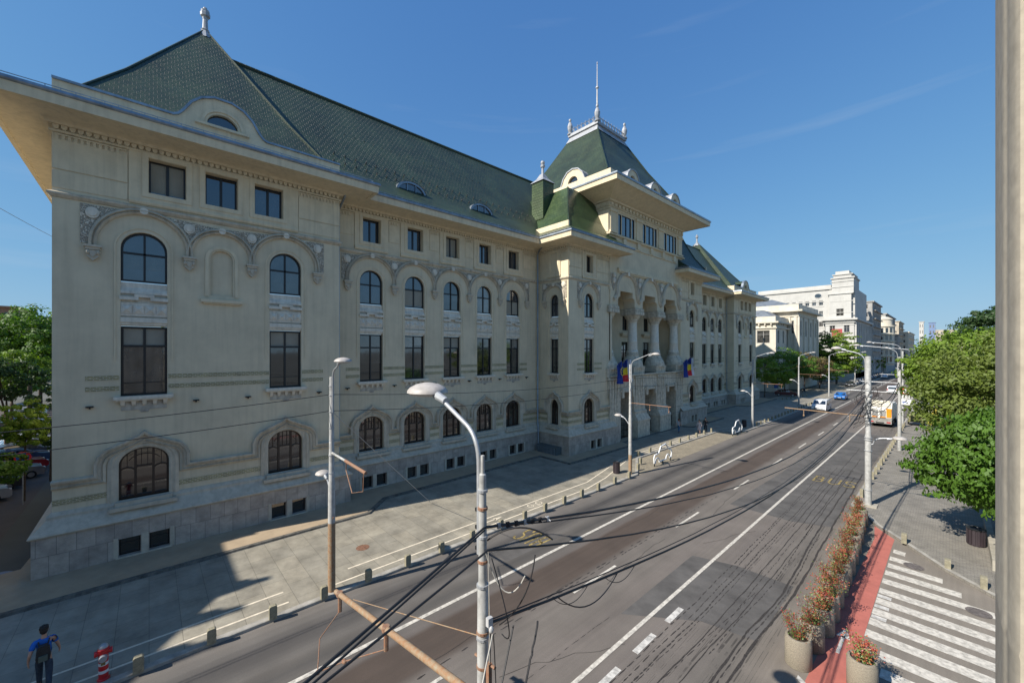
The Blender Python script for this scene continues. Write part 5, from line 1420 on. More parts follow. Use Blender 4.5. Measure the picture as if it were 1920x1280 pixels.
cable('thin black cable strapped over the lowest thick cable', [(A3[0], A3[1], A3[2] + .05), (B1[0], B1[1], B1[2] + .03)], .009, 1.1, wob=.012, n=30)
cable('upper pair of thick cables running from the near pole off the bottom left', [A1, (-1.33, -6, 6.95)], .016, .2)
cable('second of the upper pair of thick cables at the bottom left', [(A1[0], A1[1], A1[2] - .04), (-1.36, -6, 6.85)], .012, .25)
cable('lower thick cable running from the near pole off the bottom edge', [A2, (-2.66, -6, 6.3)], .015, .2)
cable('pale cable sloping down from the near pole to the bottom edge', [(NX + .22, NY, 6.3), (-3.2, 2.0, 5.2), (-2.4, .8, 4.4)], .010, .1, white_cable, wob=.005)
cable('black cable dropping steeply from the lowest cable towards the bottom edge', [(-4.14, NY + .3, 6.34), (-3.5, 2.7, 5.3), (-2.7, 1.7, 4.0)], .012, .1)
cable('thin black cable with a white joint hanging beside the steep drop cable', [(-4.1, NY + .75, 6.22), (-3.75, 3.6, 5.6), (-3.2, 2.2, 4.6), (-2.8, 1.5, 3.8)], .014, .0, wob=.012)
def zlow(y):
    t = (y - NY) / (35.1 - NY); return A3[2] + (B1[2] - A3[2]) * t - 1.2 * 4 * t * (1 - t) * 31.6 / 30
def xlow(y): return A3[0] + (B1[0] - A3[0]) * (y - NY) / (35.1 - NY)
def loop(label, a, b, dz, r=.012, mat=None, n=12, dx=0.0):
    a, b = Vector(a), Vector(b); c = (a + b) / 2; c.z -= dz; c.x += dx
    m = MB(); m.tube([(((1 - t) ** 2) * a + 2 * t * (1 - t) * c + t * t * b)[:] for t in [k / n for k in range(n + 1)]], r, 6)
    return tag(m.build('cable_loop', mat or cable_mat, None, smooth=True), label, 'cable', 'loose cable loops on the near pole')
loop('large black loop hanging under the lowest cable', (xlow(4.9), 4.9, zlow(4.9)), (xlow(6.6), 6.6, zlow(6.6)), .75, .011)
loop('small black loop beside the large loop under the lowest cable', (xlow(4.8), 4.8, zlow(4.8)), (xlow(5.7), 5.7, zlow(5.7)), .4, .006)
loop('thin black loop farthest along the lowest cable', (xlow(6.2), 6.2, zlow(6.2)), (xlow(7.2), 7.2, zlow(7.2)), .4, .007)
loop('pale loop curling beside the near pole above the white lane line', (NX + .05, NY, 7.4), (NX + .45, NY + .4, 7.05), .8, .008, white_cable)
loop('black loop between the upper and the middle cable at the near pole', (NX + .1, NY, 7.55), (NX + .7, NY + .7, 7.55), -.35, .012)
loop('long thin black drop beside the right side of the near pole', (NX + .14, NY + .05, 7.3), (NX + .30, NY + .1, 6.3), .6, .008, dx=.5)
loop('second thin black drop crossing the pale loop', (NX + .55, NY + .5, 7.35), (NX + .25, NY + .1, 6.4), .1, .009, dx=.25)
loop('thin black tail hanging below the white junction box', (NX + .24, NY, 6.3), (NX + .28, NY, 4.2), .2, .008, dx=.1)
loop('thin pale line running down the right side of the near pole', (NX + .10, NY + .02, 7.4), (NX + .13, NY + .02, 5.6), 0, .006, white_cable, dx=.02)
loop('short black tail left of the tail below the junction box', (NX + .18, NY, 6.3), (NX + .2, NY, 4.6), .2, .007, dx=-.05)
# splices on the upper cable next to the pole
for k in range(7):
    y = NY + .25 + k * .17; t = (y - NY) / (35.1 - NY); zc = A1[2] + (B3[2] - A1[2]) * t - 1.3 * 4 * t * (1 - t) * 31.6 / 30; xc = A1[0] + (B3[0] - A1[0]) * t
    m = MB(); m.box(xc - .016, xc + .016, y - .02, y + .03, zc - .045, zc + .03); m.tube([(xc - .04, y, zc + .02), (xc + .05, y + .02, zc - .03)], .008, 5)
    tag(m.build('cable_clamp', iron if k % 3 else galv), '%s small clamp on the upper cable, counted from the near pole' % ORD[k], 'clamp', 'clamps on the upper cable')
# tangle on the concrete pole
rt = random.Random(5)
for k in range(9):
    z = 5.9 + k * .22; r = rt.uniform(.35, .9); a0 = rt.uniform(0, 6)
    m = MB(); m.tube([(-3.62 + r * cos(a0 + t) * (.5 + .5 * abs(sin(t))) , 35.0 + .3 * sin(t) - .15, z + .5 * sin(a0 + t * 1.3) - .3 * (t > 3)) for t in [q * .42 for q in range(16)]], .016, 5)
    tag(m.build('cable_coil', cable_mat), '%s coil of spare black cable tied around the concrete pole' % ['lowest', 'second lowest', 'third lowest', 'fourth lowest', 'middle', 'fourth highest', 'third highest', 'second highest', 'highest'][k], 'cable', 'cable coils on the concrete pole')
cable('black bundle running on from the concrete pole to the dented pole', [B2, (-3.5, 57, 7.0)], .035, 1.4)
cable('second black bundle from the concrete pole to the dented pole', [B1, (-3.5, 57, 6.6)], .03, 1.8)
cable('black bundle continuing along the right poles into the distance', [(-3.5, 57, 7.0), (-4.2, 74.5, 7.0), (-4.4, 100, 7.0), (-5, 139, 7)], .03, 1.2)
# lines between the left poles
xl = -17.78
cable('upper black line along the palace between the left poles', [(-18.2, -14, 8.1), (xl, 5.75, 8.35), (-17.9, 29.6, 8.0), (-17.9, 60.2, 8.0), (-19, 90, 8)], .014, .5)
cable('lower black line along the palace between the left poles', [(-18.2, -14, 7.5), (xl, 5.75, 7.65), (-17.9, 29.6, 7.3), (-17.9, 60.2, 7.3), (-19, 90, 7.3)], .014, .5)
cable('pale guy wire slanting from the rust-footed pole down to the paving', [(-17.75, 5.8, 7.6), (-23.4, 13.9, .12)], .014, 0, galv)
cable('thin wire crossing the sky at the left edge of the palace', [(-26.5, -7.0, 17.8), (-60, -3, 19.5)], .012, .3)
for (x, y, lb) in ((-14.2, 4.2, 'left trolley wire above the bus lane'), (-15.9, 4.2, 'outer trolley wire above the bus lane')):
    cable(lb, [(x, 29.6, 5.5), (x, 60.2, 5.5), (x - .3, 90, 5.5), (x, 113.5, 5.5), (x - .3, 156, 5.5)], .011, .2, grp='trolley wires')

# ---- bollards
def bollard_proto(w=.26, d=.17, h=.5):
    m = MB(); F = Fr(0, 0, 0)
    pr = [(-w / 2, 0), (w / 2, 0), (w / 2, h - .06), (w / 2 - .015, h - .02), (w / 2 - .05, h), (-w / 2 + .05, h), (-w / 2 + .015, h - .02), (-w / 2, h - .06)]
    m.prism(Fr(0, 0, pi / 2), pr, -d / 2, d / 2, cap0=True)
    return m.build('bollard', M('khaki_concrete', (.27, .245, .17), .9, noise_amt=.2, nscale=6, bump=.3), None, local=True)
bp = proto(bollard_proto()); bp.rotation_euler = (0, 0, 0)
by = [-.25, 1.62, 3.5, 5.35, 7.22, 9.12, 11.0, 12.95, 15.0, 16.9, 18.72, 20.6, 22.5, 24.45, 26.6, 28.65]
near = ['nearest khaki concrete bollard beside the red hydrant']
blab = {0: 'khaki bollard at the kerb right beside the red hydrant', 1: 'second khaki bollard at the kerb counted from the hydrant', 2: 'third khaki bollard from the hydrant, before the rust-footed pole', 3: 'khaki bollard standing next to the rust-footed pole',
        4: 'first khaki bollard past the rust-footed pole', 5: 'second khaki bollard past the rust-footed pole', 6: 'khaki bollard with the round lamp shadow beside it', 15: 'khaki bollard right beside the second lamp pole', 14: 'khaki bollard closest to the litter bin'}
for i, y in enumerate(by):
    o = bp.copy(); COL.objects.link(o); o.location = (-17.40, y, 0); o.rotation_euler = (0, 0, rnd.uniform(-.06, .06))
    tag(o, blab.get(i, 'khaki kerb bollard, %s past the one with the lamp shadow' % ORD[max(0, i - 7)]), 'bollard', 'bollards along the left kerb' if i in blab else 'bollards along the left kerb before the bin')
bay = [(-18.1, 31.2), (-18.9, 33.0)] + [(-20.35 + .02 * k, 35.2 + 2.15 * k) for k in range(9)]
for i, (x, y) in enumerate(bay):
    o = bp.copy(); COL.objects.link(o); o.location = (x, y, 0); tag(o, '%s short post from the litter bin along the inner edge of the cobbled bay' % ORD[i], 'bollard', 'bollards round the parking bay')
for i in range(26):
    o = bp.copy(); COL.objects.link(o); o.location = (-17.75, 61.5 + 1.75 * i, 0); tag(o, '%s dark kerb bollard beyond the parking bay, counted from the bay' % ORD[i], 'bollard', 'bollards beyond the parking bay')
for i in range(22):
    o = bp.copy(); COL.objects.link(o); o.location = (-4.12, 34.9 + 1.95 * i, 0); o.scale = (1.05, 1.05, 1.15)
    o.rotation_euler = (0, 0, rnd.uniform(-.1, .1))
    tag(o, '%s sandy stone post on the right kerb, counted from the planters' % ORD[i], 'bollard', 'posts along the right kerb')
for i, (x, y, lb) in enumerate(((-1.62, 29.75, 'square stone bollard at the tip of the red cycle lane'), (-.05, 27.85, 'low stone bollard beside the zebra crossing, nearer the lane'), (1.0, 26.6, 'stone bollard at the right end of the paving edge'))):
    o = bp.copy(); COL.objects.link(o); o.location = (x, y, 0); o.scale = (1.2, 1.3, .8 if i == 1 else 1.0); tag(o, lb, 'bollard', 'bollards at the crossing corner')
for i in range(7):
    o = bp.copy(); COL.objects.link(o); o.location = (-23.5 + .3 * i, 98 + 2 * i, 0); tag(o, '%s post on the far paving by the red car, counted from the palace' % ORD[i], 'bollard', 'bollards near the red car')

# ---- car-shaped bicycle racks
def rack(x, y, label, rz=0.0):
    t_ = thing('bicycle_rack', label, 'bicycle rack', (x, y, RZ), rz, 'car-shaped racks in the parking bay')
    pr = [(.25, .32), (.05, .30), (-.0, .75), (.12, 1.0), (.85, 1.08), (1.25, 1.62), (2.15, 1.72), (2.75, 1.15), (3.25, 1.02), (3.35, .7), (3.2, .3), (2.95, .32)]
    def tb(side):
        m = MB(); path = []
        for i in range(len(pr)):
            path.append((side, pr[i][0], pr[i][1]))
        m.tube(path, .06, 8); return m
    W_ = M('white_rack_paint', (.72, .73, .73), .4, noise_amt=.06) if 'white_rack_paint' not in bpy.data.materials else bpy.data.materials['white_rack_paint']
    m = tb(0.0); m.xform(Matrix.Translation((x, y, RZ))); m.build('outline_tube', W_, t_, smooth=True)
    for wy in (.62, 2.6):
        m = MB(); m.tube([(x, y + wy + .36 * cos(t), RZ + .34 + .36 * sin(t) * .95) for t in [pi * q / 8 for q in range(9)]], .055, 8); m.build('wheel_arch', W_, t_, smooth=True)
    m = MB(); m.tube([(x, y + .95, RZ + .3), (x, y + 2.3, RZ + .3)], .06, 8); m.build('sill_tube', W_, t_, smooth=True)
    m = MB(); m.tube([(x, y + .1, RZ), (x, y + .1, RZ + .35)], .05, 8); m.tube([(x, y + 3.1, RZ), (x, y + 3.1, RZ + .35)], .05, 8); m.tube([(x, y + 1.6, RZ), (x, y + 1.6, RZ + .3)], .05, 8); m.build('feet', iron, t_)
rack(-17.75, 33.3, 'white tubular rack shaped like a car, nearer the second lamp pole')
rack(-17.75, 52.4, 'white tubular rack shaped like a car at the far end of the bay')

# ---- litter bins
def bin_(x, y, label, z=0.0, h=.95, r=.27, col=(.035, .025, .03)):
    t_ = thing('litter_bin', label, 'bin', (x, y, z), 0)
    m = MB()
    for k in range(14):
        a = 2 * pi * k / 14; st = len(m.v); m.box(r - .02, r + .01, -.045, .045, .06, h - .06); m.xform(Matrix.Translation((x, y, z)) @ Matrix.Rotation(a, 4, 'Z'), st)
    m.lathe(x, y, [(r - .03, z), (r - .03, z + h - .05)], 14)
    b = m.build('body', M('bin_slats', col, .6), t_); m = MB(); m.lathe(x, y, [(r + .02, z + h - .08), (r + .03, z + h - .02), (r * .8, z + h), (r * .75, z + h - .03), (0, z + h - .1)], 14); m.build('rim', iron, t_)
bin_(-18.75, 28.9, 'dark slatted litter bin beside the second lamp pole')
bin_(.95, 32.2, 'dark slatted litter bin under the nearest tree on the right', h=.9, r=.34)
bin_(-18.6, 59.2, 'dark litter bin by the pole at the end of the bay')

# ---- red and white hydrant
t_ = thing('fire_hydrant', 'red and white striped fire hydrant on the paving in the bottom left corner', 'hydrant', (-17.75, -1.05, 0))
hr = M('hydrant_red', (.55, .02, .025), .35, noise_amt=.15); hw = M('hydrant_white', (.7, .7, .7), .4)
hx, hy = -17.75, -1.05
m = MB(); m.lathe(hx, hy, [(.15, 0), (.15, .04), (.115, .06), (.115, .88), (.14, .9), (.14, .96), (.10, .99)], 14)
m.tube([(hx, hy - .15, .84), (hx, hy + .15, .84)], .075, 10); m.build('body', hr, t_, smooth=True)
for z in (.22, .46): m = MB(); m.lathe(hx, hy, [(.118, z), (.118, z + .09)], 14); m.build('white_band', hw, t_)
m = MB(); m.lathe(hx, hy, [(.115, .985), (.115, 1.0), (.10, 1.05), (.05, 1.09), (0, 1.1)], 14); m.build('cap', zinc_light, t_, smooth=True)
m = MB(); m.tube([(hx + .08, hy, .72), (hx + .22, hy, .72)], [.10, .095], 12); m.build('outlet', zinc_light, t_, smooth=True)
for s_ in (-1, 1): m = MB(); m.tube([(hx, hy + s_ * .15, .84), (hx, hy + s_ * .20, .84)], .088, 10); m.build('outlet_cap', hr, t_, smooth=True)
m = MB(); m.box(hx + .13, hx + .14, hy - .05, hy + .05, .5, .62); m.build('plate', yellow_paint, t_)

# ---- planters with photinia shrubs
agg = brick_mat('exposed_aggregate', (.44, .38, .28), (.36, .31, .23), (.28, .25, .2), .02, .02, .003, rough=.95, bump=.8, scale_noise=30, var=.5, dist=.01)
soil = M('planter_soil', (.06, .045, .03), .95)
leaf_red = [M('red_leaf', (.30, .05, .035), .5, noise_amt=.25, nscale=20), M('orange_leaf', (.36, .11, .04), .5, noise_amt=.25, nscale=20), M('green_shrub_leaf', (.13, .19, .045), .5, noise_amt=.25, nscale=20), M('twig', (.10, .06, .04), .8)]
def shrub_mesh(seed, h=1.0, r=.45, n=1100):
    rr = random.Random(seed); m = MB(); 
    m.mat(3)
    tips = []
    for k in range(9):
        a = rr.uniform(0, 6.28); e = rr.uniform(.1, .8); p = Vector((0, 0, 0)); d = Vector((cos(a) * e, sin(a) * e, 1)).normalized(); pts = [p[:]]
        for q in range(4): d = (d + Vector((rr.uniform(-.2, .2), rr.uniform(-.2, .2), .1))).normalized(); p = p + d * h / 4.4 * rr.uniform(.8, 1.2); pts.append(p[:]); tips.append(p.copy())
        m.tube(pts, [.014, .011, .009, .006, .004], 4, caps=False)
    for k in range(n):
        c = rr.choice(tips) + Vector((rr.gauss(0, .12), rr.gauss(0, .12), rr.gauss(-.03, .09)))
        hh = c.z / h; m.mat(0 if rr.random() < .12 + .4 * hh else (1 if rr.random() < .15 + .3 * hh else 2))
        d = Vector((rr.gauss(0, 1), rr.gauss(0, 1), rr.gauss(.5, .7))).normalized(); s_ = d.cross(Vector((rr.random(), rr.random(), rr.random()))).normalized()
        L_ = rr.uniform(.055, .10); W_ = L_ * .3
        m.add([c[:], (c + d * L_ * .5 + s_ * W_)[:], (c + d * L_)[:], (c + d * L_ * .5 - s_ * W_)[:]], [(0, 1, 2, 3)])
    return m
shr = [proto(shrub_mesh(s_, 1.0 + .1 * (s_ % 3), .45).build('shrub', leaf_red, None, local=True, uv=False)) for s_ in (1, 2, 3, 4)]
def pot(x, y, k, label, grp='planters beside the cycle lane'):
    t_ = thing('planter', label, 'planter', (x, y, RZ), 0, grp)
    m = MB(); m.lathe(x, y, [(.36, RZ), (.375, RZ + .02), (.375, RZ + .82), (.36, RZ + .86), (.36, RZ + .90), (.345, RZ + .93), (.29, RZ + .93), (.28, RZ + .80)], 26); m.build('pot', agg, t_, smooth=True)
    m = MB(); m.lathe(x, y, [(.285, RZ + .78), (.285, RZ + .82)], 18); m.build('soil', soil, t_)
    s_ = shr[k % 4].copy(); COL.objects.link(s_); s_.parent = t_; s_.location = (0, 0, .8); s_.rotation_euler = (0, 0, k * 1.7); s_.scale = (.8, .8, .72)
pys = [(-3.36, 15.85), (-3.24, 17.1), (-3.16, 18.35), (-3.18, 19.5), (-3.22, 20.65), (-3.24, 21.8), (-3.26, 22.95), (-3.28, 24.1), (-3.32, 25.4), (-3.38, 26.8), (-3.45, 28.3), (-3.55, 29.9), (-3.6, 31.4)]
for i, (x, y) in enumerate(pys):
    lb = {0: 'nearest pebbled concrete planter in the row, with sparse red shrub', 1: 'second pebbled planter in the row behind the nearest one', len(pys) - 1: 'farthest pebbled planter of the row beside the traffic island'}.get(i, '%s pebbled planter with red-tipped shrub in the row, counted from the nearest' % ORD[i])
    pot(x, y, i, lb)
pot(-1.80, 16.15, 2, 'pebbled planter standing alone right of the red cycle lane', None)

# ---- signs
t_ = thing('speed_sign', 'round red-rimmed 40 sign over two white plates on the thin right pole', 'sign', (-3.85, 74.2, 0))
sw = M('sign_white', (.75, .75, .73), .4, noise_amt=.03); sr = M('sign_red', (.6, .03, .03), .4); sb = M('sign_dark', (.03, .03, .035), .5); sblue = M('sign_blue', (.02, .10, .42), .4)
FS = south(74.1)
m = MB(); m.prism(FS, arc(-3.85, 4.9, .45, 0, 2 * pi, 20)[:-1], 0, .03); m.build('rim', sr, t_)
m = MB(); m.prism(FS, arc(-3.85, 4.9, .33, 0, 2 * pi, 20)[:-1], .03, .036); m.build('disc', sw, t_)
def strokes(F, segs, w_, d0, mat, name, par):
    m = MB()
    for (a, b) in segs:
        l = hypot(b[0] - a[0], b[1] - a[1]) or 1; nx, ny = -(b[1] - a[1]) / l * w_, (b[0] - a[0]) / l * w_
        ex, ey = (b[0] - a[0]) / l * w_, (b[1] - a[1]) / l * w_
        m.prism(F, [(a[0] + nx - ex, a[1] + ny - ey), (a[0] - nx - ex, a[1] - ny - ey), (b[0] - nx + ex, b[1] - ny + ey), (b[0] + nx + ex, b[1] + ny + ey)], d0, d0 + .004)
    return m.build(name, mat, par)
strokes(FS, [((-3.98, 5.08), (-4.1, 4.87)), ((-4.1, 4.87), (-3.9, 4.87)), ((-3.95, 5.0), (-3.95, 4.72)), ((-3.8, 5.05), (-3.63, 5.05)), ((-3.63, 5.05), (-3.63, 4.75)), ((-3.63, 4.75), (-3.8, 4.75)), ((-3.8, 4.75), (-3.8, 5.05))], .028, .036, sb, 'number', t_)
m = MB(); m.prism(FS, rect_loop(-4.2, -3.5, 3.95, 4.35), 0, .03); pl_ = m.build('upper_plate', sw, t_)
strokes(FS, [((-4.12, 4.22), (-3.58, 4.22)), ((-4.12, 4.07), (-3.58, 4.07))], .03, .03, sb, 'lines', pl_)
m = MB(); m.prism(FS, rect_loop(-4.3, -3.35, 3.1, 3.85), 0, .03); pl_ = m.build('lower_plate', sw, t_)
strokes(FS, [((-4.2, 3.45), (-3.75, 3.4)), ((-4.15, 3.3), (-4.0, 3.5))], .045, .03, sblue, 'symbol', pl_)
t_ = thing('no_parking_sign', 'round blue and red no stopping sign on a post by the side street cars', 'sign', (-41.5, -6.2, 0))
FN = front(-41.4)
m = MB(); m.tube([(-41.5, -6.2, 0), (-41.5, -6.2, 3.4)], .035, 8); m.build('post', galv, t_)
m = MB(); m.prism(FN, arc(-6.2, 3.15, .38, 0, 2 * pi, 18)[:-1], 0, .03); m.build('rim', sr, t_)
m = MB(); m.prism(FN, arc(-6.2, 3.15, .29, 0, 2 * pi, 18)[:-1], .03, .036); d_ = m.build('disc', sblue, t_); strokes(FN, [((-6.4, 2.95), (-6.0, 3.35)), ((-6.4, 3.35), (-6.0, 2.95))], .04, .036, sr, 'cross', d_)
t_ = thing('information_sign', 'tall blue panel on posts beside the ornate cream building', 'sign', (-27.2, 108, 0))
m = MB(); m.box(-27.6, -26.7, 107.9, 108.05, 1.6, 4.2); m.build('panel', sblue, t_); m = MB(); m.tube([(-27.5, 108, 0), (-27.5, 108, 1.7)], .04, 6); m.tube([(-26.8, 108, 0), (-26.8, 108, 1.7)], .04, 6); m.build('posts', galv, t_)

# ---- works on the right pavement: concrete mixer trailer, chute and sacks
t_ = thing('stone_planter_box', 'boxy stone planter edge under the nearest tree', 'planter', (1.6, 31, 0))
m = MB(); m.box(1.35, 1.6, 29.0, 36.0, 0, .5); m.build('rim', concrete, t_)
t_ = thing('utility_trailer', 'small green-brown generator trailer parked on the right pavement', 'trailer', (-3.2, 78.5, 0))
m = MB(); m.box(-3.9, -2.3, 77.6, 79.6, .45, .6); loft(m, [(-3.8, -2.4, 77.7, 79.5, .6), (-3.8, -2.4, 77.7, 79.5, 1.3), (-3.5, -2.7, 78.0, 79.2, 1.7)]); m.build('body', M('khaki_machine', (.2, .19, .08), .6, noise_amt=.3, nscale=3), t_)
for s_ in (-3.85, -2.35): m = MB(); m.tube([(s_ - .08, 78.6, .33), (s_ + .08, 78.6, .33)], .33, 14); m.build('wheel', rubber, t_)
t_ = thing('white_cabin', 'small white site cabin among the trees on the right pavement', 'cabin', (-.6, 84, 0))
m = MB(); m.box(-2.2, .9, 82.8, 85.2, .5, 2.6); m.box(-1.0, -.2, 83.2, 84.2, 2.6, 3.7); m.build('body', M('cabin_white', (.66, .65, .6), .6, noise_amt=.1), t_); m = MB(); m.box(-2.0, .8, 82.9, 85.1, 0, .5); m.build('base', rubber, t_)
t_ = thing('yellow_chute', 'yellow plank leaning against the white cabin', 'plank', (-1.7, 80.5, 0))
m = MB(); m.add([(-2.1, 80, 0), (-1.5, 80, 0), (-.9, 82.6, 1.9), (-1.5, 82.6, 1.9), (-2.1, 80, .08), (-1.5, 80, .08), (-.9, 82.6, 1.98), (-1.5, 82.6, 1.98)], [(0, 1, 2, 3), (4, 5, 6, 7), (0, 1, 5, 4), (1, 2, 6, 5), (2, 3, 7, 6), (3, 0, 4, 7)]); m.build('plank', M('yellow_plank', (.5, .38, .06), .6), t_)

# ---- stone pilaster of the building the photograph is taken from
t_ = thing('stone_pilaster', 'weathered moulded stone pilaster filling the right edge of the photo', 'pilaster', (.3, 1.6, 0))
pil = M('pilaster_stone', (.38, .34, .27), .9, noise_amt=.10, nscale=30, streak=.2)
m = MB()
P0 = [(.0785, 1.585), (.0772, 1.55), (.0762, 1.50), (.0754, 1.44), (.0748, 1.38), (.0746, 1.33), (.0750, 1.305), (.0768, 1.296), (.0790, 1.290), (.0792, 1.275), (.0790, 1.26), (.0800, 1.245), (.0815, 1.235), (.0835, 1.222), (.0860, 1.212), (.0895, 1.205), (.2, 1.19), (.5, 1.18), (.5, 2.0), (.14, 2.0)]
zs2 = [0, 6.0, 8.0, 9.2, 9.62, 9.63, 9.64, 10.0, 10.5, 10.8, 11.4, 14.0]
rows = []
for z in zs2:
    o_ = .0015 if z == 9.63 else 0
    rows.append([(x - (o_ if y < 1.6 else 0), y, z) for x, y in P0])
n = len(P0); vs = [q for r in rows for q in r]; fs = []
for i in range(len(zs2) - 1):
    for k in range(n): k2 = (k + 1) % n; fs.append((i * n + k, i * n + k2, (i + 1) * n + k2, (i + 1) * n + k))
fs.append(tuple((len(zs2) - 1) * n + k for k in range(n)))
m.add(vs, fs); m.build('shaft', pil, t_, smooth=True)

# ================================================================== VEHICLES
def car_paint(name, col):
    m = M(name, col, .35, metal=.15, noise_amt=.04, coat=.8); return m
car_glass = glass_mat('car_glass', (.02, .025, .03)); tail_red = M('tail_lamp_red', (.35, .01, .01), .3); head_clear = M('headlamp', (.6, .62, .65), .15)
black_trim = M('black_trim', (.02, .02, .022), .5); plate_w = M('number_plate', (.65, .65, .62), .5)
def vehicle(name, label, cat, x, y, z, rz, L, W, prof, glassz, col, wheels, group=None, wr=.33, tail=None, head=True, full_tail=False):
    """prof: side outline (along, height) from rear bottom, over the roof, to front bottom; +x local is the front"""
    t_ = thing(name, label, cat, (x, y, z), rz, group)
    def put(m, nm, mt, par=None, sm=False):
        o = m.build(nm, mt, par or t_, smooth=sm, local=True); return o
    h0, h1 = glassz
    def hw(h):                                   # half width narrows above the belt
        return W / 2 * (1 - .13 * max(0, min(1, (h - h0) / max(.05, h1 - h0)))) if h > h0 else W / 2 * (1 - .04 * max(0, (.45 - h) / .45))
    m = MB(); n = len(prof); P = []
    for (a, h) in prof: P += [(a, -hw(h), h), (a, -hw(h) * .92, h + .015 if h > h0 else h), (a, 0, h + (.03 if h > h0 else .02)), (a, hw(h) * .92, h + .015 if h > h0 else h), (a, hw(h), h)]
    fs = []
    for i in range(n - 1):
        for k in range(4): fs.append((i * 5 + k, i * 5 + k + 1, (i + 1) * 5 + k + 1, (i + 1) * 5 + k))
    m.add(P, fs)
    # sides: fans built from horizontal strips
    for sgn, off in ((-1, 0), (1, 4)):
        tri = tessellate_polygon([[Vector((a, h, 0)) for a, h in prof]])
        m.add([P[i * 5 + off] for i in range(n)], tri)
    m.add([P[0], P[4], P[-1], P[-5]], [(0, 1, 2, 3)])
    body = put(m, 'body', col, None, True)
    for wx in wheels:
        for s_ in (-1, 1):
            m = MB(); m.tube([(wx, s_ * (W / 2 - .20), wr), (wx, s_ * (W / 2 + .012), wr)], wr, 18); w_ = put(m, 'wheel', rubber)
            m = MB(); m.tube([(wx, s_ * (W / 2 - .05), wr), (wx, s_ * (W / 2 + .022), wr)], wr * .62, 12); put(m, 'rim', chrome, w_)
    return t_, put, hw
def side_glass(put, hw, quads, W):
    for q in quads:
        for s_ in (-1, 1):
            m = MB(); n = len(q); A = [(a, s_ * (hw(h) + .004), h) for a, h in q]; B = [(a, s_ * (hw(h) - .03), h) for a, h in q]
            m.add(A + B, [tuple(range(n))] + [(i, (i + 1) % n, n + (i + 1) % n, n + i) for i in range(n)]); put(m, 'side_window', car_glass)
def cross_glass(put, hw, a0, h0, a1, h1, nm, inset=.12, off=.012, mt=None):
    m = MB(); dx, dh = a1 - a0, h1 - h0; l = hypot(dx, dh); nx, nh = -dh / l * off, dx / l * off
    if nh < 0: nx, nh = -nx, -nh
    w0, w1 = hw(h0) - inset, hw(h1) - inset
    A = [(a0 + nx, -w0, h0 + nh + .01), (a0 + nx, w0, h0 + nh + .01), (a1 + nx, w1, h1 + nh + .01), (a1 + nx, -w1, h1 + nh + .01)]
    m.add(A, [(0, 1, 2, 3)]); put(m, nm, mt or car_glass)
NV = -pi / 2
# white van coming towards the camera (front towards -Y)
def van(x, y, z, rz, label, group=None):
    prof = [(-2.45, .35), (-2.5, .9), (-2.46, 1.75), (-2.35, 1.93), (-1.5, 1.98), (.9, 1.96), (1.25, 1.86), (1.95, 1.22), (2.35, 1.05), (2.5, .85), (2.52, .4), (2.4, .28)]
    t_, put, hw = vehicle('delivery_van', label, 'van', x, y, z, rz, 5, 1.95, prof, (1.1, 1.95), car_paint('van_white', (.70, .71, .72)), (-1.6, 1.6), group)
    cross_glass(put, hw, 1.28, 1.82, 1.90, 1.26, 'windscreen', .1, .02)
    side_glass(put, hw, [[(.45, 1.2), (1.55, 1.22), (1.1, 1.75), (.45, 1.75)], [(-.95, 1.2), (.3, 1.2), (.3, 1.75), (-.95, 1.75)], [(-2.25, 1.2), (-1.1, 1.2), (-1.1, 1.75), (-2.2, 1.75)]], 1.95)
    for s_ in (-1, 1):
        m = MB(); m.box(2.22, 2.47, s_ * .72 - .18, s_ * .72 + .18, .78, .98); put(m, 'headlight', head_clear)
        m = MB(); m.box(1.45, 1.6, s_ * 1.12 - .12, s_ * 1.12 + .12, 1.2, 1.42); put(m, 'mirror', black_trim)
    m = MB(); m.box(2.35, 2.54, -.62, .62, .62, .74); put(m, 'grille', black_trim); m = MB(); m.box(2.3, 2.545, -.85, .85, .32, .5); put(m, 'bumper', black_trim)
    return t_
van(-14.9, 86.2, RZ, NV, 'white delivery van driving towards the camera in the left bus lane')
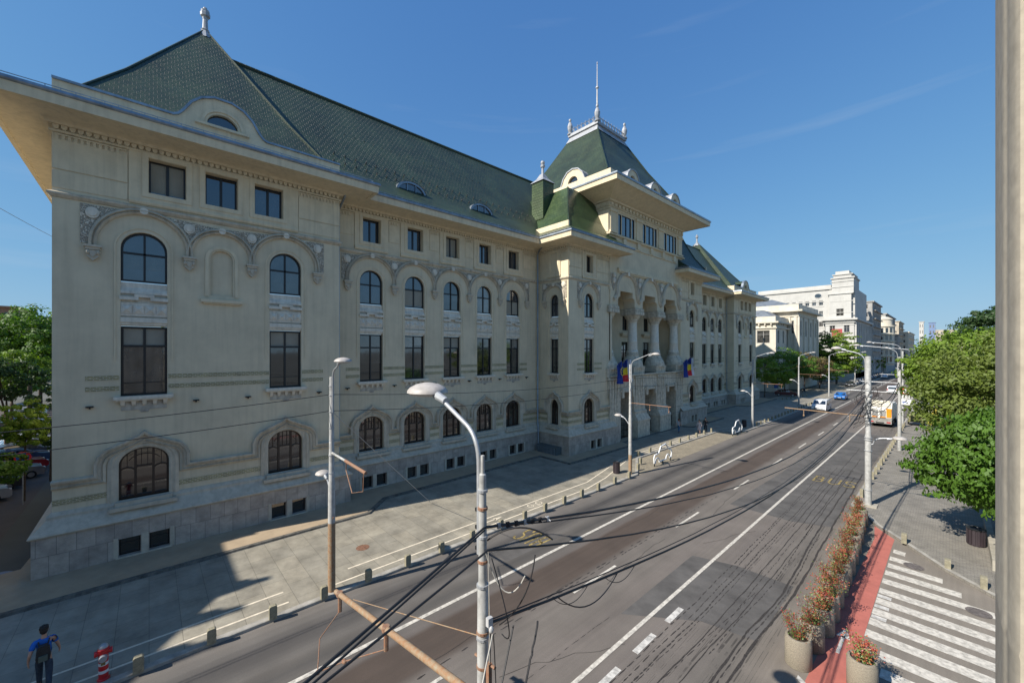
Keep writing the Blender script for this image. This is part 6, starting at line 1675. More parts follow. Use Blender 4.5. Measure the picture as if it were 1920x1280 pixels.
def hatch(name, label, x, y, rz, col, z=RZ, group=None, rear=False, suv=0.0):
    prof = [(-2.05, .35), (-2.12, .62), (-2.05, .98), (-1.85, 1.05), (-1.45, 1.42 + suv), (-.9, 1.50 + suv), (.2, 1.49 + suv), (.5, 1.42 + suv), (1.25, 1.0), (1.95, .88), (2.12, .68), (2.12, .38), (2.0, .25)]
    t_, put, hw = vehicle(name, label, 'car', x, y, z, rz, 4.2, 1.8, prof, (.98, 1.48 + suv), col, (-1.3, 1.32), group, .31)
    cross_glass(put, hw, .52, 1.40 + suv, 1.20, 1.03, 'windscreen', .1, .015); cross_glass(put, hw, -1.83, 1.06, -1.47, 1.40 + suv, 'rear_window', .12, .015)
    side_glass(put, hw, [[(-.1, 1.03), (1.0, 1.03), (.45, 1.38 + suv), (-.1, 1.42 + suv)], [(-1.55, 1.05), (-.2, 1.03), (-.2, 1.42 + suv), (-1.2, 1.38 + suv)]], 1.8)
    for s_ in (-1, 1):
        m = MB(); m.box(1.85, 2.11, s_ * .68 - .17, s_ * .68 + .17, .66, .80); put(m, 'headlight', head_clear)
        m = MB(); m.box(-2.11, -1.98, s_ * .7 - .14, s_ * .7 + .14, .72, .96); put(m, 'tail_light', tail_red)
        m = MB(); m.box(.85, .98, s_ * .98 - .09, s_ * .98 + .09, .98, 1.12); put(m, 'mirror', col)
    m = MB(); m.box(2.05, 2.135, -.55, .55, .42, .62); put(m, 'grille', black_trim); m = MB(); m.box(2.1, 2.145, -.25, .25, .5, .6); put(m, 'number_plate', plate_w)
    m = MB(); m.box(-2.14, -2.09, -.25, .25, .6, .7); put(m, 'number_plate', plate_w)
    return t_
blue = car_paint('car_blue', (.01, .13, .42))
hatch('parked_car', 'bright blue car driving towards the camera behind the white van', -15.6, 109.5, NV, blue)['category'] = 'car'
# white minivan seen from behind
prof = [(-2.2, .35), (-2.22, .9), (-2.1, 1.75), (-1.9, 1.85), (.6, 1.84), (.9, 1.75), (1.5, 1.15), (2.1, .95), (2.2, .4)]
t_, put, hw = vehicle('delivery_van', 'small white van seen from behind in the lane right of the white line', 'van', -9.3, 134.5, RZ, -NV, 4.4, 1.85, prof, (1.1, 1.84), car_paint('van_white2', (.72, .73, .74)), (-1.4, 1.4))
cross_glass(put, hw, -2.17, 1.15, -2.10, 1.65, 'rear_window', .2, .03)
for s_ in (-1, 1): m = MB(); m.box(-2.26, -2.1, s_ * .82 - .07, s_ * .82 + .07, .8, 1.25); put(m, 'tail_light', tail_red)
m = MB(); m.box(-2.27, -2.1, -.85, .85, .35, .6); put(m, 'bumper', black_trim)
side_glass(put, hw, [[(.2, 1.15), (1.2, 1.15), (.75, 1.68), (.2, 1.68)], [(-1.9, 1.15), (.0, 1.15), (.0, 1.68), (-1.85, 1.68)]], 1.85)
# orange and white refuse truck seen from behind
t_ = thing('refuse_truck', 'white and orange refuse truck seen from behind in the right bus lane', 'truck', (-6.35, 77.0, RZ), pi / 2)
def put(m, nm, mt, par=None, sm=False): return m.build(nm, mt, par or t_, smooth=sm, local=True)
tw_ = M('truck_white', (.66, .64, .58), .5, noise_amt=.14, nscale=2, streak=.3); to_ = M('truck_orange', (.75, .26, .01), .45, noise_amt=.08)
m = MB(); m.prism(Fr(0, 1.15, 0), [(-3.1, .95), (-3.35, 1.3), (-3.2, 2.5), (-2.6, 3.25), (-1.6, 3.35), (-1.5, 3.15), (2.6, 3.05), (2.6, .95)], 0, 2.3, cap0=True)
for v in range(len(m.v)): pass
put(m, 'body', tw_)
m = MB(); m.box(2.7, 4.4, -1.15, 1.15, .6, 2.7); put(m, 'cab', tw_); m = MB(); m.box(4.38, 4.42, -1.0, 1.0, 1.6, 2.4); put(m, 'windscreen', car_glass)
m = MB(); m.box(-3.36, -3.2, -1.12, -.62, 1.35, 2.55); put(m, 'orange_panel', to_)
m = MB(); m.box(-3.30, -3.22, .65, 1.12, 1.35, 1.75); put(m, 'orange_stripe', to_)
for s_ in (.55, -.25): m = MB(); m.box(-3.42, -3.2, s_ - .28, s_ + .28, 1.45, 2.25); put(m, 'hopper_door', M('truck_grey', (.25, .25, .24), .5, noise_amt=.2) if 'truck_grey' not in bpy.data.materials else bpy.data.materials['truck_grey']); m = MB(); m.box(-3.44, -3.2, s_ - .28, s_ + .28, 1.32, 1.44); put(m, 'orange_stripe', to_)
m = MB(); 
for q in range(4): m.tube([(-3.0 + .12 * q, -1.0, 2.85 + .12 * q), (-3.0 + .12 * q, 1.0, 2.85 + .12 * q)], .09, 8)
m.tube([(-2.5, -.9, 3.4), (-2.5, .9, 3.4)], .14, 10); put(m, 'hydraulic_pipes', M('truck_cream', (.6, .56, .45), .5, noise_amt=.25, nscale=5))
m = MB(); m.box(-3.5, -3.2, -1.15, 1.15, .5, .95); put(m, 'bumper', M('truck_bumper', (.30, .29, .27), .5))
for s_ in (-1, 1):
    m = MB(); m.box(-3.53, -3.49, s_ * .85 - .2, s_ * .85 + .2, .62, .78); put(m, 'tail_light', tail_red)
    for wx in (-1.6, -.4, 3.4): m = MB(); m.tube([(wx, s_ * .75, .5), (wx, s_ * 1.14, .5)], .5, 16); w_ = put(m, 'wheel', rubber); m = MB(); m.tube([(wx, s_ * .9, .5), (wx, s_ * 1.155, .5)], .26, 12); put(m, 'rim', chrome, w_)
m = MB(); m.box(-3.53, -3.5, -.4, .4, .55, .7); put(m, 'number_plate', black_trim); m = MB(); m.box(-2.9, 4.2, -.9, .9, .45, .95); put(m, 'chassis', black_trim)
hatch('parked_car', 'dark red car parked among bollards below the ornate cream building', -25.0, 107.0, 0.15, car_paint('car_darkred', (.12, .02, .02)), z=0)
# far traffic and cars parked along the left kerb
fc = [(-9.6, 232, 'far white car near the end of the visible lane', (.7, .7, .7)), (-16.5, 205, 'white car far off on the left side of the road', (.66, .66, .66)), (-6.0, 236, 'pale car far off beside the right kerb', (.6, .6, .6))]
for i, (x, y, lb, c) in enumerate(fc): hatch('distant_car', lb, x, y, NV if x < -13 else -NV, car_paint('far_paint_%d' % i, c))
pk = [(-19.3, 150 + 5.6 * k) for k in range(14)]
pc = [(.03, .03, .035), (.25, .26, .27), (.05, .07, .12), (.5, .5, .5), (.02, .02, .02), (.12, .12, .13)]
pms = [car_paint('parked_paint_%d' % k, c) for k, c in enumerate(pc)]
for k, (x, y) in enumerate(pk): hatch('parked_car', '%s car in the line parked along the far left kerb, counted from the camera' % ORD[k], x, y, NV, pms[k % 6], z=0, group='cars parked along the far left kerb')
# side street: cars in two rows under the trees
sc_cols = [(.05, .06, .08), (.35, .36, .38), (.30, .01, .015), (.04, .08, .18), (.55, .56, .57), (.03, .03, .035), (.2, .2, .22)]
sms = [car_paint('side_paint_%d' % k, c) for k, c in enumerate(sc_cols)]
names = ['black', 'silver grey', 'red', 'dark blue', 'white', 'dark', 'grey']
spots = [(-44.0, -9.3, 1), (-47.2, -9.2, 5), (-50.6, -8.6, 6), (-53.6, -8.8, 2), (-56.8, -8.9, 3), (-60.0, -9.1, 0), (-63.2, -9.2, 1), (-66.5, -9.5, 4), (-70, -9.8, 6)]
for k, (x, y, c) in enumerate(spots): hatch('parked_car', '%s car in the near row of the side street under the young tree, place %s from the road' % (names[c], ['nearest', 'second', 'third', 'fourth', 'fifth', 'sixth', 'seventh', 'eighth', 'last'][k]) if False else '%s car %s in the row parked beside the young tree on the side street' % (names[c], ['nearest', 'second', 'third', 'fourth', 'fifth', 'sixth', 'seventh', 'eighth', 'last'][k]), x, y, pi / 2 + .3, sms[c], group='cars parked in the side street')
for k in range(10):
    hatch('parked_car', '%s car from the palace in the far row beneath the big dark trees' % ORD[k], -80 - 3.0 * k, -12.5 - .3 * k, pi / 2, sms[(k * 3) % 7], group='cars parked below the big trees')

# ================================================================== PEOPLE
def skin_fig(chain, root, name, mat, parent, sub=2, origin=(0, 0, 0), rz=0.0):
    """chain: {joint: (pos, radius)}, edges list -> skinned, smoothed mesh"""
    J, E = chain; keys = list(J); idx = {k: i for i, k in enumerate(keys)}
    me = bpy.data.meshes.new(name + '_skeleton')
    me.from_pydata([J[k][0] for k in keys], [(idx[a], idx[b]) for a, b in E], [])
    o = bpy.data.objects.new(name + '_tmp', me); COL.objects.link(o)
    md = o.modifiers.new('s', 'SKIN'); md.use_smooth_shade = True; md.branch_smoothing = .5
    for i, k in enumerate(keys):
        r = J[k][1]; sv = me.skin_vertices[0].data[i]; sv.radius = r if isinstance(r, tuple) else (r, r); sv.use_root = (k == root)
    sb = o.modifiers.new('u', 'SUBSURF'); sb.levels = sub; sb.render_levels = sub
    dg = bpy.context.evaluated_depsgraph_get(); dg.update()
    nm = bpy.data.meshes.new_from_object(o.evaluated_get(dg)); bpy.data.objects.remove(o)
    nm.name = name; nm.materials.clear(); nm.materials.append(mat)
    q = bpy.data.objects.new(name, nm); COL.objects.link(q); q.parent = parent
    return q
skin_m = M('skin', (.50, .28, .19), .55, noise_amt=.06, nscale=8); hair_m = M('dark_hair', (.018, .013, .010), .6, noise_amt=.3, nscale=40)
def person(label, x, y, z, rz, H, shirt, trousers, sleeve='short', stride=.28, hair=hair_m, dress=False, shoes=None, phase=1, detail=True, arm_out=.0, long_sleeve=False):
    t_ = thing('person', label, 'person', (x, y, z), rz)
    s = H / 1.75; f = phase                                   # +x local is forward
    def v(a, b, c): return (a * s, b * s, c * s)
    J = {'pelvis': (v(0, 0, .93), (.13 * s, .10 * s)), 'waist': (v(0, 0, 1.08), (.12 * s, .095 * s)), 'chest': (v(.01, 0, 1.28), (.145 * s, .105 * s)), 'neckb': (v(-.01, 0, 1.44), .06 * s),
         'neck': (v(.02, 0, 1.50), .05 * s), 'jaw': (v(.045, 0, 1.565), (.062 * s, .070 * s)), 'head': (v(.03, 0, 1.65), (.078 * s, .092 * s)), 'crown': (v(.02, 0, 1.71), (.062 * s, .07 * s))}
    E = [('pelvis', 'waist'), ('waist', 'chest'), ('chest', 'neckb'), ('neckb', 'neck'), ('neck', 'jaw'), ('jaw', 'head'), ('head', 'crown')]
    for sd, nm in ((1, 'l'), (-1, 'r')):
        g = f * sd
        J['sh' + nm] = (v(0, .17 * sd, 1.40), .055 * s); J['el' + nm] = (v(-.05 - .12 * g, .25 * sd + arm_out * sd, 1.13), .040 * s); J['wr' + nm] = (v(.07 - .15 * g, .28 * sd + arm_out * 1.5 * sd, .92), .027 * s)
        J['pa' + nm] = (v(.09 - .17 * g, .28 * sd + arm_out * 1.7 * sd, .85), (.036 * s, .018 * s))
        J['hi' + nm] = (v(0, .09 * sd, .88), .085 * s); J['kn' + nm] = (v(.06 + stride * .5 * g, .10 * sd, .50), .056 * s); J['an' + nm] = (v(-.04 + stride * g, .10 * sd, .09 + (.05 if g < 0 else 0)), .037 * s)
        J['to' + nm] = (v(.11 + stride * g, .11 * sd, .035 + (.0 if g < 0 else .01)), .032 * s)
        E += [('chest', 'sh' + nm), ('sh' + nm, 'el' + nm), ('el' + nm, 'wr' + nm), ('wr' + nm, 'pa' + nm), ('pelvis', 'hi' + nm), ('hi' + nm, 'kn' + nm), ('kn' + nm, 'an' + nm), ('an' + nm, 'to' + nm)]
        if detail:
            px, py_, pz = J['pa' + nm][0]
            for q in range(4):
                o_ = (q - 1.5) * .016 * s; L_ = (.075, .085, .08, .065)[q] * s
                J['f%d%s' % (q, nm)] = ((px + o_ + .01 * s, py_ - .005 * sd, pz - .05 * s), .0095 * s); J['g%d%s' % (q, nm)] = ((px + o_ + .02 * s, py_ - .02 * sd, pz - .05 * s - L_ * .6), .008 * s)
                E += [('pa' + nm, 'f%d%s' % (q, nm)), ('f%d%s' % (q, nm), 'g%d%s' % (q, nm))]
            J['th' + nm] = ((px + .05 * s, py_ - .01 * sd, pz - .02 * s), .010 * s); E.append(('pa' + nm, 'th' + nm))
    body = skin_fig((J, E), 'pelvis', 'body', skin_m, t_, 2)
    if detail:
        fm = MB(); fm.ball(v(.118, 0, 1.615), .016 * s, .014 * s, .026 * s, 8, 6)
        for sd in (-1, 1): fm.ball(v(.03, .083 * sd, 1.63), .018 * s, .010 * s, .03 * s, 8, 6)
        fo = fm.build('nose_and_ears', skin_m, body, smooth=True, local=True)
        em = MB()
        for sd in (-1, 1): em.ball(v(.108, .032 * sd, 1.655), .008 * s, .013 * s, .008 * s, 6, 5)
        em.ball(v(.112, 0, 1.575), .006 * s, .025 * s, .006 * s, 6, 5); em.build('eyes_and_mouth', M('eye_dark', (.05, .02, .02), .4) if 'eye_dark' not in bpy.data.materials else bpy.data.materials['eye_dark'], body, local=True)
    # hair: cap with tufts
    hm = MB(); rr = random.Random(int(x * 10)); hm.ball(v(-.005, 0, 1.70), .105 * s, .095 * s, .085 * s, 14, 9)
    hm.ball(v(-.055, 0, 1.64), .055 * s, .078 * s, .085 * s, 12, 8)
    for q in range(26):
        a = rr.uniform(0, 6.28); e = rr.uniform(.1, 1.2); hm.ball(v(-.01 + .085 * cos(a) * sin(e), .08 * sin(a) * sin(e), 1.71 + .07 * cos(e)), .03 * s, .03 * s, .025 * s, 6, 4)
    hm.build('hair', hair, t_, smooth=True, local=True)
    # shirt
    inf = .022 * s
    def grow(k, d=inf):
        p, r = J[k]; r = r if isinstance(r, tuple) else (r, r); return (p, (r[0] + d, r[1] + d))
    S = {'hem': (v(0, 0, .86), (.165 * s, .125 * s)), 'waist': (v(0, 0, 1.06), (.150 * s, .12 * s)), 'chest': grow('chest'), 'neckb': (v(-.01, 0, 1.43), .085 * s)}
    SE = [('hem', 'waist'), ('waist', 'chest'), ('chest', 'neckb')]
    for nm in 'lr':
        S['sh' + nm] = grow('sh' + nm, .025 * s); a = Vector(J['sh' + nm][0]); b = Vector(J['el' + nm][0])
        S['sl' + nm] = (tuple(a.lerp(b, .72 if not long_sleeve else 1.0)), .064 * s if not long_sleeve else .055 * s); SE += [('chest', 'sh' + nm), ('sh' + nm, 'sl' + nm)]
        if long_sleeve: S['cf' + nm] = grow('wr' + nm, .014 * s); SE.append(('sl' + nm, 'cf' + nm))
    skin_fig((S, SE), 'chest', 'shirt' if not dress else 'dress', shirt, t_, 2)
    T = {'top': (v(0, 0, .98), (.150 * s, .118 * s)), 'pelvis': (v(0, 0, .90), (.150 * s, .12 * s))}; TE = [('top', 'pelvis')]
    for nm in 'lr':
        T['hi' + nm] = grow('hi' + nm, .012 * s); T['kn' + nm] = grow('kn' + nm, .022 * s); T['an' + nm] = grow('an' + nm, .022 * s); TE += [('pelvis', 'hi' + nm), ('hi' + nm, 'kn' + nm), ('kn' + nm, 'an' + nm)]
    if dress:
        d = MB(); d.lathe(0, 0, [(.27 * s, .45 * s), (.22 * s, .7 * s), (.16 * s, .98 * s), (.14 * s, 1.1 * s)], 16); d.build('skirt', trousers, t_, smooth=True, local=True)
    else: skin_fig((T, TE), 'pelvis', 'trousers', trousers, t_, 2)
    for nm in 'lr':
        a = Vector(J['an' + nm][0]); b = Vector(J['to' + nm][0]); st = MB(); st.ball(((a.x + b.x) / 2 - .01 * s, a.y, b.z + .012 * s), .135 * s, .052 * s, .05 * s, 10, 7); st.build('shoe', shoes or rubber, t_, smooth=True, local=True)
    return t_, s
blue_shirt = M('blue_tshirt', (.012, .13, .50), .8, noise_amt=.1, nscale=6); dark_jeans = M('dark_jeans', (.035, .05, .075), .85, noise_amt=.2, nscale=12)
t_, s = person('person in a blue t-shirt with a small black backpack walking across the shaded paving', -18.45, -2.35, .0, pi * 1.02, 1.88, blue_shirt, dark_jeans, arm_out=.0)
bk = M('black_backpack', (.022, .025, .028), .6, noise_amt=.2, nscale=10); bg2 = M('green_backpack_patch', (.10, .13, .11), .7)
m = MB(); m.prism(Fr(0, 0, -pi / 2), [(-.13, .98), (.13, .98), (.15, 1.1), (.13, 1.34), (.07, 1.43), (-.07, 1.43), (-.13, 1.34), (-.15, 1.1)], .15, .30, cap0=True); bo = m.build('backpack', bk, t_, local=True)
m = MB(); m.prism(Fr(0, 0, -pi / 2), [(-.09, 1.0), (.09, 1.0), (.09, 1.16), (-.09, 1.16)], .30, .35); m.build('pocket', bg2, bo, local=True)
for sd in (-1, 1): m = MB(); m.tube([(-.15, sd * .09, 1.40), (-.05, sd * .11, 1.50), (.10, sd * .12, 1.42), (.165, sd * .12, 1.25), (.10, sd * .14, 1.08), (-.13, sd * .12, 1.02)], .018, 6); m.build('strap', bk, bo, smooth=True, local=True)
person('person in a pale top and blue jeans walking past the palace steps', -22.9, 49.2, 0, pi / 2, 1.68, M('pale_top', (.45, .47, .5), .8), M('blue_jeans', (.03, .12, .25), .85), detail=False, hair=M('red_brown_hair', (.12, .03, .015), .6))
person('person in a pale patterned dress walking beside the one in black', -20.95, 50.6, 0, -pi / 2 + .3, 1.68, M('pale_dress', (.5, .46, .47), .85, noise_amt=.3, nscale=14), M('pale_skirt', (.48, .44, .45), .85, noise_amt=.3, nscale=14), dress=True, detail=False, long_sleeve=True)
person('person dressed all in black walking beside the pale dress', -20.75, 52.0, 0, -pi / 2 + .3, 1.80, M('black_cloth', (.015, .015, .018), .85), M('black_trousers', (.012, .014, .02), .85), detail=False, long_sleeve=True)
t_, s = person('person with a bag standing near the dark trees beyond the red car', -24.5, 121, 0, 0, 1.7, M('white_top_far', (.6, .6, .6), .85), dark_jeans, detail=False)

# ================================================================== TREES
import numpy as np
bark = M('tree_bark', (.10, .075, .055), .95, noise_amt=.3, nscale=4, bump=.6, bscale=14)
def leaf_mat(name, c, c2):
    m = M(name, c, .55, noise_amt=.3, nscale=2.6, col2=tuple(v * .72 for v in c2), detail=10); nt, N, L, b = nodes_of(m)
    b.inputs['Specular IOR Level'].default_value = .35
    tr = N.new('ShaderNodeBsdfTranslucent'); src = b.inputs['Base Color'].links[0].from_socket
    gm = N.new('ShaderNodeMixRGB'); gm.blend_type = 'MULTIPLY'; gm.inputs[0].default_value = 1; gm.inputs[2].default_value = (1.6, 1.7, .5, 1)
    L.new(src, gm.inputs[1]); L.new(gm.outputs[0], tr.inputs[0])
    mx = N.new('ShaderNodeMixShader'); mx.inputs[0].default_value = .30; L.new(b.outputs[0], mx.inputs[1]); L.new(tr.outputs[0], mx.inputs[2])
    L.new(mx.outputs[0], N['Material Output'].inputs[0]); return m
lf = {'lime': leaf_mat('lime_leaves', (.145, .225, .022), (.10, .17, .015)), 'green': leaf_mat('green_leaves', (.085, .17, .020), (.055, .12, .014)), 'dark': leaf_mat('dark_leaves', (.042, .085, .022), (.022, .048, .014)),
      'olive': leaf_mat('olive_leaves', (.135, .18, .032), (.08, .11, .022)), 'brown': leaf_mat('brown_leaves', (.16, .12, .05), (.11, .085, .04))}
def crown_mesh(seed, blobs, n, size, droop=.3, name='crown', flat=.55, shell=.55):
    """leaf-sized quads gathered in sprays on the outside of many small puffs spread through the blobs"""
    g = np.random.default_rng(seed); V = []
    tot = sum(b[3] * b[3] for b in blobs)
    for (cx, cy, cz, r, rz_) in blobs:
        k = int(n * r * r / tot / 60) + 1
        # puffs placed on the shell of the blob
        d = g.normal(size=(k, 3)); d /= np.linalg.norm(d, axis=1)[:, None]
        rad = r * (shell + (1 - shell) * g.random(k) ** .5) * g.uniform(.8, 1.12, k)
        pc = np.stack([cx + d[:, 0] * rad, cy + d[:, 1] * rad, cz + d[:, 2] * rad * rz_ / r], 1)
        pr = r * g.uniform(.14, .30, k)
        for i in range(k):
            m = 60; q = g.normal(size=(m, 3)); q /= np.linalg.norm(q, axis=1)[:, None]; q[:, 2] = q[:, 2] * flat
            p = pc[i] + q * pr[i] * (g.random(m)[:, None] ** .4)
            nrm = q + d[i] * .6 + g.normal(size=(m, 3)) * .45; nrm[:, 2] += .35; nrm /= np.linalg.norm(nrm, axis=1)[:, None]
            a = np.cross(nrm, g.normal(size=(m, 3))); a /= np.linalg.norm(a, axis=1)[:, None]; a[:, 2] -= droop; b = np.cross(nrm, a)
            s = size * g.uniform(.6, 1.3, m)[:, None]
            V.append(np.stack([p - a * s * .5, p + b * s * .28, p + a * s * .5, p - b * s * .28], 1))
    V = np.concatenate(V).reshape(-1, 3); nq = len(V) // 4
    me = bpy.data.meshes.new(name); me.vertices.add(len(V)); me.vertices.foreach_set('co', V.astype(np.float32).ravel())
    me.loops.add(nq * 4); me.loops.foreach_set('vertex_index', np.arange(nq * 4, dtype=np.int32)); me.polygons.add(nq)
    me.polygons.foreach_set('loop_start', np.arange(0, nq * 4, 4, dtype=np.int32)); me.polygons.foreach_set('loop_total', np.full(nq, 4, dtype=np.int32)); me.update(calc_edges=True); me.validate()
    return me
def tree(label, x, y, z, H, blobs, kind, n=9000, size=.22, trunk_r=.16, name='street_tree', group=None, seed=1, fork=.4, **kw):
    t_ = thing(name, label, 'tree', (x, y, z), 0, group)
    rr = random.Random(seed); m = MB(); top = H * fork
    m.tube([(0, 0, 0), (.05, .03, top * .5), (0, .05, top)], [trunk_r, trunk_r * .8, trunk_r * .7], 9)
    for (bx, by_, bz, r, rz_) in blobs:
        for q in range(3):
            e = Vector((bx + rr.uniform(-.5, .5) * r, by_ + rr.uniform(-.5, .5) * r, bz + rr.uniform(-.3, .6) * rz_)); c = Vector((bx * .25, by_ * .25, top + (bz - top) * .4))
            m.tube([(0, .05, top * .92), c[:], e[:]], [trunk_r * .5, trunk_r * .32, trunk_r * .08], 6)
    m.build('trunk', bark, t_, smooth=True, local=True)
    me = crown_mesh(seed, blobs, n, size, **kw); me.materials.append(lf[kind]); o = bpy.data.objects.new('crown', me); COL.objects.link(o); o.parent = t_
    return t_
# right hand row
tree('low spreading tree with feathery bright leaves nearest the camera on the right', 2.6, 31.5, 0, 7.5, [(0.0, 0.0, 5.0, 3.4, 2.4), (-1.9, .2, 4.1, 2.4, 1.8), (1.6, -1.2, 3.9, 2.6, 1.9), (-.4, 1.5, 5.6, 2.3, 1.6), (-1.9, -.2, 5.2, 1.6, 1.1), (0.2, -1.6, 3.3, 1.8, 1.2)], 'green', 60000, .17, .13, seed=11, fork=.3, droop=.7, flat=.4)
tree('broad olive green tree behind the nearest one on the right', 2.6, 47, 0, 11.8, [(0.0, 0, 8.6, 4.2, 3.0), (-2.4, -1, 6.4, 2.9, 2.4), (-2.0, 2, 8.3, 2.6, 2.0), (1.5, -2, 8.9, 3.0, 2.4), (-1.8, -2.5, 4.6, 2.2, 1.6)], 'olive', 26000, .24, .2, seed=12, fork=.35)
tree('lime green crown rising behind the olive tree on the right', 2.2, 58, 0, 12.5, [(0, 0, 9.8, 4.4, 2.7), (-2.8, -1, 8.6, 2.8, 2.0), (-2.6, 2, 6.4, 2.8, 2.2)], 'lime', 20000, .27, .2, seed=13, fork=.35)
tree('dark feathery tree standing tallest behind the right row', 4.3, 92, 0, 17, [(0, 0, 13.6, 3.8, 2.7), (-3.0, 0, 12.6, 2.2, 1.5), (-1.2, 0, 15.2, 2.0, 1.3)], 'dark', 9000, .36, .22, seed=14)
tree('green crown on the right beside the speed sign', .8, 72, 0, 11, [(0, 0, 7.8, 3.6, 3.0), (-1.7, -1, 6.0, 2.6, 2.4), (-1.4, 0, 9.4, 2.4, 1.6)], 'green', 14000, .28, .2, seed=15, fork=.35)
tree('pale green tree far along the right pavement', -.5, 105, 0, 12, [(0, 0, 8.4, 4.2, 3.2), (-2.2, 0, 7.2, 3.0, 2.4)], 'lime', 8000, .4, .2, seed=16)
tree('farthest green crown hanging over the right kerb', -1.5, 150, 0, 11, [(0, 0, 7.5, 4.4, 3.4)], 'green', 5000, .5, .2, seed=17)
tree('tall distant dark crown above the right row of trees', 9, 120, 0, 20, [(0, 0, 16.5, 4.2, 3.2), (-4.5, 5, 15, 2.6, 1.8)], 'dark', 6000, .45, .25, seed=18)
# trees in front of the cream building, left side beyond the palace
tree('bushy yellow-green tree directly past the palace corner', -27.5, 100.5, 0, 8.5, [(0, 0, 6.0, 3.2, 3.0), (2.2, 2.4, 5.0, 2.8, 2.4)], 'lime', 11000, .3, .14, seed=21)
tree('dense green tree in front of the ornate cream building', -26.5, 112, 0, 10, [(0, 0, 7.2, 4.0, 3.6), (2.4, 4, 6.4, 3.4, 3.0)], 'green', 12000, .32, .16, seed=22)
tree('brownish tree with sparse leaves in front of the cream building', -25.0, 124, 0, 12, [(0, 0, 6.6, 3.8, 3.2), (1.8, 6, 6.0, 3.4, 2.6)], 'brown', 9000, .33, .18, seed=23)
tree('low dark green shrubby tree beyond the brownish one', -24.0, 136, 0, 9, [(0, 0, 5.2, 3.8, 3.2), (1.4, 3, 4.6, 3.4, 2.8)], 'green', 9000, .36, .16, seed=24)
tree('large dark conifer-like tree beside the white block', -27.5, 158, 0, 18, [(0, 0, 11.0, 4.6, 4.6), (0, 4, 6.5, 4.2, 3.2)], 'dark', 9000, .42, .3, seed=25)
tree('large bright layered tree before the white block facade', -23.5, 157, 0, 18, [(0, 0, 11.5, 5.4, 4.8), (2.2, -1, 8.0, 4.8, 3.4), (1.2, 2, 5.5, 4.8, 2.8)], 'lime', 17000, .45, .3, seed=26, flat=.25, droop=.15)
for k, (x, y) in enumerate(((-20.8, 176), (-20.6, 198), (-20.6, 222), (-20.6, 252))):
    tree(['slim young tree past the white block', 'second slim young tree past the white block', 'third young tree on the far left pavement', 'last young tree visible on the far left pavement'][k], x, y, 0, 8, [(0, 0, 5.2, 1.6, 2.6)], 'lime', 1800, .4, .1, seed=30 + k, group='young trees along the far left pavement')
# side street on the far left
tree('small lime green tree by the parked cars in the side street', -42.5, -6.3, 0, 7, [(0, 0, 5.7, 1.25, 1.3), (.9, .4, 4.6, 1.0, .9), (-.8, -.4, 4.8, 1.2, .9)], 'lime', 7000, .17, .07, seed=41, fork=.55)
tree('low dark leafy shrub tree at the left edge beside the side street', -36.5, -6.7, 0, 4.6, [(0, 0, 3.2, 1.3, .9), (-1.6, .5, 3.4, 1.0, .7)], 'green', 5000, .15, .05, seed=42)
tree('slender tree leaning close to the palace wall in the side street', -47.5, -5.7, 0, 9, [(0, 0, 5.4, 1.5, 1.9), (1.0, .4, 3.4, 1.0, .8)], 'dark', 3500, .2, .1, seed=43)
tree('big bright green tree behind the side street cars', -84, -12.0, 0, 17, [(0, 0, 12.0, 4.6, 4.2), (3.0, 2, 10.5, 3.6, 2.8), (-4, -2, 12.5, 3.4, 2.6)], 'green', 17000, .34, .3, seed=44)
tree('yellow-green tree lit by the sun in front of the big trees', -70, -11.3, 0, 11, [(0, 0, 8.6, 2.6, 1.7), (2, .8, 7.6, 2.0, 1.3)], 'lime', 8000, .27, .2, seed=45)
tree('dark spreading tree low under the bright crowns at the left', -62, -10.3, 0, 10, [(0, 0, 7.4, 2.8, 1.9), (1.2, -1.2, 8.4, 2.2, 1.3)], 'dark', 8000, .25, .2, seed=46)
tree('bright tree touching the palace corner in the distance', -92, -9.4, 0, 18, [(0, 0, 12.6, 4.2, 3.6), (2, 2, 8, 4.2, 3.0)], 'lime', 9000, .38, .25, seed=47)
for k in range(5): tree('%s tall tree closing the far end of the side street, counted from the left' % ORD[k], -112 - 6 * k, -22 + 6.5 * k, 0, 18, [(0, 0, 11, 5.5, 5.0), (0, 3, 6, 5.0, 4.0)], ('green', 'dark')[k % 2], 4500, .55, .3, seed=50 + k, group='trees closing the side street')
# sapling stakes
# hedge-like undergrowth behind the right pavement
me = crown_mesh(77, [(5.0, 38 + 7 * k, 1.6, 3.2, 1.8) for k in range(12)], 30000, .26, name='undergrowth'); me.materials.append(lf['green'])
o = bpy.data.objects.new('undergrowth', me); COL.objects.link(o); tag(o, kind='stuff', label='green undergrowth along the right pavement', cat='undergrowth')
tag(bpy.data.objects['undergrowth'], kind='stuff')

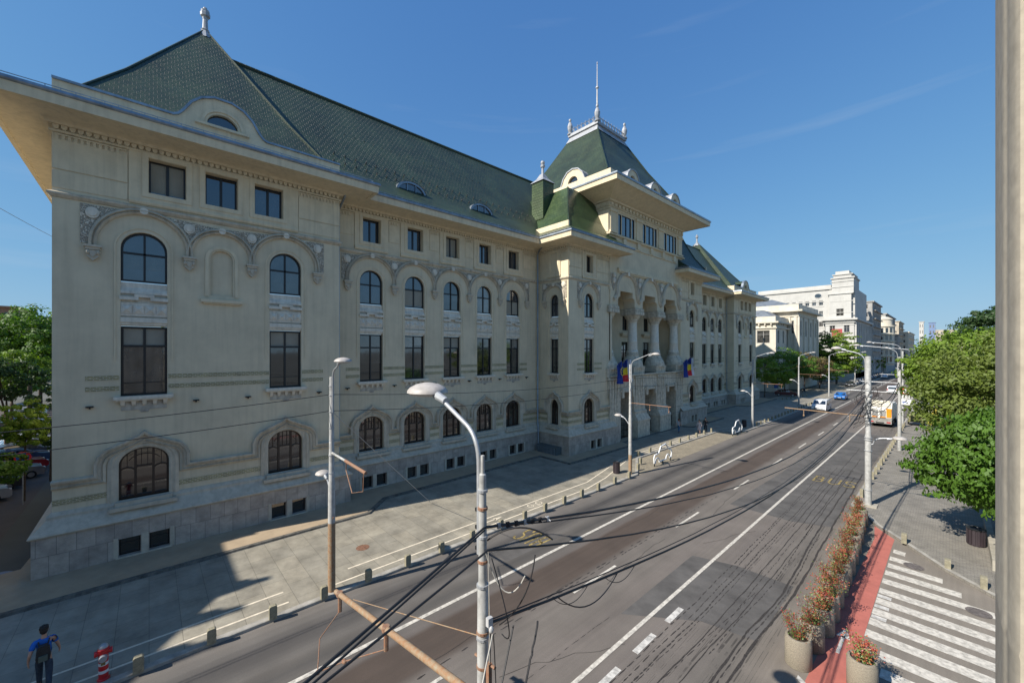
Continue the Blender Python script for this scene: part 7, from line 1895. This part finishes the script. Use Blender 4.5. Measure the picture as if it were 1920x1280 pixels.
# ================================================================== OTHER BUILDINGS
cream = M('cream_masonry', (.60, .55, .45), .9, noise_amt=.08, nscale=.5, streak=.12); white_m = M('white_masonry', (.47, .46, .43), .9, noise_amt=.06, nscale=.4, streak=.08)
grey_m = M('grey_masonry', (.36, .35, .33), .9, noise_amt=.15, nscale=.5, streak=.35); tan_m = M('tan_masonry', (.48, .42, .33), .9, noise_amt=.2, nscale=.3, streak=.35)
slate = M('slate_roof', (.16, .18, .20), .5, noise_amt=.15, nscale=1)
def win_simple(w_, h, mull=True):
    f = MB(); f.sweep(L0, rect_loop(-w_ / 2, w_ / 2, 0, h), [(0, 0), (0, .09), (.12, .09), (.12, 0)], closed=True)
    if mull: f.fbox(L0, -.05, .05, 0, h, 0, .05); f.fbox(L0, -w_ / 2, w_ / 2, h * .68, h * .68 + .07, 0, .05)
    g = MB(); g.prism(L0, rect_loop(-w_ / 2, w_ / 2, 0, h), -.02, 0.0)
    fo = f.build('window', grey_m, None, local=True); go = g.build('pane', glass_dark, fo, local=True); go.parent = fo
    return proto(fo)
WS = {}
def getw(w_, h, mull=True):
    k = (w_, h, mull)
    if k not in WS: WS[k] = win_simple(w_, h, mull)
    return WS[k]
def facade(b, F, u0, u1, z0, z1, floors, bays, w_, h, mb, sill=.9, skip=None, mull=True, panes=None):
    """wall with real window openings"""
    holes = []; fh = (z1 - z0) / floors; bw = (u1 - u0) / bays
    for j in range(floors):
        for i in range(bays):
            if skip and skip(i, j): continue
            u = u0 + (i + .5) * bw; v = z0 + j * fh + sill
            lp = rect_loop(u - w_ / 2, u + w_ / 2, v, v + h); holes.append(lp); mb.reveal(F, lp, -.3, 0)
            c = copy_tree(getw(w_, h, mull), b); r = root_loc(b); c.location = Vector(F.p(u, v, -.26)) - r; c.rotation_euler = (0, 0, F.rot)
            if (i * 7 + j * 3) % 5 == 0: setmat(c.children[0], glass_half)
            elif (i + j) % 3 == 0: setmat(c.children[0], glass_blue)
    mb.holed(F, rect_loop(u0, u1, z0, z1), holes)
def ledge(mb, x0, x1, y0, y1, z, o=.4, h=.35): mb.box(x0 - o, x1 + o, y0 - o, y1 + o, z, z + h)
# ornate cream building (two wings)
b = thing('library_building', 'ornate cream building with grey roofs half hidden by trees past the palace', 'building', (-33, 122, 0))
wl_ = MB(); F = south(115); facade(b, F, -40, -29, 4, 17.2, 2, 2, 2.9, 3.2, wl_, sill=1.6); F = front(-29); facade(b, F, 115, 124, 4, 17.2, 2, 2, 1.4, 3.2, wl_, sill=1.6)
wl_.box(-40, -29.02, 115.02, 131, 0, 4); wl_.box(-40, -29.4, 115.4, 131, 4, 17)
F = south(127); facade(b, F, -29, -27, 4, 20.8, 2, 1, .9, 3.4, wl_, sill=2.5); F = front(-27); facade(b, F, 127, 150, 4, 20.8, 2, 4, 2.0, 4.2, wl_, sill=1.8)
wl_.box(-45, -27.02, 127.02, 150, 0, 4); wl_.box(-45, -27.4, 127.4, 150, 4, 20.6); wl_.box(-40, -29, 127, 127.4, 4, 20.8); wl_.build('wall', cream, b)
tr_ = MB(); ledge(tr_, -40, -29, 115, 131, 15.9, .3, .3); ledge(tr_, -40, -29, 115, 131, 17.2, .7, .4); ledge(tr_, -40, -29, 115, 131, 17.6, -.1, 1.3)
ledge(tr_, -45, -27, 127, 150, 20.7, 1.2, .45); ledge(tr_, -45, -27, 127, 150, 19.4, .25, .3); ledge(tr_, -45, -27, 127, 150, 21.15, .2, 1.5)
for k in range(8): tr_.box(-39.5 + 1.35 * k, -39.2 + 1.35 * k, 114.4, 115, 16.7, 17.2)
for k in range(5): tr_.box(-29.0 + .02, -28.7, 115.3 + 2 * k, 115.6 + 2 * k, 16.7, 17.2)
for xx in (-28.9, -27.5): tr_.box(xx - .3, xx + .3, 126.7, 127, 5, 19.3)
for yy in (127.4, 132.9, 138.6, 144.3, 149.5): tr_.box(-27, -26.65, yy - .45, yy + .45, 5, 19.3)
tr_.build('cornice', cream, b)
rf = MB(); loft(rf, [(-40, -29.3, 115.3, 131, 18.4), (-36, -33, 119, 126, 20.9)]); loft(rf, [(-45, -28, 128, 149.5, 22.4), (-38, -35, 135, 143, 25.2)]); rf.build('roof', slate, b)
for s_ in (133, 136):
    t_ = thing('distant_flag', 'striped flag on the street front of the cream building, %s one' % ('nearer' if s_ == 133 else 'farther'), 'flag', (-26.3, s_, 5))
    m = MB(); m.tube([(-26.7, s_, 6.0), (-25.2, s_, 8.0)], .04, 6); m.build('flagstaff', galv, t_)
    for q, c in enumerate(((.02, .05, .35), (.7, .5, .03), (.6, .03, .03))): m = MB(); m.add([(-25.3 + .45 * q - .3, s_, 7.8 - .1 * q), (-24.85 + .45 * q - .3, s_ + .1, 7.7 - .1 * q), (-24.9 + .45 * q - .3, s_ + .1, 6.3), (-25.35 + .45 * q - .3, s_, 6.4)], [(0, 1, 2, 3)]); m.build('stripe', bpy.data.materials.get('dflag%d' % q) or M('dflag%d' % q, c, .8), t_)
# big white block with a stepped tower
X0 = -21.0; Y0 = 172.3
b = thing('white_block', 'large white office block with oval windows and a stepped end tower', 'building', (-40, 185, 0))
wl_ = MB(); FS_ = south(Y0)
zt_ = 31.0
facade(b, FS_, -50.5, -29.0, 3, 28.8, 7, 11, 1.15, 1.7, wl_, sill=.9); wl_.holed(FS_, rect_loop(-50.5, -29.0, 28.8, 31.5), [])
facade(b, south(Y0 - 1.6), -28.5, X0, 3, 20.8, 3, 2, 1.5, 2.4, wl_, sill=1.5, skip=lambda i, j: i == 0 and j < 2)
facade(b, south(Y0 - 1.0), -27.6, -21.8, 20.8, 29.5, 1, 1, 2.0, 2.4, wl_, sill=1.2)
wl_.box(-50.5, X0 - .02, Y0 + .4, 200, 0, 31.2); wl_.box(-28.48, X0 - .4, Y0 - 1.2, 210, 0, 20.6); wl_.box(-28.5, X0 - .02, Y0 - 1.58, 210, 0, 3); wl_.box(-27.6, -21.8, Y0 - .6, 182, 20.8, 31); wl_.box(-50.5, -29.0, Y0 + .02, Y0 + .4, 0, 3)
wl_.box(-26.9, -21.2 + .0, Y0 - .9, 183, 29.5, 34.8); wl_.box(-26.5, -21.8, Y0 - .7, 182, 34.8, 35.9); wl_.box(-26.0, -22.4, Y0 - .4, 180, 35.9, 37.0); wl_.box(-29.0, -27.6, Y0 - .3, 180, 20.8, 30.9)
F = front(X0); facade(b, F, Y0 - 1.6, 210, 3, 20.8, 3, 9, 1.5, 3.2, wl_, sill=1.5); facade(b, front(X0 - 1.5), Y0 + 6, 205, 20.8, 29, 2, 8, 1.6, 2.2, wl_, sill=1.2)
wl_.build('wall', white_m, b)
tr_ = MB(); tr_.box(-29.6, X0 + .9, Y0 - 2.3, 210.5, 20.5, 21.1); tr_.box(-29.2, X0 + .4, Y0 - 1.9, 210, 19.6, 19.8); tr_.box(-50.8, -26.5, Y0 - .4, 201, 31.3, 31.9); tr_.box(-49.5, -27.4, Y0 + 1, 199, 31.9, 33.0); tr_.box(-27.2, -20.9, Y0 - 1.2, 183.3, 34.5, 34.9); tr_.box(-26.8, -21.4, Y0 - 1.0, 182.3, 35.7, 36.0)
tr_.box(-28.0, -21.4, Y0 - 1.3, 183, 29.3, 29.6); tr_.box(-50.5, -29, Y0 - .15, Y0 + .1, 27.2, 27.5); tr_.box(X0 - 1.7, X0 - .9, Y0 + 5.5, 206, 29, 29.6)
for k in range(7): tr_.box(-50.6, -29.0, Y0 - .10, Y0 + .1, 3.4 + 3.686 * k, 3.55 + 3.686 * k)
for k in range(12): tr_.box(-50.5 + 1.955 * k - .12, -50.5 + 1.955 * k + .12, Y0 - .07, Y0 + .1, 3, 28.8)
for z in (8.5, 14.4, 18.8): tr_.box(-28.6, X0 + .1, Y0 - 1.72, Y0 - 1.55, z, z + .2)
for z in (23.0, 26.8, 31.6, 33.4): tr_.box(-27.3, -21.1, Y0 - 1.06, Y0 - .8, z, z + .18)
for k in range(10): tr_.box(X0, X0 + .55, Y0 - 1.2 + 4.1 * k, Y0 - .3 + 4.1 * k, 3, 19.6)
for (x, z) in ((-47.0, 29.4), (-30.8, 29.4)):
    tr_.prism(FS_, arc(x, z, 1.15, 0, 2 * pi, 20, .9)[:-1], 0, .12)
tr_.build('cornice', white_m, b)
for (x, z) in ((-47.0, 29.4), (-30.8, 29.4)): m = MB(); m.prism(FS_, arc(x, z, .95, 0, 2 * pi, 20, .72)[:-1], .12, .15); m.build('oval_window', glass_blue, b)
m = MB(); m.box(-26.8, -24.0, Y0 - 1.66, Y0 - 1.58, 14.3, 17.6); m.build('red_blind', M('faded_red_blind', (.35, .06, .06), .8), b); m = MB(); m.box(-27.9, -22.9, Y0 - 2.5, Y0 - 1.6, 13.4, 13.7)
for k in range(22): m.box(-27.9 + .23 * k, -27.85 + .23 * k, Y0 - 2.48, Y0 - 2.42, 13.7, 14.8)
m.box(-27.9, -22.9, Y0 - 2.5, Y0 - 2.42, 14.8, 14.9); m.build('balcony', iron, b)
def block(name, label, x0, x1, y0, y1, h, mat, floors, bx, byy, extra=None, grp=None):
    b = thing(name, label, 'building', ((x0 + x1) / 2, (y0 + y1) / 2, 0), 0, grp); wl_ = MB()
    if bx: facade(b, south(y0), x0, x1, 3.5, h, floors, bx, (x1 - x0) / bx * .42, (h - 3.5) / floors * .5, wl_, sill=.8)
    else: wl_.box(x0, x1, y0, y0 + .3, 3.5, h)
    facade(b, front(x1), y0, y1, 3.5, h, floors, byy, (y1 - y0) / byy * .45, (h - 3.5) / floors * .5, wl_, sill=.8)
    wl_.box(x0, x1 - .02, y0 + .02, y1, 0, 3.5); wl_.box(x0, x1 - .4, y0 + .4, y1 - .02, 3.5, h); wl_.build('wall', mat, b)
    t = MB(); t.box(x0 - .3, x1 + .5, y0 - .3, y1 + .3, h, h + .5); 
    for j in range(1, floors): t.box(x1, x1 + .9, y0 + 2, y1 - 2, 3.5 + (h - 3.5) / floors * j, 3.5 + (h - 3.5) / floors * j + .25)
    t.build('cornice', mat, b)
    if extra: extra(b)
    return b
block('apartment_block', 'narrow brownish block behind the white office block', -34, -20.4, 210.5, 240, 29.5, grey_m, 8, 3, 7)
def bay_(b):
    m = MB(); m.lathe(-21.5, 257.5, [(4.2, 3.5), (4.2, 21.5), (4.6, 21.6), (4.6, 22.2), (3.6, 22.3), (3.6, 25), (3.9, 25.1), (2.2, 26.2), (0, 26.6)], 20); m.build('round_bay', cream, b, smooth=True)
    for j in range(5):
        for a in (-1.9, -1.5, -1.1, -.7):
            x = -21.5 + 4.2 * cos(a); y = 257.5 + 4.2 * sin(a); F = Fr(-21.5, 257.5, a + pi / 2); g = MB(); g.fbox(F, -.45, .45, 5.2 + j * 3.4, 7.4 + j * 3.4, 4.15, 4.25); g.build('bay_window', glass_dark, b)
        m = MB(); m.lathe(-21.5, 257.5, [(4.2, 4.3 + j * 3.4), (4.9, 4.35 + j * 3.4), (4.9, 4.6 + j * 3.4), (4.2, 4.62 + j * 3.4)], 20); m.build('balcony', cream, b)
block('apartment_block', 'grey apartment block with a rounded cream corner bay', -36, -20.2, 256, 305, 27.5, grey_m, 7, 4, 10, bay_)
block('apartment_block', 'tan block with stained blind gable far down the street', -33, -19.5, 318, 352, 27.0, tan_m, 6, 0, 6)
block('apartment_block', 'low grey house squeezed before the tan gable', -30, -19.0, 306, 317, 19.0, grey_m, 4, 2, 2)
block('apartment_block', 'pale block behind the tan gable', -32, -17.5, 356, 420, 22.0, cream, 5, 3, 9)
block('office_tower', 'slim pale tower with a white crown far at the street end', -16.8, -14.2, 470, 476, 34.0, white_m, 6, 2, 2)
block('office_tower', 'bluish glass office top beyond the slim tower', -12.5, -8.5, 520, 526, 35.5, M('blue_cladding', (.16, .22, .36), .35, noise_amt=.1), 6, 2, 2)
block('apartment_block', 'faint tan house closing the far end of the street', -9, 4, 560, 590, 30.0, tan_m, 6, 5, 3)
block('apartment_block', 'beige block at the right of the far street end', 3, 22, 430, 460, 22.0, tan_m, 5, 6, 3)
block('modern_building', 'orange-framed flat-roofed building above the trees at the left edge', -190, -168, -30, -25.9, 21.6, M('orange_frame', (.45, .22, .12), .7), 5, 6, 3)
block('modern_building', 'low grey roof peeping between trees and palace', -230, -200, -26, -12, 21, grey_m, 5, 6, 3)
# buildings out of the frame on this side: they shade the left foreground and stand in the window reflections
b = block('corner_house', 'tall corner house outside the frame whose shadow covers the bottom left paving', -60, -25.6, -60, -18.6, 17.6, cream, 5, 8, 9)
m = MB(); lp_ = [(-25.5, -18.3), (-20.6, -22.3), (-20.6, -60), (-26, -60)]
tri_ = tessellate_polygon([[Vector((x, y, 0)) for x, y in lp_]]); m.add([(x, y, 17.7) for x, y in lp_], tri_); m.add([(x, y, 0) for x, y in lp_] + [(x, y, 17.7) for x, y in lp_], [(k, (k + 1) % 4, 4 + (k + 1) % 4, 4 + k) for k in range(4)])
m.build('corner_wing', cream, b)
m = MB(); 
for (x, y, h_) in ((-25.6, -18.7, .9), (-23.9, -19.7, .7), (-22.4, -20.9, .8), (-31, -18.6, 1.2)): m.box(x - .35, x + .35, y - .5, y + .35, 17.6, 17.6 + h_); m.box(x - .18, x + .18, y - .2, y + .2, 17.6 + h_, 18.3 + h_)
m.build('shadow_pinnacle', cream, b)  # unseen roof stubs, added to give the house's shadow a spiky edge
b = thing('own_building', 'building from which the photograph is taken, only its pilaster shows', 'building', (10, -15, 0))
wl_ = MB(); facade(b, Fr(.32, 0, -pi / 2), 12.0, 45, 3.5, 17.5, 4, 8, 1.6, 2.2, wl_, sill=1.0)
wl_.box(.72, 14, -45, 1.1, 0, 17.4); wl_.box(.34, .7, -45, 1.1, 0, 3.4); wl_.box(.34, .7, -11.9, 1.0, 3.4, 17.4); wl_.build('wall', grey_m, b)

for _p in protos: drop(_p)
